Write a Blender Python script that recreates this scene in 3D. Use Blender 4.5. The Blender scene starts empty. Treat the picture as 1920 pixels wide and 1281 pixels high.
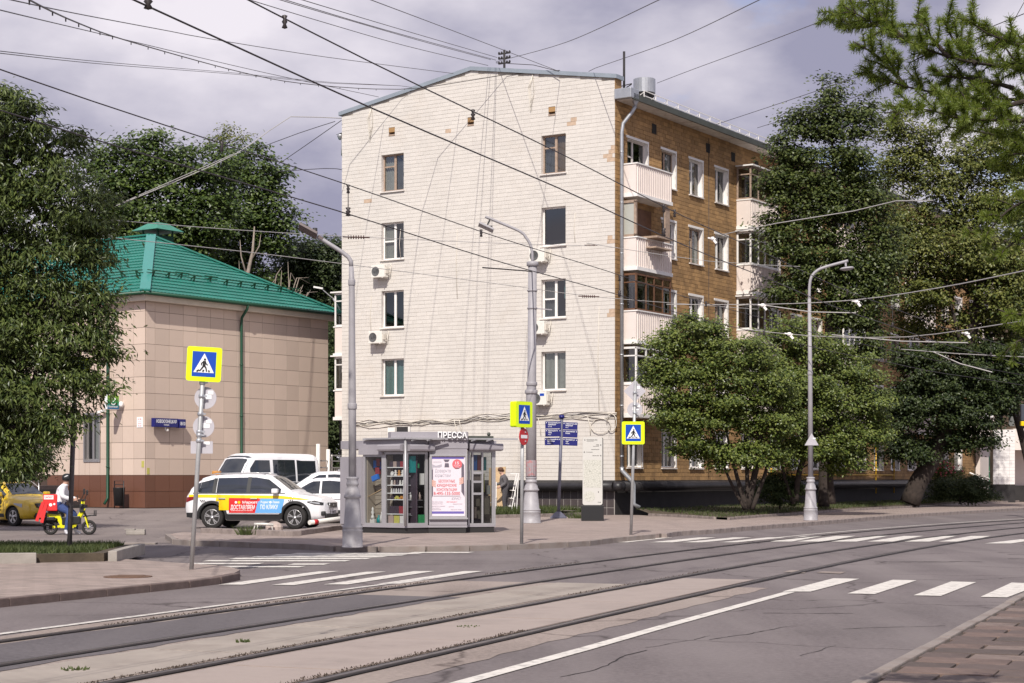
import bpy, bmesh, math, random
import numpy as np
from mathutils import Vector, Matrix

random.seed(7)
rng = np.random.default_rng(7)
R = math.radians
scene = bpy.context.scene
col = scene.collection

# ------------------------------------------------------------------ camera
EYE, FOC, HORIZON = 1.6, 3336.0, 895.0      # eye height (m), focal length and horizon of the photo (1920 px wide)
cd = bpy.data.cameras.new('camera')
cam = bpy.data.objects.new('camera', cd)
col.objects.link(cam)
cam.location = (0, 0, EYE)
cam.rotation_euler = (R(90), 0, 0)
cd.sensor_width = 36.0
cd.lens = FOC / 1920 * 36.0
cd.shift_y = (HORIZON - 640.5) / 1920
cd.clip_start, cd.clip_end = 0.1, 3000
scene.camera = cam

# ------------------------------------------------------------------ sun, sky, exposure
SUN_EL, SUN_AZ = R(44), R(8)                # light travels away from the camera, a little to the right
sd = bpy.data.lights.new('sun', 'SUN')
sd.energy, sd.angle, sd.color = 4.9, R(0.5), (1.0, 0.95, 0.87)
sun = bpy.data.objects.new('sun', sd)
col.objects.link(sun)
ray = Vector((math.sin(SUN_AZ) * math.cos(SUN_EL), math.cos(SUN_AZ) * math.cos(SUN_EL), -math.sin(SUN_EL)))
sun.rotation_euler = ray.to_track_quat('-Z', 'Y').to_euler()

world = bpy.data.worlds.new('World')
scene.world = world
world.use_nodes = True
wn, wl = world.node_tree.nodes, world.node_tree.links
wn.clear()
w_out = wn.new('ShaderNodeOutputWorld')
w_bg = wn.new('ShaderNodeBackground')
w_bg.inputs['Strength'].default_value = 0.1
sky = wn.new('ShaderNodeTexSky')
sky.sky_type = 'NISHITA'
sky.sun_disc = False
sky.sun_elevation = SUN_EL
sky.sun_rotation = R(188)
sky.dust_density = 1.5
tc = wn.new('ShaderNodeTexCoord')
mp = wn.new('ShaderNodeMapping')
mp.inputs['Scale'].default_value = (1.0, 1.0, 2.0)
mp.inputs['Location'].default_value = (0.28, 0.0, 0.1)
n1 = wn.new('ShaderNodeTexNoise')
n1.inputs['Scale'].default_value = 4.2
n1.inputs['Detail'].default_value = 9
n1.inputs['Roughness'].default_value = 0.52
n2 = wn.new('ShaderNodeTexNoise')
n2.inputs['Scale'].default_value = 5.5
n2.inputs['Detail'].default_value = 8
n2.inputs['Roughness'].default_value = 0.5
cover = wn.new('ShaderNodeValToRGB')
cover.color_ramp.elements[0].position = 0.37
cover.color_ramp.elements[1].position = 0.46
shade = wn.new('ShaderNodeValToRGB')
shade.color_ramp.elements[0].position = 0.37
shade.color_ramp.elements[0].color = (3.5, 3.45, 4.7, 1)
shade.color_ramp.elements[1].position = 0.63
shade.color_ramp.elements[1].color = (8.9, 8.4, 9.1, 1)
wmix = wn.new('ShaderNodeMixRGB')
skyb = wn.new('ShaderNodeMixRGB')
skyb.blend_type = 'MULTIPLY'
skyb.inputs[0].default_value = 1.0
skyb.inputs[2].default_value = (1.35, 1.3, 1.55, 1)
wl.new(tc.outputs['Generated'], mp.inputs['Vector'])
wl.new(mp.outputs[0], n1.inputs['Vector'])
wl.new(mp.outputs[0], n2.inputs['Vector'])
wl.new(n1.outputs['Fac'], cover.inputs[0])
wl.new(n2.outputs['Fac'], shade.inputs[0])
wl.new(cover.outputs[0], wmix.inputs[0])
wl.new(sky.outputs[0], skyb.inputs[1])
wl.new(skyb.outputs[0], wmix.inputs[1])
wl.new(shade.outputs[0], wmix.inputs[2])
wl.new(wmix.outputs[0], w_bg.inputs['Color'])
wl.new(w_bg.outputs[0], w_out.inputs['Surface'])

vs = scene.view_settings
vs.view_transform = 'Standard'
vs.look = 'None'
vs.exposure = 0.0
vs.gamma = 1.0
vs.use_curve_mapping = False
scene.cycles.max_bounces = 8
scene.cycles.transparent_max_bounces = 12
scene.cycles.use_denoising = True


# ------------------------------------------------------------------ helpers
def gp(px, py, z=0.0):
    """The place on level ground of height z that the photo shows at (px, py)."""
    d = FOC * (EYE - z) / (py - HORIZON)
    return Vector(((px - 960) * d / FOC, d, z))


def at(px, py, d):
    return Vector(((px - 960) * d / FOC, d, EYE + (HORIZON - py) * d / FOC))


def tag(o, label=None, cat=None, group=None, kind=None):
    if label: o['label'] = label
    if cat: o['category'] = cat
    if group: o['group'] = group
    if kind: o['kind'] = kind
    return o


def thing(name, label, cat, loc=(0, 0, 0), rz=0.0, group=None):
    o = bpy.data.objects.new(name, None)
    o.empty_display_size = 0.2
    col.objects.link(o)
    o.location = loc
    o.rotation_euler = (0, 0, rz)
    return tag(o, label, cat, group)


def copy_tree(o, parent=None):
    c = o.copy()
    col.objects.link(c)
    c.parent = parent
    for ch in o.children:
        copy_tree(ch, c)
    return c


_text = {}


def text_geo(s, bold=.018):
    """Vertices (cap height 1, baseline 0, left edge 0) and faces of a line of lettering."""
    if s not in _text:
        cu = bpy.data.curves.new('t', 'FONT')
        cu.body = s
        cu.resolution_u = 2
        cu.offset = bold
        ob = bpy.data.objects.new('t', cu)
        col.objects.link(ob)
        dg = bpy.context.evaluated_depsgraph_get()
        me = bpy.data.meshes.new_from_object(ob.evaluated_get(dg))
        v = np.array([tuple(p.co) for p in me.vertices]) if len(me.vertices) else np.zeros((0, 3))
        fs = [tuple(p.vertices) for p in me.polygons]
        bpy.data.objects.remove(ob)
        bpy.data.curves.remove(cu)
        bpy.data.meshes.remove(me)
        v = v / 0.70
        if len(v): v[:, 0] -= v[:, 0].min()
        _text[s] = (v, fs)
    return _text[s]


class MB:
    """Collects shapes and builds them as one mesh object."""
    def __init__(s):
        s.v, s.f, s.m, s.sm = [], [], [], []

    def add(s, vs, fs, mi=0, smooth=False):
        b = len(s.v)
        s.v.extend([tuple(p) for p in vs])
        for f in fs:
            s.f.append(tuple(i + b for i in f))
            s.m.append(mi)
            s.sm.append(smooth)
        return s

    def box(s, x0, x1, y0, y1, z0, z1, mi=0, M=None):
        vs = [(x0, y0, z0), (x1, y0, z0), (x1, y1, z0), (x0, y1, z0), (x0, y0, z1), (x1, y0, z1), (x1, y1, z1), (x0, y1, z1)]
        if M is not None: vs = [M @ Vector(p) for p in vs]
        return s.add(vs, [(3, 2, 1, 0), (4, 5, 6, 7), (0, 1, 5, 4), (1, 2, 6, 5), (2, 3, 7, 6), (3, 0, 4, 7)], mi)

    def bbox(s, x0, x1, y0, y1, z0, z1, b=0.02, mi=0, M=None):
        """Box with chamfered edges."""
        bm = bmesh.new()
        bmesh.ops.create_cube(bm, size=1)
        for v in bm.verts:
            v.co = Vector(((x0 + x1) / 2 + v.co.x * (x1 - x0), (y0 + y1) / 2 + v.co.y * (y1 - y0), (z0 + z1) / 2 + v.co.z * (z1 - z0)))
        b = min(b, abs(x1 - x0) * .45, abs(y1 - y0) * .45, abs(z1 - z0) * .45)
        bmesh.ops.bevel(bm, geom=bm.edges[:], offset=b, segments=2, affect='EDGES', profile=0.6)
        bm.verts.index_update()
        vs = [M @ v.co if M is not None else v.co.copy() for v in bm.verts]
        s.add(vs, [[v.index for v in f.verts] for f in bm.faces], mi)
        bm.free()
        return s

    def bar(s, a, b, w, h=None, mi=0, up=(0, 0, 1)):
        """Rectangular bar from a to b."""
        h = w if h is None else h
        a, b = Vector(a), Vector(b)
        d = (b - a).normalized()
        u = Vector(up)
        if abs(d.dot(u)) > .98: u = Vector((1, 0, 0)) if abs(d.x) < .9 else Vector((0, 1, 0))
        x = d.cross(u).normalized() * (w / 2)
        y = x.cross(d).normalized() * (h / 2)
        vs = [a - x - y, a + x - y, a + x + y, a - x + y, b - x - y, b + x - y, b + x + y, b - x + y]
        return s.add(vs, [(3, 2, 1, 0), (4, 5, 6, 7), (0, 1, 5, 4), (1, 2, 6, 5), (2, 3, 7, 6), (3, 0, 4, 7)], mi)

    def tube(s, pts, r, n=8, mi=0, smooth=True, cap=True):
        pts = [Vector(p) for p in pts]
        rs = r if isinstance(r, (list, tuple)) else [r] * len(pts)
        vs, fs = [], []
        ref = None
        for i, p in enumerate(pts):
            d = (pts[min(i + 1, len(pts) - 1)] - pts[max(i - 1, 0)]).normalized()
            if ref is None:
                ref = Vector((0, 0, 1)) if abs(d.z) < .9 else Vector((1, 0, 0))
            x = d.cross(ref)
            if x.length < 1e-4: x = d.orthogonal()
            x.normalize()
            y = x.cross(d).normalized()
            ref = y
            for k in range(n):
                a = 2 * math.pi * k / n
                vs.append(p + (x * math.cos(a) + y * math.sin(a)) * rs[i])
        for i in range(len(pts) - 1):
            for k in range(n):
                k2 = (k + 1) % n
                fs.append((i * n + k, i * n + k2, (i + 1) * n + k2, (i + 1) * n + k))
        s.add(vs, fs, mi, smooth)
        if cap:
            b = len(s.v) - len(vs)
            s.f += [tuple(b + k for k in range(n))[::-1], tuple(b + (len(pts) - 1) * n + k for k in range(n))]
            s.m += [mi, mi]
            s.sm += [False, False]
        return s

    def lathe(s, prof, c=(0, 0, 0), n=20, mi=0, M=None, smooth=True):
        """Profile [(r, z)] turned about z through c (or placed by matrix M)."""
        vs, fs = [], []
        for (r, z) in prof:
            for k in range(n):
                a = 2 * math.pi * k / n
                p = Vector((c[0] + r * math.cos(a), c[1] + r * math.sin(a), c[2] + z))
                vs.append(M @ p if M is not None else p)
        for i in range(len(prof) - 1):
            for k in range(n):
                k2 = (k + 1) % n
                fs.append((i * n + k, i * n + k2, (i + 1) * n + k2, (i + 1) * n + k))
        fs.append(tuple(range(n))[::-1])
        fs.append(tuple((len(prof) - 1) * n + k for k in range(n)))
        return s.add(vs, fs, mi, smooth)

    def prism(s, poly, o, u, v, t, mi=0, mside=None):
        """Polygon [(a, b)] in plane o + a u + b v, extruded by vector t."""
        o, u, v, t = Vector(o), Vector(u), Vector(v), Vector(t)
        n = len(poly)
        lo = [o + u * a + v * b for a, b in poly]
        vs = lo + [p + t for p in lo]
        s.add(vs, [tuple(range(n))[::-1], tuple(range(n, 2 * n))], mi)
        b = len(s.v) - 2 * n
        for k in range(n):
            k2 = (k + 1) % n
            s.f.append((b + k, b + k2, b + n + k2, b + n + k))
            s.m.append(mi if mside is None else mside)
            s.sm.append(False)
        return s

    def text(s, st, o, u, v, h, mi=0, width=None, align='L', t=None):
        """Flat lettering of cap height h; width squeezes it to fit; t gives it thickness."""
        g, fs = text_geo(st)
        if not len(g): return s
        o, u, v = Vector(o), Vector(u), Vector(v)
        w0 = g[:, 0].max() * h
        k = h if width is None else h * width / w0
        w = g[:, 0].max() * k
        off = {'L': 0, 'C': -w / 2, 'R': -w}[align]
        pts = [o + u * (float(p[0]) * k + off) + v * (float(p[1]) * h) for p in g]
        s.add(pts, fs, mi)
        if t is not None:
            t = Vector(t)
            from collections import Counter
            ec = Counter()
            for f in fs:
                for a, b in zip(f, f[1:] + f[:1]): ec[(min(a, b), max(a, b))] += 1
            side = []
            for f in fs:
                for a, b in zip(f, f[1:] + f[:1]):
                    if ec[(min(a, b), max(a, b))] == 1: side.append((a, b))
            n = len(pts)
            s.add(pts + [p - t for p in pts], [(b, a, a + n, b + n) for a, b in side], mi)
        return s

    def build(s, name, mats, parent=None, smooth=None):
        me = bpy.data.meshes.new(name)
        me.from_pydata(s.v, [], s.f)
        for m in (mats if isinstance(mats, (list, tuple)) else [mats]):
            me.materials.append(m)
        if len(s.f):
            me.polygons.foreach_set('material_index', s.m)
            me.polygons.foreach_set('use_smooth', s.sm if smooth is None else [smooth] * len(s.f))
        me.update()
        o = bpy.data.objects.new(name, me)
        col.objects.link(o)
        if parent is not None: o.parent = parent
        return o


def np_mesh(name, V, Fc, mats, parent=None, smooth=False, midx=None):
    """Mesh from an (n,3) array and an (m,k) face array."""
    V = np.asarray(V, dtype=np.float32)
    Fc = np.asarray(Fc, dtype=np.int32)
    k = Fc.shape[1]
    me = bpy.data.meshes.new(name)
    me.vertices.add(len(V))
    me.vertices.foreach_set('co', V.ravel())
    me.loops.add(Fc.size)
    me.loops.foreach_set('vertex_index', Fc.ravel())
    me.polygons.add(len(Fc))
    me.polygons.foreach_set('loop_start', np.arange(0, Fc.size, k, dtype=np.int32))
    me.polygons.foreach_set('loop_total', np.full(len(Fc), k, dtype=np.int32))
    for m in (mats if isinstance(mats, (list, tuple)) else [mats]): me.materials.append(m)
    if midx is not None: me.polygons.foreach_set('material_index', np.asarray(midx, dtype=np.int32))
    me.polygons.foreach_set('use_smooth', np.full(len(Fc), smooth))
    me.update(calc_edges=True)
    o = bpy.data.objects.new(name, me)
    col.objects.link(o)
    if parent is not None: o.parent = parent
    return o


def linked(name, me, parent, label=None, loc=None, rot=None, scale=None):
    o = bpy.data.objects.new(name, me)
    col.objects.link(o)
    o.parent = parent
    if loc is not None: o.location = loc
    if rot is not None: o.rotation_euler = rot
    if scale is not None: o.scale = scale
    if label: o['label'] = label
    return o


def polyline(pts, step):
    """Resample with Catmull-Rom smoothing."""
    P = [Vector(p) for p in pts]
    out = []
    for i in range(len(P) - 1):
        a, b, c, d = P[max(i - 1, 0)], P[i], P[i + 1], P[min(i + 2, len(P) - 1)]
        n = max(1, int((c - b).length / step))
        for k in range(n):
            t = k / n
            out.append(.5 * ((2 * b) + (c - a) * t + (2 * a - 5 * b + 4 * c - d) * t * t + (3 * b - a - 3 * c + d) * t ** 3))
    out.append(P[-1])
    return out


# ------------------------------------------------------------------ materials
def mat(name, c, rough=.7, var=0.0, scale=4.0, bump=0.0, bscale=40.0, metal=0.0, spec=0.5, island=0.0, dirt=None, dscale=1.2, coat=0.0, damt=(.5, .68), det=6):
    """Principled surface with noise variation, island variation, blotchy dirt and bump."""
    m = bpy.data.materials.new(name)
    m.use_nodes = True
    nt = m.node_tree
    N, L = nt.nodes, nt.links
    b = N['Principled BSDF']
    b.inputs['Roughness'].default_value = rough
    b.inputs['Metallic'].default_value = metal
    b.inputs['Specular IOR Level'].default_value = spec
    b.inputs['Coat Weight'].default_value = coat
    b.inputs['Coat Roughness'].default_value = 0.05
    src = None
    co = N.new('ShaderNodeTexCoord').outputs['Object']
    rgb = N.new('ShaderNodeRGB')
    rgb.outputs[0].default_value = (*c, 1)
    src = rgb.outputs[0]

    def val_mul(src, fac_out, lo, hi):
        mr = N.new('ShaderNodeMapRange')
        mr.inputs['From Min'].default_value = .25
        mr.inputs['From Max'].default_value = .75
        mr.inputs['To Min'].default_value = lo
        mr.inputs['To Max'].default_value = hi
        L.new(fac_out, mr.inputs['Value'])
        hs = N.new('ShaderNodeHueSaturation')
        L.new(mr.outputs[0], hs.inputs['Value'])
        L.new(src, hs.inputs['Color'])
        return hs.outputs[0]
    if var:
        no = N.new('ShaderNodeTexNoise')
        no.inputs['Scale'].default_value = scale
        no.inputs['Detail'].default_value = det
        no.inputs['Roughness'].default_value = .6
        L.new(co, no.inputs['Vector'])
        src = val_mul(src, no.outputs['Fac'], 1 - var, 1 + var)
    if island:
        ge = N.new('ShaderNodeNewGeometry')
        mr = N.new('ShaderNodeMapRange')
        mr.inputs['To Min'].default_value = 1 - island
        mr.inputs['To Max'].default_value = 1 + island
        L.new(ge.outputs['Random Per Island'], mr.inputs['Value'])
        hs = N.new('ShaderNodeHueSaturation')
        L.new(mr.outputs[0], hs.inputs['Value'])
        L.new(src, hs.inputs['Color'])
        src = hs.outputs[0]
    if dirt:
        no = N.new('ShaderNodeTexNoise')
        no.inputs['Scale'].default_value = dscale
        no.inputs['Detail'].default_value = 8
        no.inputs['Roughness'].default_value = .65
        L.new(co, no.inputs['Vector'])
        rp = N.new('ShaderNodeValToRGB')
        rp.color_ramp.elements[0].position = damt[0]
        rp.color_ramp.elements[1].position = damt[1]
        rp.color_ramp.elements[1].color = (.7, .7, .7, 1)
        L.new(no.outputs['Fac'], rp.inputs[0])
        mx = N.new('ShaderNodeMixRGB')
        L.new(rp.outputs[0], mx.inputs[0])
        L.new(src, mx.inputs[1])
        mx.inputs[2].default_value = (*dirt, 1)
        src = mx.outputs[0]
    L.new(src, b.inputs['Base Color'])
    if bump:
        no = N.new('ShaderNodeTexNoise')
        no.inputs['Scale'].default_value = bscale
        no.inputs['Detail'].default_value = 4
        L.new(co, no.inputs['Vector'])
        bp = N.new('ShaderNodeBump')
        bp.inputs['Strength'].default_value = bump
        bp.inputs['Distance'].default_value = 0.02
        L.new(no.outputs['Fac'], bp.inputs['Height'])
        L.new(bp.outputs[0], b.inputs['Normal'])
    return m


def leaf_mat(name, c1, c2, trans=.35, rough=.5):
    m = bpy.data.materials.new(name)
    m.use_nodes = True
    N, L = m.node_tree.nodes, m.node_tree.links
    b = N['Principled BSDF']
    b.inputs['Roughness'].default_value = rough
    b.inputs['Specular IOR Level'].default_value = .36
    ge = N.new('ShaderNodeNewGeometry')
    rp = N.new('ShaderNodeValToRGB')
    rp.color_ramp.elements[0].color = (*c1, 1)
    rp.color_ramp.elements[1].color = (*c2, 1)
    L.new(ge.outputs['Random Per Island'], rp.inputs[0])
    L.new(rp.outputs[0], b.inputs['Base Color'])
    tr = N.new('ShaderNodeBsdfTranslucent')
    hs = N.new('ShaderNodeHueSaturation')
    hs.inputs['Value'].default_value = 1.5
    hs.inputs['Saturation'].default_value = 1.1
    L.new(rp.outputs[0], hs.inputs['Color'])
    L.new(hs.outputs[0], tr.inputs['Color'])
    mx = N.new('ShaderNodeMixShader')
    mx.inputs[0].default_value = trans
    L.new(b.outputs[0], mx.inputs[1])
    L.new(tr.outputs[0], mx.inputs[2])
    L.new(mx.outputs[0], N['Material Output'].inputs['Surface'])
    return m


def glass_mat(name, tint=(.55, .6, .6), refl=.12):
    m = bpy.data.materials.new(name)
    m.use_nodes = True
    N, L = m.node_tree.nodes, m.node_tree.links
    N.remove(N['Principled BSDF'])
    t = N.new('ShaderNodeBsdfTransparent')
    t.inputs[0].default_value = (*tint, 1)
    g = N.new('ShaderNodeBsdfGlossy')
    g.inputs['Roughness'].default_value = .03
    lw = N.new('ShaderNodeLayerWeight')
    lw.inputs['Blend'].default_value = .5
    fr = N.new('ShaderNodeMath')
    fr.operation = 'POWER'
    fr.inputs[1].default_value = 4.0
    L.new(lw.outputs['Facing'], fr.inputs[0])
    ad = N.new('ShaderNodeMath')
    ad.inputs[1].default_value = refl
    L.new(fr.outputs[0], ad.inputs[0])
    mx = N.new('ShaderNodeMixShader')
    L.new(ad.outputs[0], mx.inputs[0])
    L.new(t.outputs[0], mx.inputs[1])
    L.new(g.outputs[0], mx.inputs[2])
    L.new(mx.outputs[0], N['Material Output'].inputs['Surface'])
    return m


def asphalt_mat(name, c, patch, crack=True):
    m = mat(name, c, rough=.9, var=.22, scale=.35, bump=.25, bscale=90, spec=.25, det=9)
    N, L = m.node_tree.nodes, m.node_tree.links
    b = N['Principled BSDF']
    src = b.inputs['Base Color'].links[0].from_socket
    co = N.new('ShaderNodeTexCoord').outputs['Object']
    # aggregate speckle
    sp = N.new('ShaderNodeTexNoise')
    sp.inputs['Scale'].default_value = 16
    sp.inputs['Detail'].default_value = 8
    sp.inputs['Roughness'].default_value = .78
    L.new(co, sp.inputs['Vector'])
    mr = N.new('ShaderNodeMapRange')
    mr.inputs['From Min'].default_value, mr.inputs['From Max'].default_value = .3, .7
    mr.inputs['To Min'].default_value, mr.inputs['To Max'].default_value = .66, 1.34
    L.new(sp.outputs['Fac'], mr.inputs['Value'])
    hs = N.new('ShaderNodeHueSaturation')
    L.new(mr.outputs[0], hs.inputs['Value'])
    L.new(src, hs.inputs['Color'])
    src = hs.outputs[0]
    # worn, lighter bands
    mpn = N.new('ShaderNodeMapping')
    mpn.inputs['Rotation'].default_value = (0, 0, R(22))
    mpn.inputs['Scale'].default_value = (.55, .05, 1)
    L.new(co, mpn.inputs['Vector'])
    bn = N.new('ShaderNodeTexNoise')
    bn.inputs['Scale'].default_value = 2.0
    bn.inputs['Detail'].default_value = 6
    L.new(mpn.outputs[0], bn.inputs['Vector'])
    rp = N.new('ShaderNodeValToRGB')
    rp.color_ramp.elements[0].position, rp.color_ramp.elements[1].position = .42, .68
    rp.color_ramp.elements[1].color = (.75, .75, .75, 1)
    L.new(bn.outputs['Fac'], rp.inputs[0])
    mx = N.new('ShaderNodeMixRGB')
    L.new(rp.outputs[0], mx.inputs[0])
    L.new(src, mx.inputs[1])
    mx.inputs[2].default_value = (*patch, 1)
    src = mx.outputs[0]
    if crack:
        vo = N.new('ShaderNodeTexVoronoi')
        vo.feature = 'DISTANCE_TO_EDGE'
        vo.inputs['Scale'].default_value = .16
        wob = N.new('ShaderNodeTexNoise')
        wob.inputs['Scale'].default_value = .9
        wob.inputs['Detail'].default_value = 6
        L.new(co, wob.inputs['Vector'])
        vm = N.new('ShaderNodeMixRGB')
        vm.blend_type = 'ADD'
        vm.inputs[0].default_value = 1.6
        L.new(co, vm.inputs[1])
        L.new(wob.outputs['Color'], vm.inputs[2])
        L.new(vm.outputs[0], vo.inputs['Vector'])
        cr = N.new('ShaderNodeValToRGB')
        cr.color_ramp.elements[0].position, cr.color_ramp.elements[1].position = 0.0, .006
        cr.color_ramp.elements[0].color = (.45, .43, .43, 1)
        cr.color_ramp.elements[1].color = (1, 1, 1, 1)
        L.new(vo.outputs['Distance'], cr.inputs[0])
        ml = N.new('ShaderNodeMixRGB')
        ml.blend_type = 'MULTIPLY'
        ml.inputs[0].default_value = 1
        L.new(src, ml.inputs[1])
        L.new(cr.outputs[0], ml.inputs[2])
        src = ml.outputs[0]
    L.new(src, b.inputs['Base Color'])
    return m


def paver_mat(name, c, rz, bw, bh):
    m = mat(name, c, rough=.88, var=.16, scale=1.1, bump=.15, bscale=60, spec=.25, det=9)
    N, L = m.node_tree.nodes, m.node_tree.links
    b = N['Principled BSDF']
    src = b.inputs['Base Color'].links[0].from_socket
    co = N.new('ShaderNodeTexCoord').outputs['Object']
    mpn = N.new('ShaderNodeMapping')
    mpn.inputs['Rotation'].default_value = (0, 0, rz)
    L.new(co, mpn.inputs['Vector'])
    br = N.new('ShaderNodeTexBrick')
    br.inputs['Scale'].default_value = 1
    br.inputs['Brick Width'].default_value = bw
    br.inputs['Row Height'].default_value = bh
    br.inputs['Mortar Size'].default_value = .012
    br.inputs['Color1'].default_value = (.86, .86, .86, 1)
    br.inputs['Color2'].default_value = (1.08, 1.06, 1.05, 1)
    br.inputs['Mortar'].default_value = (.5, .5, .48, 1)
    L.new(mpn.outputs[0], br.inputs['Vector'])
    ml = N.new('ShaderNodeMixRGB')
    ml.blend_type = 'MULTIPLY'
    ml.inputs[0].default_value = 1
    L.new(src, ml.inputs[1])
    L.new(br.outputs['Color'], ml.inputs[2])
    L.new(ml.outputs[0], b.inputs['Base Color'])
    return m


def paint_road_mat(name, c, under):
    """Worn road paint."""
    m = mat(name, c, rough=.75, var=.1, scale=3, spec=.3, dirt=under, dscale=7, damt=(.49, .68))
    return m


M = {}
M['asphalt'] = asphalt_mat('asphalt', (.15, .127, .126), (.2, .173, .168))
M['asphalt_patch'] = asphalt_mat('asphalt patch', (.115, .102, .106), (.135, .12, .122), crack=False)
M['track_conc'] = asphalt_mat('track bed concrete', (.26, .212, .187), (.31, .26, .23))
M['yard'] = asphalt_mat('yard asphalt', (.185, .155, .146), (.23, .195, .18))
M['pave'] = paver_mat('pinkish paving', (.315, .255, .228), R(30), .5, .25)
M['pave_near'] = mat('brown paving stone', (.135, .098, .08), .8, var=.35, scale=2.2, bump=.3, bscale=50, dirt=(.07, .05, .042), dscale=1.4, damt=(.45, .6))
M['kerb'] = mat('kerb granite', (.26, .215, .195), .85, var=.25, scale=3, bump=.3, bscale=40, island=.1, dirt=(.13, .1, .09), dscale=2.5)
M['kerb_dark'] = mat('dark kerb stone', (.12, .085, .075), .85, var=.3, scale=4, bump=.3, bscale=40)
M['kerb_light'] = mat('light kerb stone', (.24, .205, .185), .85, var=.2, scale=4, bump=.3, bscale=40, dirt=(.16, .12, .1), dscale=2)
M['concrete'] = mat('concrete', (.3, .27, .24), .9, var=.2, scale=3, bump=.3, bscale=30)
M['mark'] = paint_road_mat('white road paint', (.62, .58, .53), (.2, .18, .17))
M['groove'] = mat('rail groove dirt', (.014, .01, .009), .95, var=.5, scale=8, bump=.6, bscale=60)
M['rubble'] = mat('gravel along rails', (.06, .042, .03), .95, var=.6, scale=25, bump=.8, bscale=40)
M['rail'] = mat('worn rail steel', (.13, .108, .1), .42, metal=.5, var=.3, scale=6)
M['soil'] = mat('soil', (.08, .06, .04), .95, var=.4, scale=3, bump=.5, bscale=20)
M['grass'] = leaf_mat('grass blades', (.04, .06, .016), (.1, .12, .04), .3, .6)
M['brick_w'] = mat('white painted brick', (.605, .565, .52), .75, var=.05, scale=.5, bump=.25, bscale=25, island=.035, dirt=(.55, .48, .4), dscale=.35, damt=(.58, .85))
M['brick_flake'] = mat('flaked bare brick', (.5, .37, .27), .85, var=.2, scale=5)
M['mortar_w'] = mat('painted mortar', (.42, .38, .33), .9, var=.35, scale=.9)
M['brick_b'] = mat('ochre brick', (.34, .2, .085), .85, var=.16, scale=.8, bump=.25, bscale=25, island=.22, dirt=(.2, .12, .06), dscale=.5)
M['mortar_b'] = mat('brown mortar', (.12, .08, .045), .9, var=.2, scale=2)
M['white'] = mat('white paint', (.78, .75, .72), .55, var=.06, scale=3)
M['white_old'] = mat('weathered white paint', (.66, .61, .57), .7, var=.12, scale=3, dirt=(.4, .33, .28), dscale=2.5)
M['pvc'] = mat('white plastic', (.8, .79, .77), .35)
M['wood_old'] = mat('weathered window wood', (.34, .25, .19), .75, var=.3, scale=8)
M['wood_brown'] = mat('brown window wood', (.13, .06, .03), .6, var=.3, scale=6)
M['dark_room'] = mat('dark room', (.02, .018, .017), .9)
M['glass'] = glass_mat('window glass', (.5, .53, .53), .13)
M['glass_dark'] = mat('dark glass', (.018, .02, .024), .05, spec=.8)
M['curtain_w'] = mat('pale curtain', (.6, .57, .52), .9, var=.15, scale=5)
M['curtain_t'] = mat('teal blind', (.23, .42, .42), .8, var=.1, scale=5)
M['curtain_b'] = mat('tan curtain', (.34, .22, .15), .9, var=.2, scale=5)
M['curtain_d'] = mat('grey curtain', (.2, .19, .19), .9, var=.2, scale=5)
M['panel_w'] = mat('balcony cladding', (.72, .63, .58), .5, var=.05, scale=2)
M['zinc'] = mat('galvanised steel', (.42, .43, .45), .4, metal=.6, var=.15, scale=4)
M['coping'] = mat('grey blue roof sheet', (.3, .34, .38), .45, metal=.3, var=.1, scale=2)
M['fascia'] = mat('dark eave sheet', (.06, .065, .055), .6, var=.2, scale=3)
M['roof_grey'] = mat('roof sheet', (.2, .2, .2), .6)
M['black_pipe'] = mat('black pipe wrap', (.02, .018, .02), .45, var=.4, scale=3, bump=.35, bscale=9)
M['tile_dark'] = mat('dark plinth tile', (.06, .047, .047), .55, var=.2, scale=3, island=.15)
M['grout'] = mat('pale grout', (.34, .31, .29), .9)
M['plinth'] = mat('dark plinth render', (.025, .022, .022), .8, var=.3, scale=2)
M['cable'] = mat('cable', (.06, .05, .05), .6)
M['cable_w'] = mat('pale cable', (.62, .57, .5), .6)
M['wire'] = mat('overhead wire', (.03, .022, .022), .5)
M['wire_pale'] = mat('pale wire', (.42, .4, .38), .4)
M['ac'] = mat('air conditioner casing', (.72, .69, .63), .5, var=.05, scale=5)
M['grille'] = mat('fan grille', (.12, .12, .12), .6)
M['yellow_pipe'] = mat('yellow gas pipe', (.62, .36, .02), .5)
M['panel_beige'] = mat('beige cladding panel', (.56, .445, .37), .5, var=.05, scale=.6, island=.06, spec=.35)
M['panel_brown'] = mat('brown cladding panel', (.135, .058, .036), .45, var=.08, scale=.8, island=.08)
M['joint'] = mat('cladding joint', (.07, .045, .035), .9)
M['cream'] = mat('cream fascia', (.6, .52, .42), .6, var=.1, scale=2)
M['roof_green'] = mat('green metal roof tile', (.018, .165, .125), .42, var=.2, scale=.8, spec=.5)
M['roof_ridge'] = mat('green ridge cap', (.03, .23, .19), .3, var=.06, scale=2, spec=.6)
M['green_dark'] = mat('dark green pipe', (.008, .06, .03), .45)
M['steel'] = mat('brushed steel', (.45, .43, .42), .35, metal=.8)
M['pole'] = mat('grey pole paint', (.31, .295, .31), .5, var=.12, scale=3, spec=.4)
M['lamp_paint'] = mat('grey lamp post paint', (.33, .315, .33), .5, var=.1, scale=2.5, dirt=(.22, .2, .2), dscale=3)
M['sign_pole'] = mat('galvanised sign pole', (.4, .4, .4), .45, metal=.3, var=.15, scale=6)
M['sign_back'] = mat('sign back', (.44, .42, .45), .5, var=.06, scale=4)
M['fluo'] = mat('fluorescent yellow green', (.68, .9, .0), .4)
M['sign_blue'] = mat('sign blue', (.0, .055, .4), .4)
M['sign_white'] = mat('sign white', (.82, .82, .82), .4)
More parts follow.
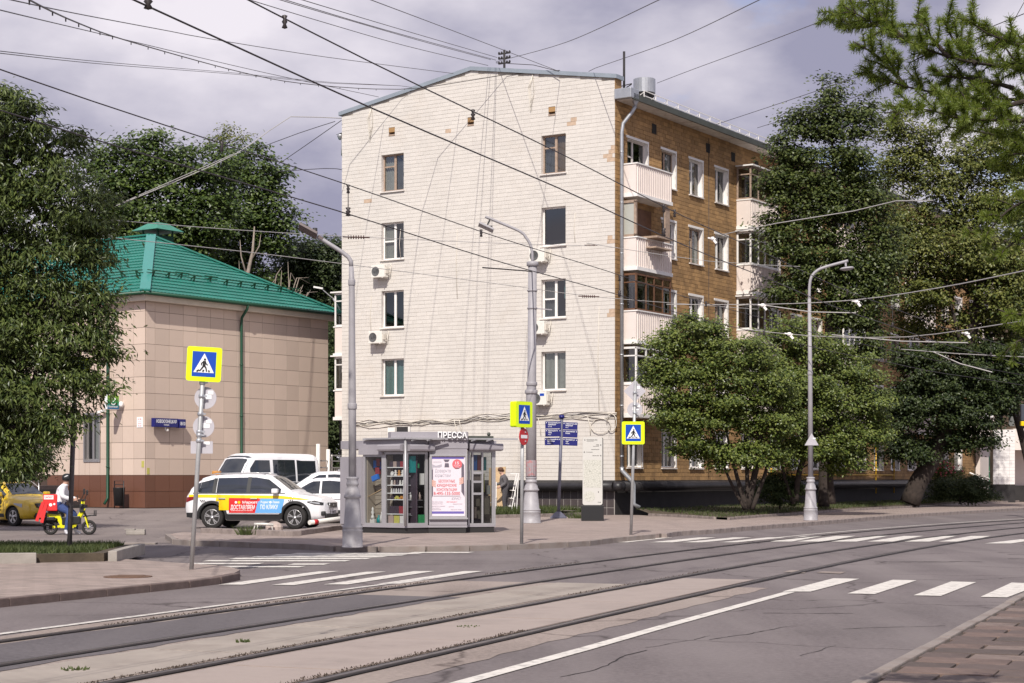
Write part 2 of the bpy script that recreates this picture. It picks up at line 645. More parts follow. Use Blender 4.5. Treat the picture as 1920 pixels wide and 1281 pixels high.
M['sign_black'] = mat('sign black', (.012, .012, .012), .5)
M['sign_red'] = mat('sign red', (.5, .015, .02), .4)
M['navy'] = mat('navy sign', (.008, .01, .13), .4, var=.1, scale=4)
M['kiosk'] = mat('kiosk grey panel', (.29, .272, .295), .45, var=.08, scale=2, spec=.4)
M['kiosk_alu'] = mat('kiosk aluminium', (.4, .39, .4), .4, metal=.4, var=.1, scale=4)
M['kiosk_dark'] = mat('kiosk plinth', (.02, .018, .018), .7)
M['paper'] = mat('poster paper', (.68, .61, .66), .5)
M['red_print'] = mat('red print', (.52, .06, .07), .5)
M['pink_print'] = mat('pink red print', (.62, .13, .15), .5)
M['violet'] = mat('violet print', (.13, .1, .35), .5)
M['grey_print'] = mat('grey print', (.4, .37, .42), .5)
M['suit_print'] = mat('dark suit print', (.12, .1, .13), .5)
M['skin_print'] = mat('hand print', (.6, .35, .29), .5)
M['skin'] = mat('skin', (.5, .3, .22), .6)
M['hoodie'] = mat('white hoodie', (.72, .71, .74), .85, var=.1, scale=8)
M['jeans'] = mat('blue jeans', (.035, .06, .17), .9, var=.3, scale=14)
M['workwear'] = mat('grey work jacket', (.12, .11, .115), .9, var=.2, scale=10)
M['trousers'] = mat('dark grey trousers', (.07, .064, .07), .9, var=.2, scale=10)
M['hair'] = mat('brown hair', (.1, .045, .025), .8)
M['shoe'] = mat('white shoe', (.68, .68, .72), .6)
M['black'] = mat('black plastic', (.014, .014, .015), .45)
M['rubber'] = mat('tyre rubber', (.022, .02, .019), .85, var=.2, scale=6)
M['rim'] = mat('alloy rim', (.55, .54, .54), .3, metal=.7)
M['car_white'] = mat('white car paint', (.76, .75, .76), .3, coat=.6, var=.03, scale=1.5)
M['car_yellow'] = mat('yellow car paint', (.62, .41, .02), .3, coat=.6)
M['car_glass'] = mat('car window glass', (.02, .024, .03), .04, spec=.9)
M['headlamp'] = mat('headlamp lens', (.35, .36, .38), .1, spec=.8)
M['tail'] = mat('tail lamp', (.2, .01, .01), .2)
M['trim'] = mat('dark trim', (.02, .02, .021), .6)
M['wrap_yellow'] = mat('yellow stripe film', (.8, .55, .0), .35)
M['wrap_red'] = mat('red film', (.6, .02, .02), .35)
M['wrap_blue'] = mat('sky blue film', (.14, .38, .72), .35)
M['scoot'] = mat('yellow scooter paint', (.72, .68, .0), .4, coat=.3)
M['bag_red'] = mat('red delivery bag', (.62, .02, .02), .6, var=.1, scale=6)
M['bark'] = mat('bark', (.035, .025, .02), .95, var=.45, scale=7, bump=.8, bscale=18)
M['bark_pale'] = mat('pale dead wood', (.27, .22, .18), .9, var=.3, scale=6)
M['wood'] = mat('plywood', (.5, .35, .2), .8, var=.15, scale=3)
M['tile_white'] = mat('white wall tile', (.76, .72, .7), .5, var=.05, scale=2, island=.04)
M['goods1'] = mat('dark goods', (.05, .035, .05), .5)
M['goods2'] = mat('white goods', (.58, .56, .54), .5)
M['goods3'] = mat('orange goods', (.45, .2, .04), .5)
M['goods4'] = mat('blue goods', (.02, .15, .55), .5)
M['goods5'] = mat('teal goods', (.0, .2, .2), .5)
M['goods6'] = mat('green goods', (.02, .2, .07), .5)
M['goods7'] = mat('yellow goods', (.45, .42, .1), .5)
M['goods8'] = mat('red goods', (.26, .03, .04), .5)
M['goods9'] = mat('pink beige goods', (.36, .27, .24), .6)
M['kiosk_in'] = mat('kiosk inner wall', (.32, .27, .22), .8, var=.1, scale=3)
M['needle'] = leaf_mat('larch needles', (.07, .115, .014), (.22, .26, .05), .35, .5)
M['leaf_left'] = leaf_mat('box elder leaves', (.024, .044, .009), (.13, .162, .045), .15, 0.36)
M['leaf_mid'] = leaf_mat('maple leaves', (.02, .042, .008), (.1, .14, .03), .15, 0.42)
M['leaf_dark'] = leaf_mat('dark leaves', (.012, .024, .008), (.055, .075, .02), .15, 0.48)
M['leaf_right'] = leaf_mat('elm leaves', (.017, .032, .007), (.1, .122, .03), .15, 0.42)
M['leaf_olive'] = leaf_mat('olive leaves', (.035, .055, .009), (.185, .19, .05), .15, 0.42)
M['leaf_shrub'] = leaf_mat('hawthorn leaves', (.034, .06, .01), (.165, .195, .042), .15, 0.42)
M['leaf_bush'] = leaf_mat('bush leaves', (.025, .045, .012), (.07, .09, .03), .2, .6)
M['flower'] = mat('pink flowers', (.55, .12, .14), .7)

# ================================================================== GROUND
def flat(name, poly, z, m, parent=None, thick=0.0, kind='structure'):
    b = MB()
    if thick:
        b.prism([(p[0], p[1]) for p in poly], (0, 0, z - thick), (1, 0, 0), (0, 1, 0), (0, 0, thick))
    else:
        b.add([(p[0], p[1], z) for p in poly], [tuple(range(len(poly)))])
    o = b.build(name, m, parent)
    # face upward
    bm = bmesh.new(); bm.from_mesh(o.data)
    bmesh.ops.recalc_face_normals(bm, faces=bm.faces)
    if not thick and bm.faces[:][0].normal.z < 0: bmesh.ops.reverse_faces(bm, faces=bm.faces)
    bmesh.ops.triangulate(bm, faces=bm.faces)
    bm.to_mesh(o.data); bm.free()
    if kind: o['kind'] = kind
    return o


road = flat('road', [(-900, -60), (900, -60), (900, 1500), (-900, 1500)], 0.0, M['asphalt'])

TC = (-11.99, .43924, -2.540e-3, 4.4624e-5)


def track(d, off, z=0.0):
    x = TC[0] + TC[1] * d + TC[2] * d * d + TC[3] * d ** 3
    s = TC[1] + 2 * TC[2] * d + 3 * TC[3] * d * d
    n = math.hypot(s, 1)
    return Vector((x + off / n, d - off * s / n, z))


def strip_geo(b, d0, d1, o0, o1, z, step=1.0, wob=0.0, mi=0):
    n = max(2, int((d1 - d0) / step))
    vs, fs = [], []
    for i in range(n + 1):
        d = d0 + (d1 - d0) * i / n
        w = (random.uniform(-wob, wob), random.uniform(-wob, wob)) if wob else (0, 0)
        vs += [track(d, o0 + w[0], z), track(d, o1 + w[1], z)]
    for i in range(n):
        fs.append((2 * i, 2 * i + 1, 2 * i + 3, 2 * i + 2))
    return b.add(vs, fs, mi)


RAILS = (0.0, 1.38, 3.0, 4.43)
b = MB()
strip_geo(b, 3, 27.5, -.42, 4.95, .004, .4, .05)
bed = tag(b.build('tram_track', M['track_conc']), kind='structure')
b = MB()
strip_geo(b, 8, 24.2, .12, 1.62, .008, .3, .05)
b.build('asphalt_patch', M['asphalt_patch'], bed)
# ribbed and plain concrete slabs between the rails
rib = mat('ribbed track slab', (.325, .282, .246), .9, var=.15, scale=1.2, spec=.2, dirt=(.24, .2, .175), dscale=1.0)
N_, L_ = rib.node_tree.nodes, rib.node_tree.links
wv = N_.new('ShaderNodeTexWave'); wv.inputs['Scale'].default_value = 3.6; wv.bands_direction = 'X'
mpw = N_.new('ShaderNodeMapping'); mpw.inputs['Rotation'].default_value = (0, 0, R(62))
cw = N_.new('ShaderNodeTexCoord'); L_.new(cw.outputs['Object'], mpw.inputs['Vector']); L_.new(mpw.outputs[0], wv.inputs['Vector'])
bw = N_.new('ShaderNodeBump'); bw.inputs['Strength'].default_value = .7; bw.inputs['Distance'].default_value = .02
L_.new(wv.outputs['Fac'], bw.inputs['Height']); L_.new(bw.outputs[0], N_['Principled BSDF'].inputs['Normal'])
M['slab_rib'] = rib
M['slab'] = mat('plain track slab', (.32, .262, .232), .9, var=.2, scale=.8, bump=.2, bscale=50, dirt=(.22, .18, .16), dscale=.8)
d = 5.0
while d < 27:
    L = 2.6 if d > 9 else 2.0
    for o0, o1, m in ((1.72, 2.8, 'slab_rib'), (3.16, 4.28, 'slab')):
        if o0 < 2 and not (7 < d < 24.5): continue
        b = MB()
        dd = d + (.9 if o0 < 2 else 0)
        ztop = .013 + random.uniform(-.002, .002)
        strip_geo(b, dd + .02, dd + L - .02, o0, o1, ztop, .5)
        n = len(b.v)
        b.add([(v[0], v[1], -.02) for v in b.v], [])
        k = n // 2
        for i in range(k - 1):
            for (p, q) in ((2 * i, 2 * i + 2), (2 * i + 3, 2 * i + 1)):
                b.f.append((p + n, q + n, q, p)); b.m.append(0); b.sm.append(False)
        for (p, q) in ((1, 0), (n - 2, n - 1)):
            b.f.append((p + n, q + n, q, p)); b.m.append(0); b.sm.append(False)
        b.build('track_slab', M[m], bed)
    d += L
for i, ro in enumerate(RAILS):
    g = MB()
    strip_geo(g, 3, 100, ro - .095, ro + .075, .0165, .5, .008)
    g.build('rail_groove', M['groove'], bed)
    r = MB()
    n = 200
    vs, fs = [], []
    for k in range(n + 1):
        dd = 3 + 97 * k / n
        for (oo, zz) in ((-.038, .0), (-.036, .024), (.034, .026), (.038, .0)):
            vs.append(track(dd, ro + oo, zz))
    for k in range(n):
        for q in range(3):
            fs.append((4 * k + q, 4 * k + q + 1, 4 * k + 5 + q, 4 * k + 4 + q))
    r.add(vs, fs)
    r.build('rail', M['rail'], bed)
# loose gravel along the rails
V, Fc = [], []
for ro, d0, d1, cnt in ((0, 19, 27, 700), (0, 29, 33, 260), (3.0, 12, 22, 900), (4.43, 13, 20, 900), (3.0, 25, 32, 200)):
    for k in range(cnt):
        dd = random.uniform(d0, d1)
        p = track(dd, ro - .14 + random.gauss(0, .035), .012)
        s = random.uniform(.006, .016)
        i = len(V)
        V += [p + Vector((random.uniform(-s, s), random.uniform(-s, s), z)) for z in (0, 0, 0)] + [p + Vector((0, 0, s * 1.2))]
        Fc += [(i, i + 1, i + 3), (i + 1, i + 2, i + 3), (i + 2, i, i + 3)]
tag(np_mesh('gravel', V, Fc, M['rubble']), 'loose dark gravel and dirt lying along the tram rails', 'gravel', kind='stuff')

# painted lines
b = MB(); strip_geo(b, 6, 28.2, -.62, -.50, .008, .6)
tag(b.build('edge_line', M['mark']), kind='structure')
b = MB(); strip_geo(b, 45, 100, -.66, -.54, .008, 1)
tag(b.build('edge_line', M['mark']), kind='structure')
b = MB()
pp = [gp(x, y) for x, y in ((780, 1306), (867, 1281), (1100, 1217), (1240, 1177), (1360, 1144), (1481, 1111))]
pp = [pp[0] + (pp[0] - pp[1]) * 3] + pp
for a, c in zip(pp, pp[1:]):
    n = (c - a).cross(Vector((0, 0, 1))).normalized() * .075
    b.add([a - n + Vector((0, 0, .008)), a + n + Vector((0, 0, .008)), c + n + Vector((0, 0, .008)), c - n + Vector((0, 0, .008))], [(0, 1, 2, 3)])
tag(b.build('edge_line', M['mark']), kind='structure')


def zebra(name, quads):
    root = thing(name, None, None); root['kind'] = 'structure'
    for q in quads:
        c = [gp(x, y) for x, y in q]
        ctr = sum(c, Vector()) / 4
        b = MB()
        b.add([(p - ctr) + Vector((0, 0, .009)) for p in c], [(0, 1, 2, 3)])
        o = b.build('stripe', M['mark'], root)
        if o.data.polygons[0].normal.z < 0: o.data.flip_normals()
        o.location = ctr
        for e in o.data.vertices: pass
    return root


def Z7(x, y): return (400 + x * .36458, 980 + y * .36458)
def Z6(x, y): return (1240 + x * .35417, 950 + y * .35417)
zebra('zebra_crossing', [
    [Z7(25, 322), Z7(150, 322), Z7(645, 252), Z7(545, 253)],
    [Z7(297, 324), Z7(415, 324), Z7(888, 254), Z7(790, 255)],
    [Z7(568, 321), Z7(690, 321), Z7(1138, 252), Z7(1035, 252)],
    [Z7(845, 318), Z7(960, 317), Z7(1388, 252), Z7(1290, 252)],
    [Z6(640, 453), Z6(790, 453), Z6(1048, 385), Z6(912, 382)],
    [Z6(985, 463), Z6(1130, 466), Z6(1352, 393), Z6(1225, 390)],
    [Z6(1335, 473), Z6(1480, 476), Z6(1667, 403), Z6(1535, 399)],
    [Z6(1690, 481), Z6(1830, 484), Z6(2020, 412), Z6(1855, 405)]])
qs = []
for xa, xb, xc, xd in ((-270, -180, 60, -20), (-60, 60, 290, 200), (110, 215, 480, 380), (310, 400, 655, 560), (575, 690, 850, 755), (718, 860, 1030, 925), (898, 1035, 1203, 1100), (1090, 1225, 1388, 1285), (1285, 1420, 1565, 1465), (1470, 1605, 1745, 1640), (1710, 1850, 2000, 1900)):
    y0, y1 = (187, 157) if xa < 1600 else (197, 175)
    if xa < 500: y0, y1 = 191, 165
    qs.append([Z6(xa, y0), Z6(xb, y0), Z6(xc, y1), Z6(xd, y1)])
zebra('zebra_crossing', qs)
qs = []
for y, xa, xb in ((155.5, 1000, 1345), (161, 395, 1080), (169, 290, 1000), (177.5, 190, 900), (187, 75, 820), (198.5, -60, 712), (213, -150, 262), (216, 380, 602), (229, -30, 478)):
    h = 2.6 if y < 165 else 3.4
    sh = 60
    qs.append([Z7(xa, y + h), Z7(xb - sh * .6, y + h), Z7(xb, y - h), Z7(xa + sh * .6, y - h)])
zebra('zebra_crossing', qs)


# ------------------------------------------------------------------ kerbs and pavements
def kerb(parent, pts, top, w=.16, length=1.0, m='kerb', low=-.05, name='kerb_stone'):
    P = polyline(pts, .25)
    # equal steps
    acc, out = 0.0, [P[0]]
    for a, c in zip(P, P[1:]):
        seg = (c - a).length
        while acc + seg >= length:
            t = (length - acc) / seg
            a = a.lerp(c, t); seg = (c - a).length; acc = 0
            out.append(a.copy())
        acc += seg
    if len(out) < 2: out.append(P[-1])
    me = None
    for a, c in zip(out, out[1:]):
        if me is None:
            b = MB(); b.bbox(0, 1, -w, 0, low, 0, .012)
            o = b.build(name, M[m], parent); me = o.data
        else:
            o = linked(name, me, parent)
        dv = c - a
        o.location = (a.x, a.y, top + random.uniform(-.004, .006))
        o.rotation_euler = (0, random.uniform(-.004, .004), math.atan2(dv.y, dv.x))
        o.scale = (dv.length - .012, 1, 1)


# near left pavement
lp = [gp(x, y, .0) for x, y in ((-330, 1172), (0, 1137), (157, 1121), (333, 1103), (410, 1093), (440, 1086), (450, 1080), (430, 1074), (400, 1070.5), (333, 1066), (200, 1056))]
pave_l = flat('pavement', [(p.x, p.y) for p in lp] + [(-7.2, 33.5), (-25, 35), (-25, 18)], .1, M['pave'], thick=.2)
kerb(pave_l, [(p.x, p.y, 0) for p in lp[:6]], .106, .15, 1.0, 'kerb_dark', -.16)
b = MB(); c = gp(240, 1082, .1)
b.lathe([(0, .0), (.36, .0), (.36, .012), (.33, .016), (.31, .01), (0, .011)], (0, 0, 0), 28)
for k in range(7):
    b.box(-.26 + abs(k - 3) * .02, .26 - abs(k - 3) * .02, -.24 + k * .075, -.2 + k * .075, .008, .02)
o = b.build('manhole_cover', mat('rusty manhole iron', (.13, .075, .05), .8, var=.3, scale=12)); o.location = (c.x, c.y, .1)
tag(o, 'round rusty manhole cover in the left pavement near the leaning sign', 'manhole cover')

# raised planter at the left edge
pl = [(-25, 29.4), (-9.1, 30.9), (-7.27, 31.7), (-7.5, 35.6), (-25, 36.2)]
pl_o = flat('planter_bed', pl, .25, M['soil'], thick=.22)
kerb(pl_o, [(-25, 29.4, 0), (-17, 30.05, 0), (-12, 30.6, 0), (-9.1, 30.9, 0), (-7.35, 31.6, 0)], .285, .16, 1.4, 'concrete', -.22)
kerb(pl_o, [(-7.2, 31.7, 0), (-7.5, 35.6, 0)], .28, .16, 1.3, 'concrete', -.22)


def grass(name, label, poly, z, n, h=(.05, .14), m='grass', zfun=None):
    xs, ys = [p[0] for p in poly], [p[1] for p in poly]

    def inside(x, y):
        c = False
        for i in range(len(poly)):
            x1, y1, x2, y2 = *poly[i][:2], *poly[i - 1][:2]
            if (y1 > y) != (y2 > y) and x < (x2 - x1) * (y - y1) / (y2 - y1) + x1: c = not c
        return c
    V, Fc = [], []
    while len(Fc) < n:
        x, y = random.uniform(min(xs), max(xs)), random.uniform(min(ys), max(ys))
        if not inside(x, y): continue
        hh = random.uniform(*h)
        a = random.uniform(0, 6.28)
        w = random.uniform(.006, .014) * (1 + hh * 3)
        zz = z if zfun is None else zfun(x, y)
        dx, dy = math.cos(a) * w, math.sin(a) * w
        lx, ly = random.gauss(0, hh * .45), random.gauss(0, hh * .45)
        i = len(V)
        V += [(x - dx, y - dy, zz), (x + dx, y + dy, zz), (x + lx, y + ly, zz + hh)]
        Fc.append((i, i + 1, i + 2))
    return tag(np_mesh(name, V, Fc, M[m]), label, 'grass', kind='stuff')


grass('grass', 'short dark grass in the raised bed at the left edge', [(-15, 30.6), (-9.1, 31.1), (-7.5, 31.8), (-7.7, 35.4), (-15, 35.7)], .25, 26000, (.05, .13))

# far pavement round the kiosk and along the tram road
fk = [(318, 1010), (330, 1018), (345, 1022), (450, 1026), (567, 1030), (633, 1034), (750, 1035.5), (892, 1033), (1000, 1029), (1093, 1024), (1139, 1018.5), (1240, 1009), (1264, 1005), (1328, 1001), (1420, 993), (1534, 984), (1626, 976), (1718, 969), (1913, 957)]
fkw = [gp(x, y) for x, y in fk]
fkw += [fkw[-1] + (fkw[-1] - fkw[-3]) * t for t in (.6, 2.5)]
fp = [(p.x, p.y) for p in fkw] + [(75, 165), (44, 140), (30.3, 107), (19.8, 88), (12.5, 73.9), (7.4, 62), (6, 67.4), (4.9, 69.6), (4.0, 69.9), (-4.6, 66.5), (-4.72, 50.6), (-5.45, 44.5), (-7.2, 46.2), (-8.9, 48.0)]
pave_f = flat('pavement', fp, .12, M['pave'], thick=.2)
kerb(pave_f, [(p.x, p.y, 0) for p in fkw[11:]], .128, .15, 1.0, 'kerb', -.16)
kerb(pave_f, [(p.x, p.y, 0) for p in fkw[:12]], .124, .12, 1.0, 'kerb_light', -.16)
# raised kerb of the parking place behind it
kerb(pave_f, [(-4.72, 50.6, 0), (-5.45, 44.6, 0)], .25, .3, 1.0, 'kerb', -.3)
kerb(pave_f, [(-5.5, 44.5, 0), (-7.2, 46.2, 0), (-8.9, 48.0, 0)], .25, .3, 1.0, 'kerb', -.3)

# yard between the two buildings, rising towards them
def yard_z(d):
    t = min(1, max(0, (d - 57) / 13))
    return .006 + .33 * t * t * (3 - 2 * t)


ys = [43.2, 48, 53, 57, 59, 61, 63, 65, 66.5, 68, 70, 73, 80, 130]
b = MB(); vs = []
for y in ys:
    xr = -4.65 if y < 67 else 3.3 + .63 * (70 - y) - 2 if y < 72 else -4.9 - .5 * 0
    for k in range(9):
        vs.append((-60 + (xr + 60) * k / 8, y, yard_z(y)))
b.add(vs, [(r * 9 + k, r * 9 + k + 1, r * 9 + k + 10, r * 9 + k + 9) for r in range(len(ys) - 1) for k in range(8)])
yard = tag(b.build('yard', M['yard']), kind='structure')
kerb(yard, [(-26, 43.4, 0), (-12.8, 43.9, 0), (-9.06, 42.4, 0), (-8.2, 43.2, 0)], .035, .3, 1.2, 'kerb_light', -.05)

# lawn along the street front
lf = [(5.3, 68.2), (6.0, 66.6), (7.45, 61.6), (9.9, 67.5), (12.7, 73.7), (16, 80.5), (20, 87.8), (25, 97), (30.6, 107.2), (46, 136)]
lb = [(4.9, 69.5), (5.6, 70.4), (6.6, 72.0), (10.6, 78.5), (14.4, 84.4), (19, 91.9), (24, 100), (31, 111), (38, 122.4), (50, 141)]
vs = [(x, y, .2) for x, y in lf] + [(x, y, .36) for x, y in lb]
b = MB(); n = len(lf)
b.add(vs, [(i, i + 1, n + i + 1, n + i) for i in range(n - 1)])
lawn = tag(b.build('lawn', M['soil']), kind='structure')
kerb(lawn, [(x, y, 0) for x, y in lf[:3]], .21, .1, 1.0, 'kerb', -.2)
kerb(lawn, [(x, y, 0) for x, y in lf[2:]], .21, .1, 1.0, 'kerb', -.2)
def lawn_z(x, y):
    k = ((x - 4.05) * .8463 - (y - 70) * .5327)
    return .2 + .16 * max(0, min(1, 1 - k / 6.5))
grass('grass', 'shaded strip of grass between the street pavement and the brown brick front', [(p[0] - .1, p[1] + .1) for p in lf[2:-1]] + [(p[0] - .2, p[1]) for p in lb[-2::-1]] + [(5.4, 68.4)], .2, 13000, (.05, .14), zfun=lawn_z)
# small bed below the white wall
sb = [(-1.2, 64.2), (-.62, 64.4), (1.2, 66.4), (2.3, 68.0), (3.3, 69.9), (-2.8, 73.6), (-4.2, 70.6)]
sbed = flat('flower_bed', sb, .22, M['soil'], thick=.2)
kerb(sbed, [(-4.3, 65.9, 0), (-1.2, 64.2, 0)], .24, .14, 1.0, 'kerb', -.25)
kerb(sbed, [(-.62, 64.4, 0), (1.2, 66.4, 0), (2.3, 68.0, 0), (3.2, 69.6, 0)], .24, .12, 1.0, 'kerb', -.25)
grass('grass', 'bright unmown grass in the small bed under the white wall', [(-4, 67), (-1.0, 64.5), (1.1, 66.7), (2.1, 68.2), (3.0, 69.9), (-2.8, 73.4)], .22, 12000, (.1, .34))

# near right pavement with its slabs
kdir = Vector((.3795, .9252, 0)); kn = Vector((.9252, -.3795, 0))
k0 = gp(1596, 1281, .12); k0.z = 0
rp_ = [k0 - kdir * 20, k0 + kdir * 30, k0 + kdir * 30 + kn * 30, k0 - kdir * 20 + kn * 30]
pave_r = flat('pavement', [(p.x, p.y) for p in rp_], .1, mat('wet bedding sand', (.06, .045, .035), .8, var=.3, scale=3), thick=.2)
kerb(pave_r, [k0 - kdir * 3, k0 + kdir * 14], .128, .11, 1.0, 'kerb_light', -.16)
me = []
for k in range(4):
    b = MB(); b.bbox(0, .41, 0, .71, -.04, 0, .006)
    o = b.build('paving_stone', mat('paving stone %d' % k, ((.16, .108, .088), (.115, .082, .07), (.19, .14, .118), (.09, .066, .056))[k], .8, var=.35, scale=2.6, bump=.3, bscale=45, dirt=(.065, .045, .038), dscale=1.6, damt=(.44, .6)), pave_r)
    me.append(o.data); bpy.data.objects.remove(o)
for i in range(-4, 34):
    for j in range(0, 11):
        p = k0 + kdir * (i * .42) + kn * (.17 + j * .72 + (.36 if i % 2 else 0))
        if p.y > 26 or (p.x * FOC / max(p.y, 1) + 960) > 2100: continue
        if p.y < 12.2: continue
        o = linked('paving_stone', random.choice(me), pave_r, loc=(p.x, p.y, .122 + random.uniform(-.004, .004)), rot=(random.uniform(-.006, .006), random.uniform(-.006, .006), math.atan2(kdir.y, kdir.x)))
        o.scale = (1, -1, 1)
        if i % 2 and j == 0:
            p2 = k0 + kdir * (i * .42) + kn * .13
            h = linked('paving_stone', random.choice(me), pave_r, loc=(p2.x, p2.y, .12), rot=(0, 0, math.atan2(kdir.y, kdir.x)))
            h.scale = (1, -.52, 1)
# half stones closing every second row are part of the bedding; patches in the road
def patch(px, label):
    w = [gp(x, y) for x, y in px]
    o = flat('road_patch', [(p.x, p.y) for p in w], .008, M['track_conc'], kind=None)
    o.parent = road
patch([Z6(645, 347), Z6(690, 338), Z6(775, 342), Z6(755, 356)], '')
patch([Z6(820, 352), Z6(850, 345), Z6(975, 348), Z6(950, 358)], '')
# short cracks and seams in the asphalt
b = MB()
random.seed(17)
def crack(px, py, L, ang, w):
    p = gp(px, py, 0); p.z = .0035; a = ang; n = max(4, int(L / .12)); pts = []
    for k in range(n):
        pts.append(p.copy()); a += random.gauss(0, .22); a += (ang - a) * .3
        p = p + Vector((math.cos(a), math.sin(a), 0)) * (L / n)
    for q, r_ in zip(pts, pts[1:]):
        t = (r_ - q).normalized(); s_ = Vector((-t.y, t.x, 0)) * w * random.uniform(.4, 1)
        b.add([q - s_, r_ - s_, r_ + s_, q + s_], [(0, 1, 2, 3)])
for px, py, L, an, w in ((1210, 1215, 1.6, 1.15, .006), (1430, 1150, 1.2, .1, .02), (1640, 1054, 2.2, .05, .05), (1650, 1056, 1.6, .05, .03), (1500, 1230, 1.2, 1.2, .006), (1700, 1130, 1.5, .1, .007), (90, 1155, 2, .3, .007), (270, 1125, 2.5, .35, .008), (760, 1060, 4, .2, .015), (700, 1050, 3, -.25, .015), (1180, 1036, 5, .03, .03), (1890, 1040, 2.5, .05, .05), (1890, 1048, 2, .05, .05), (560, 1128, 2.5, .5, .012), (1330, 1200, 2.2, .9, .01), (1580, 1180, 1.4, .2, .012), (1050, 1270, 2.5, 1.2, .01), (330, 1150, 1.5, 1.4, .01)):
    crack(px, py, L, an, w)
o = b.build('asphalt_crack', M['groove'], road); o['kind'] = 'stuff'
# weeds in the cracks
def weed(px, py, z, n, r, h, name='weed', label='', m='grass'):
    c = gp(px, py, z)
    V, Fc = [], []
    for k in range(n):
        a = random.uniform(0, 6.28); q = r * random.random() ** .7
        x, y = q * math.cos(a), q * math.sin(a)
        hh = h * random.uniform(.4, 1); w = .012
        lx, ly = math.cos(a) * hh * random.uniform(.1, .9), math.sin(a) * hh * random.uniform(.1, .9)
        i = len(V)
        V += [(x - w, y, 0), (x + w, y, 0), (x + lx, y + ly, hh)]
        Fc.append((i, i + 1, i + 2))
    o = np_mesh(name, V, Fc, M[m]); o.location = (c.x, c.y, z)
    return tag(o, label, 'weed')
weed(465, 1003, .12, 130, .28, .3, label='tuft of weeds growing at the foot of the parking kerb')
weed(141, 1256, .012, 34, .11, .035, label='small tuft of grass in the left track slabs, nearest the camera')
weed(455, 1204, .012, 20, .08, .04, label='flat dry tuft in the ribbed slabs before the third rail')
weed(875, 1175, .012, 20, .14, .02, label='small green tuft between the third and fourth rail')
weed(1090, 972, .12, 120, .45, .3, label='dry weeds between the map pillar and the small bed')

# ================================================================== WALL TOOLS
def cut_rects(rects, holes):
    for (h0, h1, g0, g1) in holes:
        out = []
        for (a0, a1, z0, z1) in rects:
            if a1 <= h0 or a0 >= h1 or z1 <= g0 or z0 >= g1:
                out.append((a0, a1, z0, z1)); continue
            if a0 < h0: out.append((a0, h0, z0, z1))
            if a1 > h1: out.append((h1, a1, z0, z1))
            m0, m1 = max(a0, h0), min(a1, h1)
            if z0 < g0: out.append((m0, m1, z0, g0))
            if z1 > g1: out.append((m0, m1, g1, z1))
        rects = out
    return rects


def brick_rects(A0, A1, Z0, Z1, bw, bh, holes, top=None, joint=.012, vj=1.0):
    out = []
    r = 0
    z = Z0
    while z < Z1 - 1e-6:
        z1 = min(z + bh, Z1)
        hs = [h for h in holes if h[2] < z1 and h[3] > z]
        a = A0 - (bw / 2 if r % 2 else 0)
        lo, hi = A0, A1
        if top: lo, hi = top(z1 - .01)
        while a < A1:
            w = bw * (1 if vj == 1 else random.choice((.8, 1, 1, 1.2, .62)))
            a0, a1 = max(a, lo), min(a + w, hi)
            if a1 - a0 > .03:
                j = joint / 2; ja = j * vj
                for q in cut_rects([(a0 + ja, a1 - ja, z + j, z1 - j)], hs):
                    if q[1] - q[0] > .02 and q[3] - q[2] > .02: out.append(q)
            a += w
        z += bh
        r += 1
    return out


def brick_arrays(rects, W, proud=.014, jit=.003):
    V, Fc = [], []
    for (a0, a1, z0, z1) in rects:
        p = proud + random.uniform(-jit, jit)
        i = len(V)
        V += [W(a0, z0, 0), W(a1, z0, 0), W(a1, z1, 0), W(a0, z1, 0), W(a0, z0, p), W(a1, z0, p), W(a1, z1, p), W(a0, z1, p)]
        Fc += [(i + 4, i + 5, i + 6, i + 7), (i, i + 1, i + 5, i + 4), (i + 1, i + 2, i + 6, i + 5), (i + 2, i + 3, i + 7, i + 6), (i + 3, i, i + 4, i + 7)]
    return V, Fc


def outward(o, centre=None):
    bm = bmesh.new(); bm.from_mesh(o.data)
    bmesh.ops.recalc_face_normals(bm, faces=bm.faces)
    bm.to_mesh(o.data); bm.free()
    return o


def holed_wall(name, A0, A1, Z0, Z1, holes, W, m, parent, extra=None):
    b = MB()
    for (a0, a1, z0, z1) in cut_rects([(A0, A1, Z0, Z1)], holes):
        b.add([W(a0, z0, 0), W(a1, z0, 0), W(a1, z1, 0), W(a0, z1, 0)], [(0, 1, 2, 3)])
    if extra: b.add([W(a, z, 0) for a, z in extra], [tuple(range(len(extra)))])
    return b.build(name, m, parent)


def wbox(b, W, a0, a1, z0, z1, o0, o1, mi=0):
    c = [W(a, z, o) for o in (o0, o1) for (a, z) in ((a0, z0), (a1, z0), (a1, z1), (a0, z1))]
    return b.add(c, [(3, 2, 1, 0), (4, 5, 6, 7), (0, 1, 5, 4), (1, 2, 6, 5), (2, 3, 7, 6), (3, 0, 4, 7)], mi)


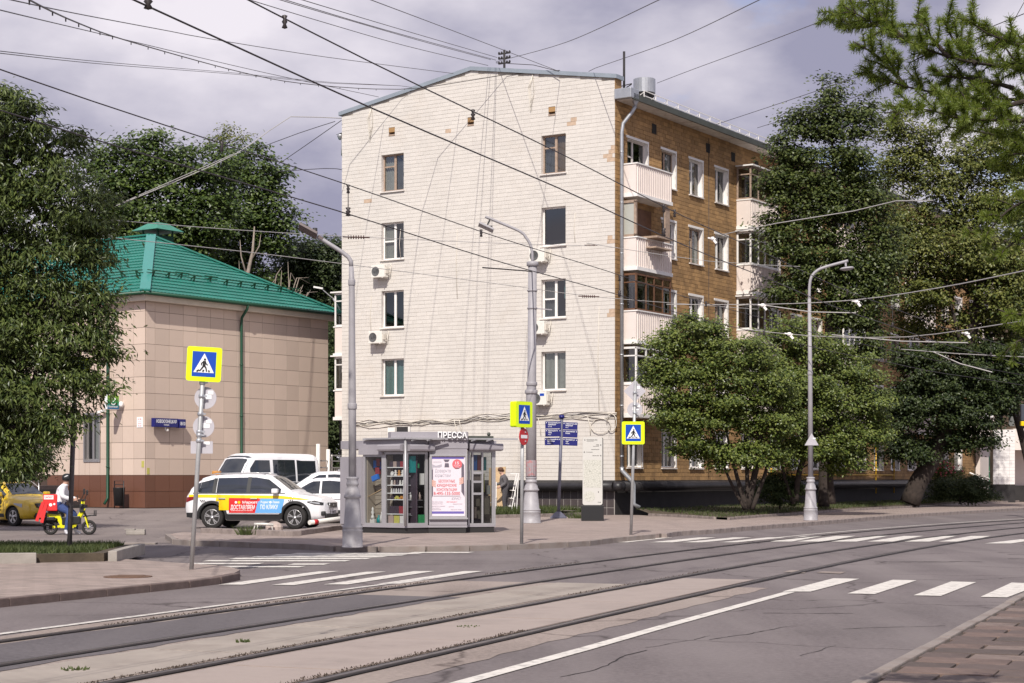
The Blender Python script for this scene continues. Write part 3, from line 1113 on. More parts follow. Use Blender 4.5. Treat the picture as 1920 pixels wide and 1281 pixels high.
def window(parent, W, a0, a1, z0, z1, fm='white', curt='curtain_d', split=.5, transom=None, depth=.15, reveal='white_old', sill=True, lintel=None, side=None, jamb=None, fw=.06):
    """Window in an opening: reveals and frame, with panes, curtain and sill as its pieces."""
    b = MB()
    dp = -depth
    for (p, q) in (((a0, z0), (a1, z0)), ((a1, z0), (a1, z1)), ((a1, z1), (a0, z1)), ((a0, z1), (a0, z0))):
        b.add([W(*p, .002), W(*q, .002), W(*q, dp - .02), W(*p, dp - .02)], [(0, 1, 2, 3)], 1)
    f0, f1 = dp - .05, dp
    wbox(b, W, a0, a0 + fw, z0, z1, f0, f1)
    wbox(b, W, a1 - fw, a1, z0, z1, f0, f1)
    wbox(b, W, a0 + fw, a1 - fw, z0, z0 + fw, f0, f1)
    wbox(b, W, a0 + fw, a1 - fw, z1 - fw, z1, f0, f1)
    am = a0 + (a1 - a0) * (split or 0)
    xs = [a0 + fw, a1 - fw]
    if split:
        wbox(b, W, am - .055, am + .055, z0 + fw, z1 - fw, f0, f1 + .005)
        xs = [a0 + fw, am - .055, am + .055, a1 - fw]
    if transom:
        wbox(b, W, xs[transom[0]], xs[transom[0] + 1], z0 + (z1 - z0) * transom[1] - .03, z0 + (z1 - z0) * transom[1] + .03, f0, f1 + .003)
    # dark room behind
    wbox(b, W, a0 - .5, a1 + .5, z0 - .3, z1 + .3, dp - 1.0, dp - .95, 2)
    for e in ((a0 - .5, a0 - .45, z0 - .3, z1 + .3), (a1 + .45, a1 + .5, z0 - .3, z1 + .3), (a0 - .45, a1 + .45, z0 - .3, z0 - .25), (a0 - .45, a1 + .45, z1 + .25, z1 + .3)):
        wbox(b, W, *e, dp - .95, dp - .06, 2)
    win = outward(b.build('window', [M[fm], M[reveal], M['dark_room']], parent))
    for k in range(0, len(xs), 2):
        g = MB(); g.add([W(xs[k], z0 + fw, dp - .025), W(xs[k + 1], z0 + fw, dp - .025), W(xs[k + 1], z1 - fw, dp - .025), W(xs[k], z1 - fw, dp - .025)], [(0, 1, 2, 3)])
        g.build('pane', M['glass'], win)
    if curt:
        for (cm, c0, c1, cz) in (curt if isinstance(curt, list) else [(curt, 0, 1, 0)]):
            g = MB()
            n = 14
            vs, fs = [], []
            for i in range(n + 1):
                t = c0 + (c1 - c0) * i / n
                o = dp - .12 - .025 * math.sin(i * 2.3)
                vs += [W(a0 + (a1 - a0) * t, z0 + (z1 - z0) * cz, o), W(a0 + (a1 - a0) * t, z1, o)]
            for i in range(n): fs.append((2 * i, 2 * i + 2, 2 * i + 3, 2 * i + 1))
            g.add(vs, fs)
            g.build('curtain', M[cm], win)
    if sill:
        g = MB(); wbox(g, W, a0 - .05, a1 + .05, z0 - .06, z0 - .012, -.1, .09)
        outward(g.build('sill', M['white_old'], win))
    if lintel:
        g = MB(); wbox(g, W, a0 - .1, a1 + .1, z1 + .004, z1 + lintel, -.02, .035)
        outward(g.build('lintel', M['white'], win))
    if jamb:
        g = MB(); wbox(g, W, a1 + .004, a1 + .1, z0 + .01, z1, -.02, .03)
        outward(g.build('jamb_plaster', M['white'], win))
    return win


# ================================================================== THE APARTMENT HOUSE
TX, TY = .5327, .8463
AP = thing('apartment_building', 'five storey apartment house with white painted end wall and ochre brick street front', 'building', (4.05, 70, 0), math.atan2(TY, TX))
WF = lambda a, z, o: Vector((-o, a, z))            # white end wall: a runs to the left
WS = lambda a, z, o: Vector((a, -o, z))            # street front: a runs away


def fa(px): q = (px - 960) / FOC; return (4.05 - 70 * q) / (TY + TX * q)
def fz(px, py): a = fa(px); return EYE + (HORIZON - py) * (70 + TX * a) / FOC
def sa(px): q = (px - 960) / FOC; return (70 * q - 4.05) / (TX - TY * q)
def sz(px, py): return EYE + (HORIZON - py) * (70 + TY * sa(px)) / FOC


WID, LEN, ZB, ZE, ZR = 13.5, 62.0, 1.47, 17.3, 18.42
holesF, winF = [], []
for k in range(4):
    z0 = 13.82 - 2.905 * k
    winF += [(2.24, 3.38, z0, z0 + 1.55), (10.2, 11.37, z0 - .03, z0 + 1.54)]
vents = [(fa(px) - .16, fa(px) + .16, 16.15, 16.5) for px in (735, 883, 1035)]
holesF = winF + vents
gab = lambda z: (0, WID) if z < ZE else ((z - ZE) / (ZR - ZE) * WID / 2, WID - (z - ZE) / (ZR - ZE) * WID / 2)
holed_wall('wall', 0, WID, ZB, ZE, holesF, WF, M['mortar_w'], AP, extra=[(0, ZE), (WID, ZE), (WID / 2, ZR)])
rects = brick_rects(0, WID, ZB, ZR, .35, .161, holesF, gab, .009, .4)
rects.sort(key=lambda r: (r[0] + r[1]) * .9 + abs((r[2] + r[3]) / 2 - 4) * .12)
near, rest = rects[:300], rects[300:]
flk = [r for r in near if (math.hypot((r[0] + r[1]) / 2 - .2, ((r[2] + r[3]) / 2 - 14.4) / 2) < .16) or (math.hypot((r[0] + r[1]) / 2 - .2, (r[2] + r[3]) / 2 - 11.0) < .14) or (r[0] < .1 and abs(r[2] - 8) < .1)]
for q in near:
    ca, cz = (q[0] + q[1]) / 2, (q[2] + q[3]) / 2
    V, Fc = brick_arrays([(q[0] - ca, q[1] - ca, q[2] - cz, q[3] - cz)], WF)
    o = np_mesh('brick', V, Fc, M['brick_flake' if q in flk else 'brick_w'], AP)
    o.location = WF(ca, cz, 0)
V, Fc = brick_arrays(rest, WF)
mi = np.zeros(len(Fc), dtype=np.int32)
for i, r in enumerate(rest):
    ca, cz = (r[0] + r[1]) / 2, (r[2] + r[3]) / 2
    for (fx, fy, rad) in ((1072, 228, .14), (843, 248, .1), (690, 380, .12)):
        if math.hypot(ca - fa(fx), cz - fz(fx, fy)) < rad: mi[i * 5:i * 5 + 5] = 1
o = np_mesh('brick_facing', V, Fc, [M['brick_w'], M['brick_flake']], AP, midx=mi); o['kind'] = 'stuff'
curts = [
    ([('curtain_b', 0, .5, 0), ('curtain_d', .55, 1, .0)], 'wood_old', (2, .68)), ([('curtain_d', 0, .45, 0), ('curtain_w', .5, 1, 0)], 'wood_old', (2, .68)),
    ([], 'white', None), ([('curtain_w', .55, 1, 0), ('curtain_d', .0, .3, 0)], 'white', (2, .5)),
    ([('curtain_d', .5, 1, 0), ('curtain_t', 0, .2, .5)], 'white', (2, .5)), ([], 'white', None),
    ([('curtain_w', 0, 1, 0)], 'white', None), ([('curtain_t', 0, 1, 0)], 'white', None)]
for (w, (cu, fm, tr)) in zip(winF, curts):
    open3 = fm == 'white' and not cu and w[0] < 5
    window(AP, WF, *w, fm=fm, curt=cu, split=None if open3 else .47, transom=tr, reveal='white_old')
for i, v in enumerate(vents):
    b = MB()
    for (p, q) in (((v[0], v[2]), (v[1], v[2])), ((v[1], v[2]), (v[1], v[3])), ((v[1], v[3]), (v[0], v[3])), ((v[0], v[3]), (v[0], v[2]))):
        b.add([WF(*p, .0), WF(*q, .0), WF(*q, -.35), WF(*p, -.35)], [(0, 1, 2, 3)])
    wbox(b, WF, v[0], v[1], v[2], v[3], -.4, -.35, 1)
    wbox(b, WF, v[0], v[1], v[2] - .02, v[2] + .05, -.2, .03)
    b.build('attic_vent', [M['wood_old'], M['dark_room']], AP)

# street front
stacks = [.45, 11.2, 22.2, 32.9, 43.7, 54.4]
holesS, winS = [], []
for i, s in enumerate(stacks):
    for k in range(5):
        z0 = 13.62 - 2.905 * k
        for off in (3.5, 6.05, 8.55):
            if s + off + 1.3 > LEN: continue
            winS.append((s + off, s + off + 1.25, z0, z0 + 1.5, k))
        if k < 4: winS.append((s + .55, s + 2.25, z0 - .75, z0 + 1.5, k))
        elif i != 4: winS.append((s + .5, s + 1.75, z0, z0 + 1.5, k))
holesS = [w[:4] for w in winS]
atv = [(sa(px) - .2, sa(px) + .2, 15.65, 16.05) for px in (1226, 1327, 1374, 1418)]
holed_wall('wall', 0, LEN, ZB, 16.5, holesS, WS, M['mortar_b'], AP)
rects = brick_rects(0, LEN, ZB, 16.5, .36, .161, holesS)
rects += brick_rects(0, .47, 16.5, ZE, .36, .161, [])
V, Fc = brick_arrays([r for r in rects if r[0] < 45], WS, .014, .006)
V += [tuple(v) for v in ()]
o = np_mesh('brick_facing', V, Fc, M['brick_b'], AP); o['kind'] = 'stuff'
b = MB()
for v in atv: wbox(b, WS, v[0], v[1], v[2], v[3], .0, .02)
outward(b.build('attic_vent', M['dark_room'], AP))
for n, w in enumerate(winS):
    if w[0] > 48: continue
    bal = w[1] - w[0] > 1.5
    fm = 'wood_old' if (n * 7) % 5 == 0 else 'white'
    if bal and w[4] < 3: fm = 'white_old'
    cu = [[('curtain_w', .5, 1, 0)], [('curtain_d', 0, 1, 0)], [], [('curtain_w', 0, .4, 0), ('curtain_b', .7, 1, 0)], [('curtain_d', 0, .4, 0)]][(n * 3) % 5]
    window(AP, WS, *w[:4], fm=fm, curt=cu, split=.42, reveal='white', lintel=.1, jamb=True, transom=(0, .7) if n % 2 else None)

# plinth with tiles and the wrapped heating pipe
b = MB()
wbox(b, WF, 0, WID, -.1, ZB, -.05, -.001)
wbox(b, WS, 0, LEN, -.1, ZB, -.05, -.003)
b.build('plinth', M['plinth'], AP)
b = MB(); wbox(b, WF, 0, WID, .1, 1.06, .0, .02); outward(b.build('tile_grout', M['grout'], AP))
tme = None
nt = int(WID / .33)
for r in range(3):
    for k in range(nt):
        if k * .33 > 11: continue
        if tme is None:
            b = MB(); wbox(b, WF, .012, .318, .012, .318, .0, .03)
            o = outward(b.build('plinth_tile', M['tile_dark'], AP)); tme = o.data
        else: o = linked('plinth_tile', tme, AP)
        o.location = (0, k * .33 + .02, .07 + r * .33)
b = MB(); wbox(b, WF, 0, WID, 1.06, ZB + .01, .0, .03); wbox(b, WS, 0, LEN, ZB - .06, ZB + .01, .0, .05)
outward(b.build('plinth_ledge', M['plinth'], AP))
b = MB()
b.tube([(-.26, 8.6, 1.24), (-.26, 4.5, 1.235), (-.26, 1.2, 1.245), (-.28, -.1, 1.24)], .19, 12)
b.tube([(-.28, -.1, 1.24), (-.2, -.28, 1.24), (0, -.32, 1.24)], .19, 12)
b.tube([(0, -.32, 1.24), (8, -.32, 1.25), (20, -.32, 1.24), (33, -.32, 1.25)], .2, 12)
b.build('heating_pipe', M['black_pipe'], AP)
# coping on the gable
b = MB()
for s in (0, 1):
    y0, y1 = (-.12, WID / 2) if not s else (WID + .12, WID / 2)
    za, zb_ = ZE - .02, ZR
    pts = [(y0, za), (y1, zb_), (y1, zb_ + .16), (y0, za + .16)]
    b.prism(pts, (-.1, 0, 0), (0, 1, 0), (0, 0, 1), (.62, 0, 0))
outward(b.build('coping', M['coping'], AP))
# roof, eave, fascia
b = MB()
b.add([(.5, -.72, 16.62), (LEN, -.72, 16.62), (LEN, WID / 2, 17.9), (.5, WID / 2, 17.9)], [(0, 1, 2, 3)])
b.add([(.5, WID + .72, 16.62), (LEN, WID + .72, 16.62), (LEN, WID / 2, 17.9), (.5, WID / 2, 17.9)], [(3, 2, 1, 0)])
b.add([(LEN, 0, 0), (LEN, WID, 0), (LEN, WID, 16.6), (LEN, WID / 2, 17.88), (LEN, 0, 16.6)], [(0, 1, 2, 3, 4)])
b.add([(0.3, WID, 0), (LEN, WID, 0), (LEN, WID, 16.6), (.3, WID, 16.6)], [(3, 2, 1, 0)])
b.build('roof', M['roof_grey'], AP)
b = MB(); b.box(.1, LEN, -.7, .0, 16.44, 16.5); b.build('soffit', M['white_old'], AP)
b = MB(); b.box(.12, LEN, -.78, -.7, 16.42, 16.66); b.box(.3, LEN, -.7, .2, 16.5, 16.62); b.build('fascia', M['fascia'], AP)
b = MB(); b.box(-.02, .5, -.02, .0, 16.5, ZE); b.box(-.0, .5, .0, WID, 16.3, ZE - .03); 
b.prism([(0.02, ZE - .03), (WID - .02, ZE - .03), (WID / 2, ZR - .03)], (.02, 0, 0), (0, 1, 0), (0, 0, 1), (.48, 0, 0))
b.build('parapet', M['brick_b'], AP)
b = MB(); b.bbox(-.12, .55, -.78, -.03, 16.45, 16.85, .03); b.build('eave_box', M['zinc'], AP)
b = MB()
for k in range(38):
    x = 1.6 + k * 1.0
    b.bar((x, -.45, 16.66), (x, -.45, 17.06), .03)
    b.bar((x, -.45, 17.0), (x, .0, 16.75), .02)
for z in (16.85, 17.05): b.bar((1.6, -.45, z), (39, -.45, z), .03)
b.build('roof_railing', M['white'], AP)
b = MB()
b.box(2.35, 3.15, -.1, .5, 16.6, 17.2, 1)
b.lathe([(.2, 17.05), (.2, 17.2), (.45, 17.22), (.45, 17.78), (.42, 17.8), (0, 17.8)], (2.75, .15, 0), 24, smooth=False)
b.build('vent_drum', [M['zinc'], M['plinth']], AP)
b = MB(); b.tube([(1.3, .3, 16.8), (1.3, .3, 18.65)], .05, 8); b.bar((1.2, -.1, 17.3), (1.6, .6, 17.35), .03); b.bar((1.0, -.2, 17.22), (1.5, .3, 17.25), .03)
b.build('antenna_mast', M['plinth'], AP)
ay = fa(926)
b = MB(); b.tube([(.8, ay, 17.8), (.8, ay, 19.3)], .05, 8)
for z in (18.75, 18.95, 19.15):
    b.bar((.8, ay - .28, z), (.8, ay + .28, z), .05)
    for yy in (-.26, -.13, .13, .26): b.lathe([(0, 0), (.04, .0), (.045, .06), (.02, .1), (0, .1)], (.8, ay + yy, z), 8)
b.build('wire_mast', M['plinth'], AP)
# downpipe at the corner
b = MB()
b.lathe([(.07, 0), (.07, .1), (.15, .25), (.15, .32), (0, .32)], (.55, -.62, 16.2), 12)
b.tube([(.55, -.62, 16.25), (.5, -.5, 16.0), (.3, -.2, 15.55), (.26, -.16, 15.2), (.26, -.16, 2.0)], .075, 10)
for z in range(2, 16, 2): b.lathe([(.085, 0), (.085, .05)], (.26, -.16, z + .4), 10)
b.tube([(.26, -.16, 2.0), (.26, -.18, 1.85), (.4, -.55, 1.45), (.42, -.6, 1.3), (.42, -.6, .55), (.55, -.8, .4)], .09, 10)
b.build('downpipe', M['zinc'], AP)
b = MB(); b.tube([(.2, WID + .12, 15.6), (.2, WID + .12, 16.3)], .07, 8); b.lathe([(.07, 0), (.14, .15), (.14, .22)], (.2, WID + .25, 16.3), 10); b.build('downpipe', M['zinc'], AP)
b = MB(); b.tube([(8.35, -.03, 16.3), (8.35, -.03, 1.6)], .012, 5); b.build('facade_cable', M['cable'], AP)


def balcony(x0, x1, z, D=.75, glazed=None, name='balcony', W=WS, frame='white', inner=None, cov=True):
    """Clad balcony: parapet z..z+1.2 on a slab, with optional glazing above."""
    b = MB()
    zb, zt = z + .1, z + 1.24
    # corrugated front
    n = int((x1 - x0) / .15)
    st = (x1 - x0) / n
    vs, fs = [], []
    prof = [(0, 0), (.42, 0), (.5, .045), (.92, .045)]
    for i in range(n):
        for (t, o) in prof: vs += [W(x0 + (i + t) * st, zb, D - .045 + o), W(x0 + (i + t) * st, zt, D - .045 + o)]
    vs += [W(x1, zb, D - .045), W(x1, zt, D - .045)]
    for i in range(len(vs) // 2 - 1): fs.append((2 * i, 2 * i + 2, 2 * i + 3, 2 * i + 1))
    b.add(vs, fs)
    wbox(b, W, x0 + .01, x1 - .01, zb, zt, D - .09, D - .06)
    wbox(b, W, x0, x0 + .04, zb, zt, .02, D - .05)
    wbox(b, W, x1 - .04, x1, zb, zt, .02, D - .05)
    wbox(b, W, x0 - .03, x1 + .03, zt, zt + .05, D - .1, D + .03, 1)
    wbox(b, W, x0 - .03, x0 + .06, zt, zt + .05, .02, D - .1, 1)
    bal = outward(b.build(name, [M['panel_w'], M['white']], AP))
    g = MB(); wbox(g, W, x0 - .04, x1 + .04, z - .04, z + .1, .0, D + .03)
    outward(g.build('balcony_slab', M['white'], bal))
    if glazed:
        g = MB()
        t0, t1 = zt + .05, z + 2.75
        fr = .07
        posts = [x0, x0 + (x1 - x0) * .27, x0 + (x1 - x0) * .5, x0 + (x1 - x0) * .75, x1 - fr]
        for p in posts: wbox(g, W, p, p + fr, t0, t1, D - .1, D - .03)
        wbox(g, W, x0, x1, t1 - .08, t1, D - .105, D - .025)
        wbox(g, W, x0, x1, t0, t0 + .07, D - .105, D - .025)
        wbox(g, W, x0, x1, t0 + (t1 - t0) * .74, t0 + (t1 - t0) * .74 + .05, D - .1, D - .03)
        wbox(g, W, x0, x0 + fr, t0, t1, .02, .1)
        wbox(g, W, x0, x0 + fr, t1 - .08, t1, .1, D - .1); wbox(g, W, x0, x0 + fr, t0, t0 + .07, .1, D - .1)
        wbox(g, W, x0, x0 + fr, t0 + (t1 - t0) * .74, t0 + (t1 - t0) * .74 + .05, .1, D - .1)
        outward(g.build('glazing_frame', M[frame], bal))
        g = MB()
        g.add([W(x0 + .03, t0, .05), W(x0 + .03, t0, D - .06), W(x0 + .03, t1, D - .06), W(x0 + .03, t1, .05)], [(0, 1, 2, 3)])
        g.add([W(x0 + .05, t0, D - .06), W(x1, t0, D - .06), W(x1, t1, D - .06), W(x0 + .05, t1, D - .06)], [(0, 1, 2, 3)])
        g.build('pane', M['glass'], bal)
        if cov:
            g = MB(); wbox(g, W, x0 - .12, x1 + .1, t1, t1 + .06, .0, D + .12); outward(g.build('balcony_roof', M['white'], bal))
    return bal


FL = [12.7 - 2.9 * k for k in range(4)]
for i, s in enumerate(stacks[:5]):
    for k in range(4):
        gl, fr = None, 'white'
        if i == 0: gl, fr = [(None, ''), (None, ''), (1, 'wood_brown'), (1, 'white')][k]
        elif i == 1: gl, fr = [(1, 'wood_old'), (1, 'white'), (1, 'white'), (None, '')][k]
        else: gl, fr = [(1, 'white'), (None, ''), (1, 'wood_old'), (1, 'white')][(k + i) % 4]
        balcony(s, s + 2.98, FL[k], .75, gl, frame=fr or 'white', cov=(k == 0 or i > 0))
# the half open brown one on the second balcony from the top
b = MB()
z = FL[1] + 1.29
for (x, o) in ((.5, .1), (.5, .66)): wbox(b, WS, x - .05, x + .05, z, z + 1.4, o - .06, o + .04)
wbox(b, WS, .45, .55, z + 1.34, z + 1.44, .1, .7)
wbox(b, WS, .45, .55, z + .0, z + .1, .1, .7)
wbox(b, WS, 3.0, 3.4, z - .3, z + 1.4, .62, .68)
wbox(b, WS, 1.2, 2.6, z + .0, z + .08, .5, 1.25)
wbox(b, WS, 1.2, 1.3, z - .4, z + .0, .66, .74); wbox(b, WS, 2.5, 2.6, z - .4, z + .0, .66, .74)
wbox(b, WS, 1.2, 2.6, z - .4, z - .34, .6, 1.2)
outward(b.build('balcony_woodwork', M['wood_old'], AP))
b = MB(); b.add([WS(.5, z + .1, .12), WS(.5, z + .1, .62), WS(.5, z + 1.34, .62), WS(.5, z + 1.34, .12)], [(0, 1, 2, 3)]); b.build('pane', mat('frosted glass', (.42, .42, .38), .3), AP)
b = MB(); wbox(b, WS, 1.75, 2.95, z - 1.0, z + 1.3, .03, .06); outward(b.build('brown_curtain', M['wood_brown'], AP))
# enclosed balconies peeping out on the far side
WB = lambda a, z, o: Vector((a, WID + o, z))
for z in (FL[2] + .05, FL[3] + .15):
    balcony(.75, 3.6, z, 1.02, 1, W=WB, cov=True)
balcony(.75, 3.6, FL[0] - .6, .45, None, W=WB); balcony(.75, 3.6, FL[1] - .5, .45, None, W=WB)
# gas pipes on the front
b = MB()
for x, z1 in ((31, 3.6), (28.3, 3.2), (14.8, 2.6), (46.5, 3.4)):
    b.tube([(x, -.1, .75), (x, -.1, z1)], .035, 6); b.lathe([(.06, 0), (.06, .12)], (x, -.1, 1.9), 8); b.bar((x, -.1, z1), (x, .0, z1), .05)
b.tube([(14.8, -.1, 1.72), (31, -.1, 1.72)], .03, 6)
b.build('gas_pipe', M['yellow_pipe'], AP)
# old cable shadows' owners: thin cables hanging on the white wall
b = MB()
for px, y0, y1 in ((1124, 575, 770), (858, 430, 560), (752, 430, 486), (697, 555, 630), (1079, 400, 455)):
    b = MB(); b.tube([WF(fa(px), fz(px, y0), .03), WF(fa(px) + .06, (fz(px, y0) + fz(px, y1)) / 2, .035), WF(fa(px), fz(px, y1), .03)], .012, 5); b.build('wall_cable', M['cable_w'], AP)
for px, y0 in ((1000, 140), (698, 200)):
    a, z0 = fa(px), fz(px, y0)
    for k in range(3): b = MB(); b.tube([WF(a, z0, .04), WF(a + .12 + .05 * k, z0 - .5, .05), WF(a + .1, z0 - 1.1 - .2 * k, .05), WF(a - .05, z0 - .8, .05), WF(a, z0, .04)], .012, 5); b.build('wall_cable', M['cable_w'], AP)
cb = thing('cable_bundle', 'untidy bundle of pale cables running along the white wall above the kiosk', 'cables', AP.location, AP.rotation_euler.z)
for k in range(7):
    random.seed(40 + k)
    zz = 3.92 + random.uniform(-.12, .1)
    pts = [WF(a, zz + .07 * math.sin(a * random.uniform(1.2, 2) + k) + (.14 if a < 7 else 0) + random.uniform(-.03, .03),   .025 + random.uniform(0, .04)) for a in np.arange(-.1, 13.5, .55)]
    b = MB(); b.tube(pts, random.uniform(.008, .016), 5); b.build('cable', M['cable_w' if k % 4 else 'cable'], cb)
for a in (7.6, 7.35, 3.5, 1.2):
    b = MB(); b.tube([WF(a, 4.0, .06), WF(a - .1, 3.6, .05), WF(a - .12, 2.6 if a > 5 else 3.3, .05)], .016, 5); b.build('loose_cable', M['cable_w'], cb)
b = MB(); b.tube([WF(.6 + .45 * math.cos(t), 3.62 + .3 * math.sin(t), .07) for t in np.arange(0, 7, .5)], .015, 5); b.build('loose_cable', M['cable_w'], cb)
b = MB(); b.tube([WF(.1 + .22 * math.cos(t), 3.75 + .35 * math.sin(t), .1) for t in np.arange(0, 6, .5)], .018, 5)
b.build('loose_cable', M['cable_w'], cb)
random.seed(11)


def ac_unit(a, z, label, w=.72, h=.52, vent_left=True):
    r = thing('air_conditioner', label, 'air conditioner', AP.matrix_basis @ WF(a, z, 0) if False else Matrix.Translation(AP.location) @ Matrix.Rotation(AP.rotation_euler.z, 4, 'Z') @ WF(a, z, 0), AP.rotation_euler.z, 'air conditioners on the white wall')
    b = MB(); b.bbox(-.42, -.12, -w / 2, w / 2, 0, h, .02); b.build('casing', M['ac'], r)
    b = MB(); c = w * .16
    Mx = Matrix.Translation((-.421, c, h / 2)) @ Matrix.Rotation(R(-90), 4, 'Y')
    b.lathe([(.2, -.01), (.2, .012), (.18, .012), (.17, -.0), (0, .0)], n=20, M=Mx)
    for k in range(10):
        an = math.pi * k / 10
        b.bar(Mx @ Vector((.18 * math.cos(an), .18 * math.sin(an), .008)), Mx @ Vector((-.18 * math.cos(an), -.18 * math.sin(an), .008)), .008)
    b.build('fan_grille', M['grille'], r)
    b = MB()
    for y in (-w * .35, w * .35):
        b.bar((0, y, -.02), (-.45, y, -.02), .035); b.bar((-.02, y, -.3), (-.02, y, 0), .035)
    b.build('bracket', M['white_old'], r)
    b = MB(); b.tube([(-.2, -w / 2, .1), (-.15, -w / 2 - .08, .12), (-.03, -w / 2 - .08, .5), (-.0, -w / 2 + .05, .62)], .018, 6); b.bbox(-.36, -.16, -w / 2 - .04, -w / 2, .15, .4, .01); b.build('hose', M['cable_w'], r)
    return r


ac_unit(fa(719), 10.1, 'air conditioner under the third left window of the white wall, topmost of the left two')
ac_unit(fa(714), 7.3, 'air conditioner with open fan below the second left window of the white wall')
ac_unit(fa(1016), 10.25, 'topmost right air conditioner, half behind the tall grey pole')
ac_unit(fa(1016), 7.35, 'middle right air conditioner on the white wall beside the tall grey pole')
a4 = ac_unit(fa(1020), 4.5, 'lowest right air conditioner with a small blue label, above the blue signpost')
b = MB(); b.box(-.428, -.422, -.26, -.06, .36, .46); b.build('energy_label', M['sign_blue'], a4)

# ================================================================== THE BANK BUILDING WITH THE GREEN ROOF
BX, BY = .576, .8175
BK = thing('bank_building', 'low beige panelled building with brown plinth and green hipped metal roof', 'building', (-14.84, 72.05, 0), math.atan2(BY, BX))
WR = lambda a, z, o: Vector((a, -o, z))
WL = lambda a, z, o: Vector((-o, a, z))
BL, BW, Z0, ZP, ZT = 11.17, 20.0, .02, 1.686, 8.73
def ra(px): q = (px - 960) / FOC; return (14.84 + 72.05 * q) / (BX - BY * q)
def la(px): q = (px - 960) / FOC; return (-14.84 - 72.05 * q) / (BY + BX * q)
lw = (2.71, 3.58, 2.3, 4.2)
b = MB()
for (a0, a1, z0, z1) in cut_rects([(0, BW, 0, ZT)], [lw]): b.add([WL(a0, z0, 0), WL(a1, z0, 0), WL(a1, z1, 0), WL(a0, z1, 0)], [(0, 1, 2, 3)])
b.add([WR(0, 0, 0), WR(BL, 0, 0), WR(BL, ZT, 0), WR(0, ZT, 0)], [(0, 1, 2, 3)])
b.add([(BL, 0, 0), (BL, BW, 0), (BL, BW, ZT), (BL, 0, ZT)], [(0, 1, 2, 3)])
b.build('wall', M['joint'], BK)
rows = [(ZP - 1.33 + k * .665, ZP - .665 + k * .665) for k in range(2)] + [(ZP + k * .665, ZP + k * .665 + .665) for k in range(10)] + [(ZP + 6.65, ZT)]
pm = {}


def panel(W, a0, a1, z0, z1, m, key):
    w, h = round(a1 - a0, 3), round(z1 - z0, 3)
    k = (key, w, h, m)
    if k not in pm:
        b = MB(); g = .007
        wbox(b, W, g, w - g, g, h - g, .001, .022)
        o = outward(b.build('panel', M[m], BK)); pm[k] = o.data
    else: o = linked('panel', pm[k], BK)
    o.location = W(a0, z0, random.uniform(0, .003))


def panel_mat(m):
    nt = M[m].node_tree; N, L = nt.nodes, nt.links
    b = N['Principled BSDF']; src = b.inputs['Base Color'].links[0].from_socket
    oi = N.new('ShaderNodeObjectInfo'); mr = N.new('ShaderNodeMapRange')
    mr.inputs['To Min'].default_value, mr.inputs['To Max'].default_value = .9, 1.08
    L.new(oi.outputs['Random'], mr.inputs['Value'])
    hs = N.new('ShaderNodeHueSaturation'); L.new(mr.outputs[0], hs.inputs['Value']); L.new(src, hs.inputs['Color']); L.new(hs.outputs[0], b.inputs['Base Color'])
panel_mat('panel_beige'); panel_mat('panel_brown')
for ri, (z0, z1) in enumerate(rows):
    m = 'panel_brown' if ri < 2 else 'panel_beige'
    a = 0.0
    for k in range(14):
        w = .5 if k == 0 else .79 if k < 13 else BL - a
        panel(WR, a, a + w, z0, z1, m, 'R'); a += w
    for k in range(9):
        for (a0, a1, q0, q1) in cut_rects([(k * .66, k * .66 + .66, z0, z1)], [lw]):
            if a1 - a0 > .06 and q1 - q0 > .06: panel(WL, a0, a1, q0, q1, m, 'L')
    V = []
V, Fc = brick_arrays([(5.95 + k * .66, 6.6 + k * .66, z0 + .007, z1 - .007) for k in range(21) for (z0, z1) in rows[2:]], WL, .022, .002)
o = np_mesh('panel_facing', V, Fc, M['panel_beige'], BK); o['kind'] = 'stuff'
window(BK, WL, *lw, fm='steel', curt=[('curtain_w', .35, .7, 0)], split=.6, reveal='steel', sill=False, depth=.12)
b = MB()
for (a0, a1, z0, z1) in ((lw[0] - .07, lw[0], lw[2], lw[3]), (lw[1], lw[1] + .07, lw[2], lw[3]), (lw[0] - .07, lw[1] + .07, lw[3], lw[3] + .07), (lw[0] - .07, lw[1] + .07, lw[2] - .07, lw[2])):
    wbox(b, WL, a0, a1, z0, z1, .0, .06)
outward(b.build('window_surround', M['steel'], BK))
b = MB()
b.box(-.3, BL + .3, -.3, .06, ZT + .002, ZT + .28); b.box(-.3, .06, .06, BW, ZT + .002, ZT + .28)
b.build('eave_band', M['cream'], BK)
b = MB()
b.tube([(-.5, -.5, 9.02), (BL + .5, -.5, 9.02)], .07, 8); b.tube([(-.5, -.5, 9.02), (-.5, BW, 9.02)], .07, 8)
b.box(-.42, BL + .42, -.42, -.3, 8.96, 9.03); b.box(-.42, -.3, -.3, BW, 8.96, 9.03)
b.build('gutter', M['green_dark'], BK)
HZ, OV, AZ = 9.06, .48, 12.42
half = BL / 2
run = half + OV
rise = AZ - HZ


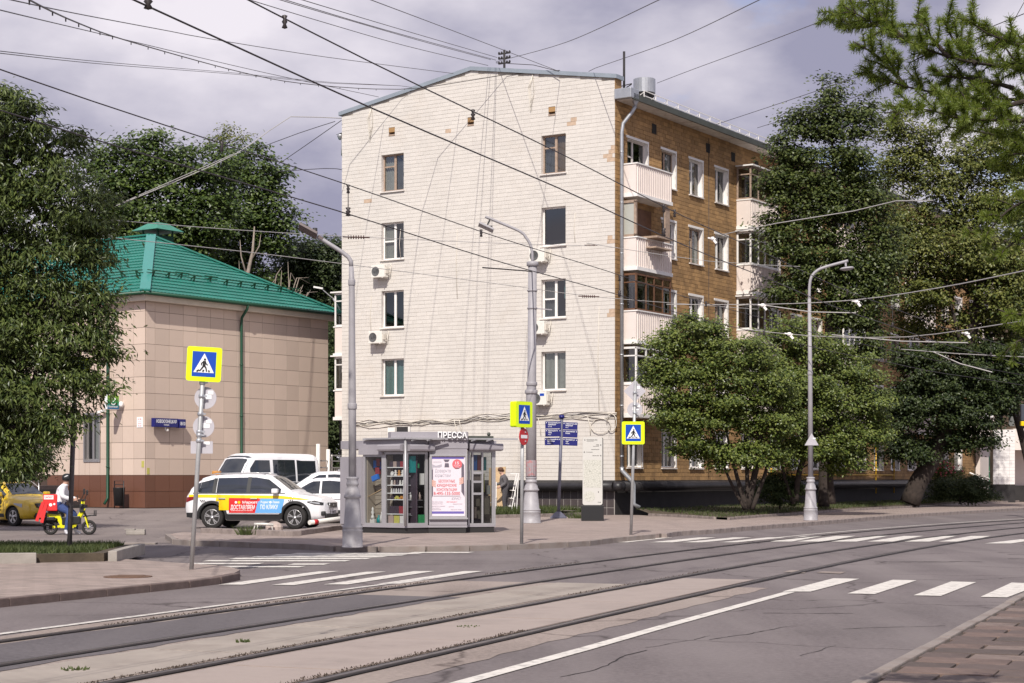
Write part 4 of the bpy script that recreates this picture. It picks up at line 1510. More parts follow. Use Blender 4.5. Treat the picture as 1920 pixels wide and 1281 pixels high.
def tiled(b, along, base, s0, s1, r0, r1, pitch=.2, row=.36):
    """Tiled slope: along(s, t, h) gives the point; r0/r1 are the s limits at the top."""
    sl = math.hypot(run, rise)
    n = int(sl / row)
    ss = np.arange(s0, s1 + pitch / 4, pitch / 4)
    prev = None
    for i in range(n + 1):
        t0, t1 = i * row, min((i + 1) * row, sl)
        lo = lambda t: s0 + (r0 - s0) * t / sl
        hi = lambda t: s1 + (r1 - s1) * t / sl
        vs, fs = [], []
        idx = []
        for j, s in enumerate(ss):
            if s < lo(t0) - pitch or s > hi(t0) + pitch: continue
            wv_ = .022 * (1 - abs(math.sin(math.pi * s / pitch)) ** 1.5)
            q0, q1 = min(max(s, lo(t0)), hi(t0)), min(max(s, lo(t1)), hi(t1))
            vs += [along(q0, t0, .0 + wv_), along(q0, t0, .042 + wv_), along(q1, t1, .004 + wv_)]
        m = len(vs) // 3
        for j in range(m - 1):
            fs += [(3 * j, 3 * j + 3, 3 * j + 4, 3 * j + 1), (3 * j + 1, 3 * j + 4, 3 * j + 5, 3 * j + 2)]
        b.add(vs, fs, 0, False)


sl = math.hypot(run, rise)
un, uz = run / sl, rise / sl
b = MB()
tiled(b, lambda s, t, h: (s, -OV + t * un - h * uz, HZ + t * uz + h * un), 0, -OV, BL + OV, half, half)
tiled(b, lambda s, t, h: (-OV + t * un - h * uz, s, HZ + t * uz + h * un), 0, -OV, BW + OV, half, BW - half)
b.add([(BL + OV, -OV, HZ), (BL + OV, BW + OV, HZ), (half, BW - half, AZ), (half, half, AZ)], [(0, 1, 2, 3)])
b.add([(-OV, BW + OV, HZ), (BL + OV, BW + OV, HZ), (half, BW - half, AZ)], [(0, 1, 2)])
b.build('roof', M['roof_green'], BK)
b = MB()
A = Vector((half, half, AZ + .06))
b.bar(A, (-OV, -OV, HZ + .07), .42, .07)
b.build('ridge_cap', M['roof_ridge'], BK)
b = MB(); b.bar(A, (BL + OV, -OV, HZ + .07), .3, .07); b.bar(A, (half, BW - half, AZ + .06), .3, .07); b.build('ridge_cap', M['roof_green'], BK)
sg = None
for k in range(11):
    t = 1.75 + (.16 if k in (2, 4) else 0)
    if sg is None:
        b = MB(); b.bar((0, 0, 0), (0, -.1, .28), .05); b.bar((0, .2, .1), (0, -.1, .28), .04); b.bar((-.4, -.1, .26), (.4, -.1, .26), .035); b.bar((-.4, -.06, .16), (.4, -.06, .16), .03)
        o = b.build('snow_guard', M['green_dark'], BK); sg = o.data
    else: o = linked('snow_guard', sg, BK)
    o.location = (1.4 + k * .86 - (.25 if k == 3 else 0), -OV + t * un, HZ + t * uz)
for k in range(5):
    o = linked('snow_guard', sg, BK, loc=(-OV + 1.75 * un, 1.6 + k * .9, HZ + 1.75 * uz), rot=(0, 0, R(-90)))
b = MB()
cx, cy = 7.1, 6.75
b.box(cx - .5, cx + .5, cy - .5, cy + .5, 11.2, 12.66, 1)
for dx in (-.5, .44):
    for dy in (-.5, .44): b.box(cx + dx, cx + dx + .06, cy + dy, cy + dy + .06, 12.66, 12.92, 1)
zc = 12.88
b.add([(cx - .85, cy - .85, zc), (cx + .85, cy - .85, zc), (cx + .85, cy + .85, zc), (cx - .85, cy + .85, zc), (cx - .3, cy - .3, zc + .38), (cx + .3, cy - .3, zc + .38), (cx + .3, cy + .3, zc + .38), (cx - .3, cy + .3, zc + .38)],
      [(3, 2, 1, 0), (4, 5, 6, 7), (0, 1, 5, 4), (1, 2, 6, 5), (2, 3, 7, 6), (3, 0, 4, 7)])
b.build('chimney', [mat('weathered green sheet', (.04, .2, .14), .5, var=.25, scale=3), M['green_dark']], BK)
for W, a in ((WL, 2.1), (WR, ra(449))):
    b = MB(); b.tube([W(a, 8.98, .5), W(a, 8.8, .45), W(a, 8.45, .14), W(a, 8.2, .12), W(a, .75, .12), W(a, .5, .3)], .06, 8)
    for z in (2, 4.2, 6.4): b.lathe([(.075, 0), (.075, .06)], W(a, z, .12), 8)
    b.build('downpipe', M['green_dark'], BK)
# things on its walls
WK = Matrix.Translation(BK.location) @ Matrix.Rotation(BK.rotation_euler.z, 4, 'Z')
p = thing('street_name_plate', 'long navy street name plate beside its house number on the beige wall', 'street sign', WK @ WR(.16, 3.64, 0), BK.rotation_euler.z)
b = MB(); b.bbox(0, 1.3, -.36, -.16, 0, .36, .012); b.build('plate', M['navy'], p)
b = MB(); b.text('НОВОКУЗНЕЦКАЯ', (.65, -.363, .17), (1, 0, 0), (0, 0, 1), .13, width=1.12, align='C'); b.text('УЛИЦА', (.65, -.363, .065), (1, 0, 0), (0, 0, 1), .055, width=.3, align='C'); b.build('lettering', M['sign_white'], p)
b = MB(); b.bar((.68, -.25, 0), (.68, -.25, -.12), .04); b.bbox(.72, .82, -.32, -.22, -.16, -.06, .02); b.bar((.65, -.16, .1), (.65, 0, .1), .05); b.build('bracket', M['white'], p)
p = thing('house_number_plate', 'small navy house number plate 18/10 right of the street name plate', 'house number', WK @ WR(1.54, 3.63, 0), BK.rotation_euler.z)
b = MB(); b.bbox(0, .36, -.36, -.16, 0, .36, .012); b.build('plate', M['navy'], p)
b = MB(); b.text('18/10', (.18, -.363, .11), (1, 0, 0), (0, 0, 1), .14, width=.29, align='C'); b.bar((.18, -.16, .1), (.18, 0, .1), .05); b.build('lettering', M['sign_white'], p)
p = thing('information_plaque', 'small white lettered plaque on the left wall close to the corner', 'plaque', WK @ WL(.12, 3.62, .025), BK.rotation_euler.z)
b = MB(); b.box(-.02, 0, 0, .34, 0, .42); b.build('plate', M['sign_white'], p)
b = MB()
for k, t in enumerate(('12', '—', 'ПН-ПТ', '9-20')): b.text(t, (-.023, .17, .31 - k * .09), (0, -1, 0), (0, 0, 1), .05, width=.2, align='C')
b.build('lettering', M['pink_print'], p)
g_bank = bpy.data.materials.new('green to blue sign'); g_bank.use_nodes = True
N, L = g_bank.node_tree.nodes, g_bank.node_tree.links
co = N.new('ShaderNodeTexCoord'); sp = N.new('ShaderNodeSeparateXYZ'); rp = N.new('ShaderNodeValToRGB')
rp.color_ramp.elements[0].color = (.0, .1, .3, 1); rp.color_ramp.elements[1].color = (.25, .4, .02, 1)
e = rp.color_ramp.elements.new(.45); e.color = (.0, .24, .08, 1)
L.new(co.outputs['Generated'], sp.inputs[0]); L.new(sp.outputs['Z'], rp.inputs[0]); L.new(rp.outputs[0], N['Principled BSDF'].inputs['Base Color'])
p = thing('bank_sign', 'projecting square green and blue sign box with a white check mark', 'sign', WK @ WL(1.28, 4.35, 0), BK.rotation_euler.z)
b = MB(); b.bbox(-.95, -.3, -.06, .1, 0, .6, .03); b.build('box', M['sign_white'], p)
b = MB(); b.bbox(-.93, -.32, -.07, -.062, .02, .58, .003); b.build('face', g_bank, p)
b = MB()
c0 = Vector((-.625, -.073, .34))
for k in range(22):
    a0, a1 = math.radians(30 + k * 13.6), math.radians(30 + (k + 1) * 13.6)
    b.add([c0 + Vector((r_ * math.cos(a), 0, r_ * math.sin(a))) for a, r_ in ((a0, .12), (a0, .16), (a1, .16), (a1, .12))], [(0, 1, 2, 3)])
for q0, q1 in (((-.07, .02), (-.02, -.04)), ((-.02, -.04), (.12, .1))): b.bar(c0 + Vector((q0[0], 0, q0[1])), c0 + Vector((q1[0], 0, q1[1])), .006, .04, up=(0, 1, 0))
b.text('Банкомат', (-.625, -.074, .08), (1, 0, 0), (0, 0, 1), .075, width=.5, align='C')
b.build('emblem', M['sign_white'], p)
b = MB(); b.bar((-.3, .02, .3), (0, .02, .3), .06); b.lathe([(0, 0), (.12, 0), (.12, .06), (0, .06)], M=Matrix.Translation((-.2, -.04, .22)) @ Matrix.Rotation(R(90), 4, 'X')); b.build('bracket', M['sign_white'], p)
p = thing('security_camera', 'small white security camera on the beige wall left of the green downpipe', 'camera', WK @ WL(2.35, 4.32, 0), BK.rotation_euler.z)
b = MB(); b.bar((0, 0, 0), (-.2, 0, -.02), .05); b.build('arm', M['white'], p)
b = MB(); b.bar((-.2, -.12, .02), (-.25, .25, -.06), .11, .1); b.build('housing', M['white'], p)
# yellow stickers on the corner
for i, (W, a, z, lb) in enumerate(((WL, .06, 2.0, 'small yellow sticker left of the beige corner'), (WR, .05, 1.72, 'small yellow sticker right of the beige corner, just above the brown plinth'))):
    b = MB(); wbox(b, W, a, a + .14, z, z + .26, .024, .034); o = outward(b.build('sticker', M['goods7'])); o.location = BK.location; o.rotation_euler = BK.rotation_euler; tag(o, lb, 'sticker')
# entrance stairs with steel railing
p = thing('entrance_stairs', 'dark entrance steps with steel railing by the left wall of the bank', 'stairs', WK @ Vector((-1.9, 3.0, 0)), BK.rotation_euler.z)
for k in range(6):
    b = MB(); b.bbox(-1.0, 1.5, k * .3, 5, .3 + k * .16, .3 + (k + 1) * .16, .01); b.build('step', M['tile_dark'] if k % 2 else M['plinth'], p)
b = MB()
for k in range(4):
    x0, y0 = -.95, .1
    zs = .95 - k * .22
    b.tube([(x0, y0, .46 + zs), (x0, y0 + 1.8, 1.42 + zs), (x0, y0 + 4, 1.42 + zs)], .025 if k else .035, 6)
for y in (.1, .95, 1.8, 3.0): b.tube([(-.95, y + .0, .3 + min(y, 1.8) * .53), (-.95, y, .46 + min(y, 1.8) / 1.8 * .96 + .95)], .025, 6)
b.build('railing', M['steel'], p)
p = thing('litter_bin', 'dark litter bin hanging in a frame before the brown plinth', 'litter bin', WK @ WL(.95, .3, .55), BK.rotation_euler.z)
b = MB(); b.lathe([(0, 0), (.2, 0), (.24, .72), (.25, .74), (.21, .74), (.2, .7), (0, .68)], (0, 0, .14), 16); b.build('bucket', M['black'], p)
b = MB(); b.tube([(0, -.27, 0), (0, -.27, 1.15), (0, .27, 1.15), (0, .27, 0)], .022, 6); b.bar((0, -.27, 1.0), (0, .27, 1.0), .03); b.bar((-.15, -.27, .01), (.15, -.27, .01), .04); b.bar((-.15, .27, .01), (.15, .27, .01), .04); b.build('frame', M['black'], p)

# white fence between the houses
fx = [at(606, 880, 79), at(641, 880, 81)]
p = thing('white_fence', 'white metal fence with posts closing the gap between the two buildings', 'fence', (fx[0].x, fx[0].y, .33), math.atan2(fx[1].y - fx[0].y, fx[1].x - fx[0].x))
Lf = (fx[1] - fx[0]).length + .6
for x in (-.2, .9):
    b = MB(); b.tube([(x - .35, 0, 0), (x - .35, 0, 2.7 - x * .2)], .09, 10); b.build('post', M['white'], p)
b = MB()
for z in (.2, 1.7, 2.0): b.bar((-.55, 0, z), (Lf, 0, z), .05)
for x in (.95, Lf - .6, Lf): b.bar((x, 0, .1), (x, 0, 2.25), .06)
b.bar((.95, 0, 2.25), (Lf, 0, 2.25), .06)
b.build('frame', M['white'], p)
for k in range(6):
    b = MB(); b.bar((1.05 + k * .2, 0, .2), (1.05 + k * .2, 0, 1.7), .03); b.build('bar', M['white'], p)

# white tiled entrance wall at the far right
e0 = at(1862, 940, 104); e1 = at(1903, 940, 104)
p = thing('entrance_porch', 'white tiled porch wall with black foot at the right edge', 'porch', (e0.x, 104, 0), R(6))
w = 1.32
b = MB(); b.box(0, w, 0, .5, 1.18, 4.38); b.build('wall', M['mortar_w'], p)
b = MB(); b.box(-.02, w + .02, -.02, .52, .1, 1.18); b.build('foot', M['plinth'], p)
tme = None
for r_ in range(16):
    for k in range(4):
        if tme is None:
            b = MB(); b.box(.005, w / 4 - .005, -.012, .001, .005, .195); o = b.build('wall_tile', M['tile_white'], p); tme = o.data
        else: o = linked('wall_tile', tme, p)
        o.location = (k * w / 4, 0, 1.18 + r_ * .2)
b = MB(); b.box(w + .03, 6, .3, 3.2, 3.2, 4.45); b.build('canopy', M['panel_w'], p)
b = MB(); b.box(w + .03, 6, 2.6, 2.8, .1, 3.19); b.build('rear_wall', M['panel_w'], p)
b = MB(); b.box(w + .031, 6, 2.4, 2.59, .1, 1.1); b.build('rear_foot', M['plinth'], p)
# stairs of the street entrance with a white handrail
q = at(1800, 940, 107)
p = thing('street_entrance_stairs', 'grey steps with white sloping handrail beside the white porch wall', 'stairs', (q.x - 1.0, 107.5, .2), R(0))
for k in range(5):
    b = MB(); b.bbox(-1.2 , 2.9 - k * .38, 0, 1.5, k * .2, (k + 1) * .2, .015); b.build('step', M['concrete'], p)
b = MB(); b.tube([(-1.0, -.05, 1.95), (1.1, -.05, 1.95), (3.0, -.05, 1.05), (3.4, -.05, 1.05)], .06, 6); b.tube([(-1.0, -.05, 1.0), (-1.0, -.05, 1.95)], .04, 6); b.tube([(1.1, -.05, .9), (1.1, -.05, 1.95)], .04, 6); b.tube([(3.0, -.05, 0), (3.0, -.05, 1.05)], .04, 6)
b.tube([(.2, 1.45, 1.95), (1.8, 1.45, 1.95), (3.5, 1.45, 1.2)], .05, 6)
b.build('handrail', M['white'], p)
b = MB(); wbox(b, WS, 47.2, 48.4, .8, 2.9, .02, .06); o = outward(b.build('green_door', M['goods6'], AP)); 
b = MB(); wbox(b, WS, 45.4, 47.1, .4, 4.6, .02, .3); o = outward(b.build('door_surround', M['panel_w'], AP))

# ================================================================== KIOSK
KX, KY, KZ = -2.79, 46.62, .12
KI = thing('news_kiosk', 'grey faceted newspaper kiosk with display windows and white raised lettering on its roof edge', 'kiosk', (KX, KY, KZ))
def K(x, y, z=0): return Vector((x - KX, y - KY, z - KZ))


pA0, pA, pB, pC, pD, pE0, pE, pF0, pF, pG, pH = (-4.62, 48.2), (-3.98, 47.52), (-3.40, 47.08), (-2.79, 46.62), (-2.22, 47.02), (-2.19, 47.0), (-1.19, 47.06), (-1.17, 47.45), (-.44, 47.75), (-.6, 50.2), (-4.2, 50.4)
outer = [pA0, pA, pB, pC, pD, pE0, pE, pF0, pF, pG, pH]


def k_poly(b, pts, z0, z1, mi=0):
    return b.prism([(p[0] - KX, p[1] - KY) for p in pts], (0, 0, z0 - KZ), (1, 0, 0), (0, 1, 0), (0, 0, z1 - z0), mi)


def inset(pts, t):
    c = Vector((sum(p[0] for p in pts) / len(pts), sum(p[1] for p in pts) / len(pts)))
    return [tuple(Vector(p) + (c - Vector(p)).normalized() * t) for p in pts]


b = MB(); k_poly(b, inset(outer, .04), .12, .27); outward(b.build('plinth', M['kiosk_dark'], KI))
b = MB(); k_poly(b, outer, .272, .33); outward(b.build('floor_frame', M['kiosk'], KI))
b = MB(); k_poly(b, inset(outer, -.02), 2.36, 2.58); outward(b.build('roof', M['kiosk'], KI))


def facet(p, q):
    """Frame on the facet from p to q: origin, along, outward."""
    p, q = Vector((p[0], p[1], 0)), Vector((q[0], q[1], 0))
    u = (q - p).normalized()
    return p, u, Vector((u.y, -u.x, 0)), (q - p).length


def facetW(p, q):
    o, u, n, L = facet(p, q)
    return (lambda a, z, t: K(*(o + u * a + n * t).xy, z)), L


def glazed(p, q, z0, z1, fw, mull=(), rails=(), mname='kiosk_alu', glass='glass'):
    W, L = facetW(p, q)
    b = MB()
    wbox(b, W, 0, fw, z0, z1, -.06, .0); wbox(b, W, L - fw, L, z0, z1, -.06, .0)
    wbox(b, W, fw, L - fw, z0, z0 + fw * .8, -.06, .0); wbox(b, W, fw, L - fw, z1 - fw * .8, z1, -.06, .0)
    for m in mull: wbox(b, W, L * m - .025, L * m + .025, z0 + fw * .8, z1 - fw * .8, -.055, .002)
    for (a0, a1, z) in rails: wbox(b, W, L * a0, L * a1, z - .03, z + .03, -.05, .004)
    outward(b.build('window_frame', M[mname], KI))
    b = MB(); b.add([W(fw, z0, -.03), W(L - fw, z0, -.03), W(L - fw, z1, -.03), W(fw, z1, -.03)], [(0, 1, 2, 3)])
    b.build('pane', M[glass], KI)
    return W, L


M['kglass'] = glass_mat('kiosk glass', (.8, .82, .82), .03)
M['kglass_d'] = glass_mat('kiosk dark glass', (.4, .42, .42), .05)
W1, L1 = glazed(pA, pB, .33, 2.2, .07, glass='kglass')
W2, L2 = glazed(pB, pC, .33, 2.27, .08, glass='kglass')
W3, L3 = glazed(pC, pD, .33, 2.27, .08, glass='kglass')
W5, L5 = glazed(pF0, pF, .33, 2.3, .05, mull=(.16, .52, .9), rails=((.16, .52, 1.72), (.16, .52, 1.48), (.16, .52, 1.16)), glass='kglass_d')
# grey end panel, wall above the first window, roller boxes
b = MB()
W0, L0 = facetW(pA0, pA); wbox(b, W0, -.02, L0 - .02, .34, 2.15, -.05, .03); wbox(b, W0, L0 - .02, L0 + .05, .33, 2.15, -.1, .0)
outward(b.build('end_panel', M['kiosk'], KI))
b = MB(); wbox(b, W1, -.12, L1 + .0, 2.2, 2.47, -.06, .05); outward(b.build('lintel_panel', M['kiosk'], KI))
for W, L, a0, a1, z0, z1 in ((W2, L2, -.06, L2 - .03, 2.275, 2.46), (W3, L3, .03, L3 + .1, 2.275, 2.46), (W5, L5, -.02, L5 + .15, 2.3, 2.5)):
    b = MB()
    c = [(0, z0), (.17, z0 + .02), (.19, z0 + .06), (.19, z1 - .03), (.16, z1), (0, z1)]
    b.prism(c, W(a0, 0, 0), W(0, 0, 1) - W(0, 0, 0), Vector((0, 0, 1)), W(a1, 0, 0) - W(a0, 0, 0))
    outward(b.build('shutter_box', M['kiosk'], KI))
b = MB()
b.tube([K(-2.79, 46.56, .33), K(-2.79, 46.56, 2.62)], .035, 8)
for (p, q) in (((-3.9, 47.3), (-2.79, 46.5)), ((-2.79, 46.5), (-1.7, 46.85)), ((-1.5, 47.1), (.15, 47.6))): b.bar(K(*p, 2.62), K(*q, 2.62), .05, .04)
for x, y in ((-2.5, 46.75), (-2.1, 46.85), (-.95, 47.3), (-.55, 47.4)): b.bar(K(x, y, 2.6), K(x - .12, y - .25, 2.56), .03)
b.build('awning_arms', M['kiosk_alu'], KI)
# roof box with the raised lettering
fb = [(-3.30, 47.3), (-3.2, 46.98), (-2.19, 46.97), (-1.17, 46.98), (-1.17, 47.6), (-3.2, 47.7)]
b = MB(); k_poly(b, fb, 2.582, 2.80); outward(b.build('roof_box', M['kiosk'], KI))
b = MB(); k_poly(b, [(-3.98, 47.4), (-2.8, 46.55), (-1.9, 46.9), (-1.9, 47.2), (-3.5, 48)], 2.584, 2.635); outward(b.build('roof_edge', M['kiosk_alu'], KI))
b = MB(); k_poly(b, [(-1.16, 47.3), (-.5, 47.5), (-.5, 48.2), (-1.16, 48.2)], 2.584, 2.70); b.lathe([(.03, 0), (.05, .05), (.03, .1), (0, .1)], K(-.62, 47.6, 2.7), 8); outward(b.build('roof_edge', M['fascia'], KI))
b = MB(); k = K(-3.35, 47.9, 2.6); b.box(k.x, k.x + .2, k.y, k.y + .2, k.z, k.z + .34); b.box(k.x + .24, k.x + .55, k.y, k.y + .3, k.z, k.z + .36, 1); b.box(k.x + .55, k.x + .6, k.y, k.y + .3, k.z, k.z + .36); b.build('roof_unit', [M['ac'], M['plinth']], KI)
o, u, n, L = facet((-2.19, 46.97), (-1.17, 46.98))
b = MB(); b.text('ПРЕССА', K(-1.955, 46.9, 2.635), (1, .01, 0), (0, 0, 1), .155, width=.77, t=(0, -.06, 0)); b.build('lettering', M['sign_white'], KI)
# poster wall
b = MB()
WP, LP = facetW(pE0, pE)
wbox(b, WP, 0, LP, .34, 2.58, -.12, -.0); wbox(b, WP, LP - .06, LP, .34, 2.58, -.5, -.121)
outward(b.build('poster_wall', M['kiosk'], KI))
b = MB()
PZ0, PZ1 = .58, 2.16
wbox(b, WP, .02, LP - .0, PZ0 - .05, PZ0, .002, .06); wbox(b, WP, .02, LP, PZ1, PZ1 + .04, .002, .06)
wbox(b, WP, .02, .07, PZ0, PZ1, .002, .06); wbox(b, WP, LP - .05, LP, PZ0, PZ1, .002, .06)
wbox(b, WP, .0, LP + .02, PZ0 - .09, PZ0 - .05, .002, .075)
outward(b.build('poster_frame', M['kiosk_alu'], KI))
b = MB()
wbox(b, WP, .07, LP - .05, PZ0, PZ1, .012, .02)
def pt(px, py, t=.0212): return WP((px - 806.5) / 71.5 + .02, PZ1 - (py - 857.5) / 71.5, t)
def prect(x0, x1, y0, y1, mi, t=.0212): b.add([pt(x0, y1, t), pt(x1, y1, t), pt(x1, y0, t), pt(x0, y0, t)], [(0, 1, 2, 3)], mi)
prect(810, 871, 859, 863, 1); prect(808, 871, 962, 966.5, 1)
b.add([pt(811, 873), pt(818, 876), pt(829, 873), pt(829, 878), pt(811, 884)][::-1], [(0, 1, 2, 3, 4)], 2)
b.add([pt(x, y) for x, y in ((866, 868), (871, 874), (872, 935), (866, 925))][::-1], [(0, 1, 2, 3)], 3)
b.add([pt(x, y) for x, y in ((810, 885), (813, 880), (813, 930), (810, 938))][::-1], [(0, 1, 2, 3)], 3)
b.add([pt(x, y) for x, y in ((832, 864), (844, 864), (841, 869), (835, 869))][::-1], [(0, 1, 2, 3)], 3)
b.add([pt(x, y) for x, y in ((835, 871), (842, 871), (843, 879), (834, 879))][::-1], [(0, 1, 2, 3)], 3)
prect(812.5, 865, 879.5, 933, 0, .0222); prect(813, 864, 932.6, 933.6, 3, .0228)
for hx, hy, sgn in ((870, 903, 1), (810, 908, -1)):
    for k in range(4): b.add([pt(x, y, .0232) for x, y in ((hx, hy - 6 + k * 3), (hx - sgn * 8, hy - 3 + k * 3.2), (hx - sgn * 8, hy - .6 + k * 3.2), (hx, hy - 3 + k * 3))][::-1 if sgn > 0 else 1], [(0, 1, 2, 3)], 4)
cc = pt(858, 873, .0222)
b.add([cc + (WP(1, 0, 0) - WP(0, 0, 0)) * (.13 * math.cos(a)) + Vector((0, 0, .13 * math.sin(a))) for a in np.linspace(0, 2 * math.pi, 24, endpoint=False)], [tuple(range(24))], 5)
ux = WP(1, 0, 0) - WP(0, 0, 0)
def ptx(st, px, py, h, w, mi, al='C', t=.0236): b.text(st, pt(px, py, t), ux, (0, 0, 1), h / 71.5, mi, width=w / 71.5, align=al)
ptx('15', 858, 873, 5, 7, 0); ptx('ЛЕТ НА СТРАЖЕ', 858, 876, 1.6, 12, 0); ptx('ЗАКОНА', 858, 879, 1.6, 8, 0)
ptx('Доверьте', 831, 888.5, 6.5, 30, 2); ptx('юристам', 831, 897, 6, 30, 2)
ptx('БЕСПЛАТНЫЕ', 838.5, 907.5, 5, 31, 6); ptx('ЮРИДИЧЕСКИЕ', 838.5, 915.5, 5, 37, 6); ptx('КОНСУЛЬТАЦИИ', 838.5, 923.5, 5, 38, 6); ptx('8-495-135-5000', 838.5, 931, 6, 50, 6)
for i, (x, y, st, w, mi) in enumerate(((813, 870, 'НЕЗАВИСИМАЯ', 15, 2), (811, 945, 'семейное право', 20, 2), (811, 948.5, 'жилищные споры', 20, 2), (838, 945, 'автоюрист', 20, 5), (850, 949, 'банкротство', 18, 2), (811, 953, 'наследство и дарение', 24, 2), (811, 956.5, 'суды', 15, 2), (842, 954, 'налоги', 10, 2), (811, 959.5, 'арбитраж', 17, 2), (846, 959.5, 'защита прав', 20, 2), (848, 940, 'ЮРИСТ', 18, 2))):
    ptx(st, x, y, 2.0 if i < 10 else 4.2, w, mi, 'L')
b.build('poster', [M['paper'], M['violet'], M['grey_print'], M['suit_print'], M['skin_print'], M['pink_print'], M['red_print']], KI)
# inner walls, shelves
b = MB(); k_poly(b, inset(outer, 1.15), .34, 2.34); outward(b.build('inner_wall', M['kiosk_dark'], KI))
b = MB(); wbox(b, W1, .05, L1 - .03, .335, 2.19, -.42, -.4); wbox(b, W1, .05, L1 + .25, .335, .35, -.4, -.06)
wbox(b, W1, .06, .1, .36, 2.19, -.39, -.08)
for z in np.arange(.4, 2.1, .12): wbox(b, W1, .1, L1 - .06, z, z + .108, -.4, -.388)
outward(b.build('back_board', M['kiosk_in'], KI))
for z in (.62, 1.0, 1.17, 1.38, 1.62, 1.85):
    b = MB(); wbox(b, W2, .08, L2 - .08, z, z + .018, -.3, -.06); outward(b.build('shelf', M['sign_white'], KI))
b = MB(); wbox(b, W2, .06, L2 + .1, .335, 2.3, -.36, -.34); outward(b.build('back_board', M['goods1'], KI))
b = MB(); wbox(b, W5, .0, L5, .335, 1.1, -.4, -.38); outward(b.build('back_board', M['kiosk_in'], KI))
# the goods: things of their own
GO = Matrix.Translation((KX, KY, KZ))


def good(kind, W, a, z, o, label, cat, m, group=None, s=.1, h=.12):
    b = MB()
    if kind == 'box': b.bbox(-s / 2, s / 2, -.04, .04, 0, h, .006)
    elif kind == 'bottle': b.lathe([(0, 0), (s / 2, 0), (s / 2, h * .6), (s * .18, h * .8), (s * .18, h), (0, h)], n=10)
    elif kind == 'plate':
        b.lathe([(0, 0), (s * .3, .0), (s * .5, .02), (s * .5, .03), (s * .28, .012), (0, .012)], n=18, M=Matrix.Translation((0, .02, s / 2)) @ Matrix.Rotation(R(80), 4, 'X'))
    elif kind == 'figure':
        b.lathe([(0, 0), (s * .5, 0), (s * .4, h * .2), (s * .2, h * .35), (s * .42, h * .55), (s * .2, h * .7), (s * .3, h * .85), (0, h)], n=10)
    elif kind == 'car': b.bbox(-s / 2, s / 2, -.04, .04, .02, h * .6, .01); b.bbox(-s * .28, s * .25, -.035, .035, h * .58, h, .01); [b.lathe([(0, -.045), (.02, -.045), (.02, .045), (0, .045)], n=8, M=Matrix.Translation((x, 0, .02)) @ Matrix.Rotation(R(90), 4, 'X')) for x in (-s * .3, s * .3)]
    ob = b.build({'box': 'carton', 'bottle': 'bottle', 'plate': 'plate', 'figure': 'figurine', 'car': 'toy_car'}[kind], M[m])
    ob.location = GO @ W(a, z, o)
    d = W(1, 0, 0) - W(0, 0, 0)
    ob.rotation_euler = (0, 0, math.atan2(d.y, d.x))
    return tag(ob, label, cat, group)


zs = {5: .638, 4: 1.018, 3: 1.188, 2: 1.398, 1: 1.638, 0: 1.868}
rows_ = {0: ('dark gift carton on the top shelf of the kiosk window', 'box', ('goods1', 'goods9', 'goods1', 'goods8'), .15, 'carton'),
         1: ('souvenir plate or figurine standing on the second shelf of the kiosk window', 'figure', ('goods2', 'goods2', 'goods3', 'goods2'), .16, 'souvenir'),
         2: ('small white figurine on the third shelf of the kiosk window', 'figure', ('goods2', 'goods9', 'goods1', 'goods2', 'goods2'), .13, 'figurine'),
         3: ('slim clear figurine in the row on the fourth shelf of the kiosk window', 'figure', ('goods2', 'sign_back', 'goods2', 'sign_back', 'goods2', 'sign_back'), .12, 'figurine'),
         4: ('model car on the fifth shelf of the kiosk window', 'car', ('goods1', 'goods7', 'goods3'), .09, 'toy car'),
         5: ('dark toy carton on the lowest shelf board of the kiosk window', 'box', ('goods1', 'goods1', 'goods8'), .2, 'carton')}
for r_, (lb, kd, ms, h, ct) in rows_.items():
    for k, m in enumerate(ms):
        kk = 'plate' if (r_ == 1 and k == 0) else kd
        l2 = 'round pale souvenir plate propped on the second shelf of the kiosk window' if kk == 'plate' else lb
        if r_ == 4: l2 = ('black model car at the left of the fifth kiosk shelf', 'yellow model car in the middle of the fifth kiosk shelf', 'orange model car at the right of the fifth kiosk shelf')[k]
        if r_ == 0 and m == 'goods8': l2 = 'dark red gift carton on the top shelf of the kiosk window'
        if r_ == 0 and m == 'goods9': l2 = 'beige gift carton on the top shelf of the kiosk window'
        if r_ == 1 and m == 'goods3': l2 = 'orange figurine on the second shelf of the kiosk window'
        elif r_ == 1 and kk != 'plate': l2 = 'white figurine on the second shelf of the kiosk window'
        if r_ == 2 and m == 'goods9': l2 = 'beige figurine on the third shelf of the kiosk window'
        if r_ == 2 and m == 'goods1': l2 = 'dark figurine on the third shelf of the kiosk window'
        if r_ == 3 and m == 'sign_back': l2 = 'greyish slim figurine on the fourth shelf of the kiosk window'
        if r_ == 5 and m == 'goods8': l2 = 'red toy carton on the lowest shelf board of the kiosk window'
        good(kk, W2, .14 + (L2 - .28) * (k + .5) / len(ms), zs[r_], -.12, l2, ct, m, 'goods on the kiosk shelves', s=min(.16, (L2 - .3) / len(ms)), h=h)
for k, (m, lb) in enumerate((('goods9', 'pink printed carton at the bottom left of the shelf window'), ('goods7', 'lime yellow carton at the bottom middle of the shelf window'), ('goods2', 'white printed carton at the bottom right of the shelf window'))):
    good('box', W2, .2 + k * .2, .345, -.1, lb, 'carton', m, 'goods on the kiosk shelves', s=.18, h=.24)
good('figure', W1, .17, .49, -.2, 'white plaster statuette on a white stand in the left kiosk window', 'statuette', 'goods2', None, .12, .32)
good('box', W1, .18, .352, -.2, 'white stand under the plaster statuette in the left kiosk window', 'stand', 'goods2', None, .16, .135)
good('bottle', W1, .42, .352, -.16, 'teal labelled bottle on the floor of the left kiosk window', 'bottle', 'goods5', None, .12, .24)
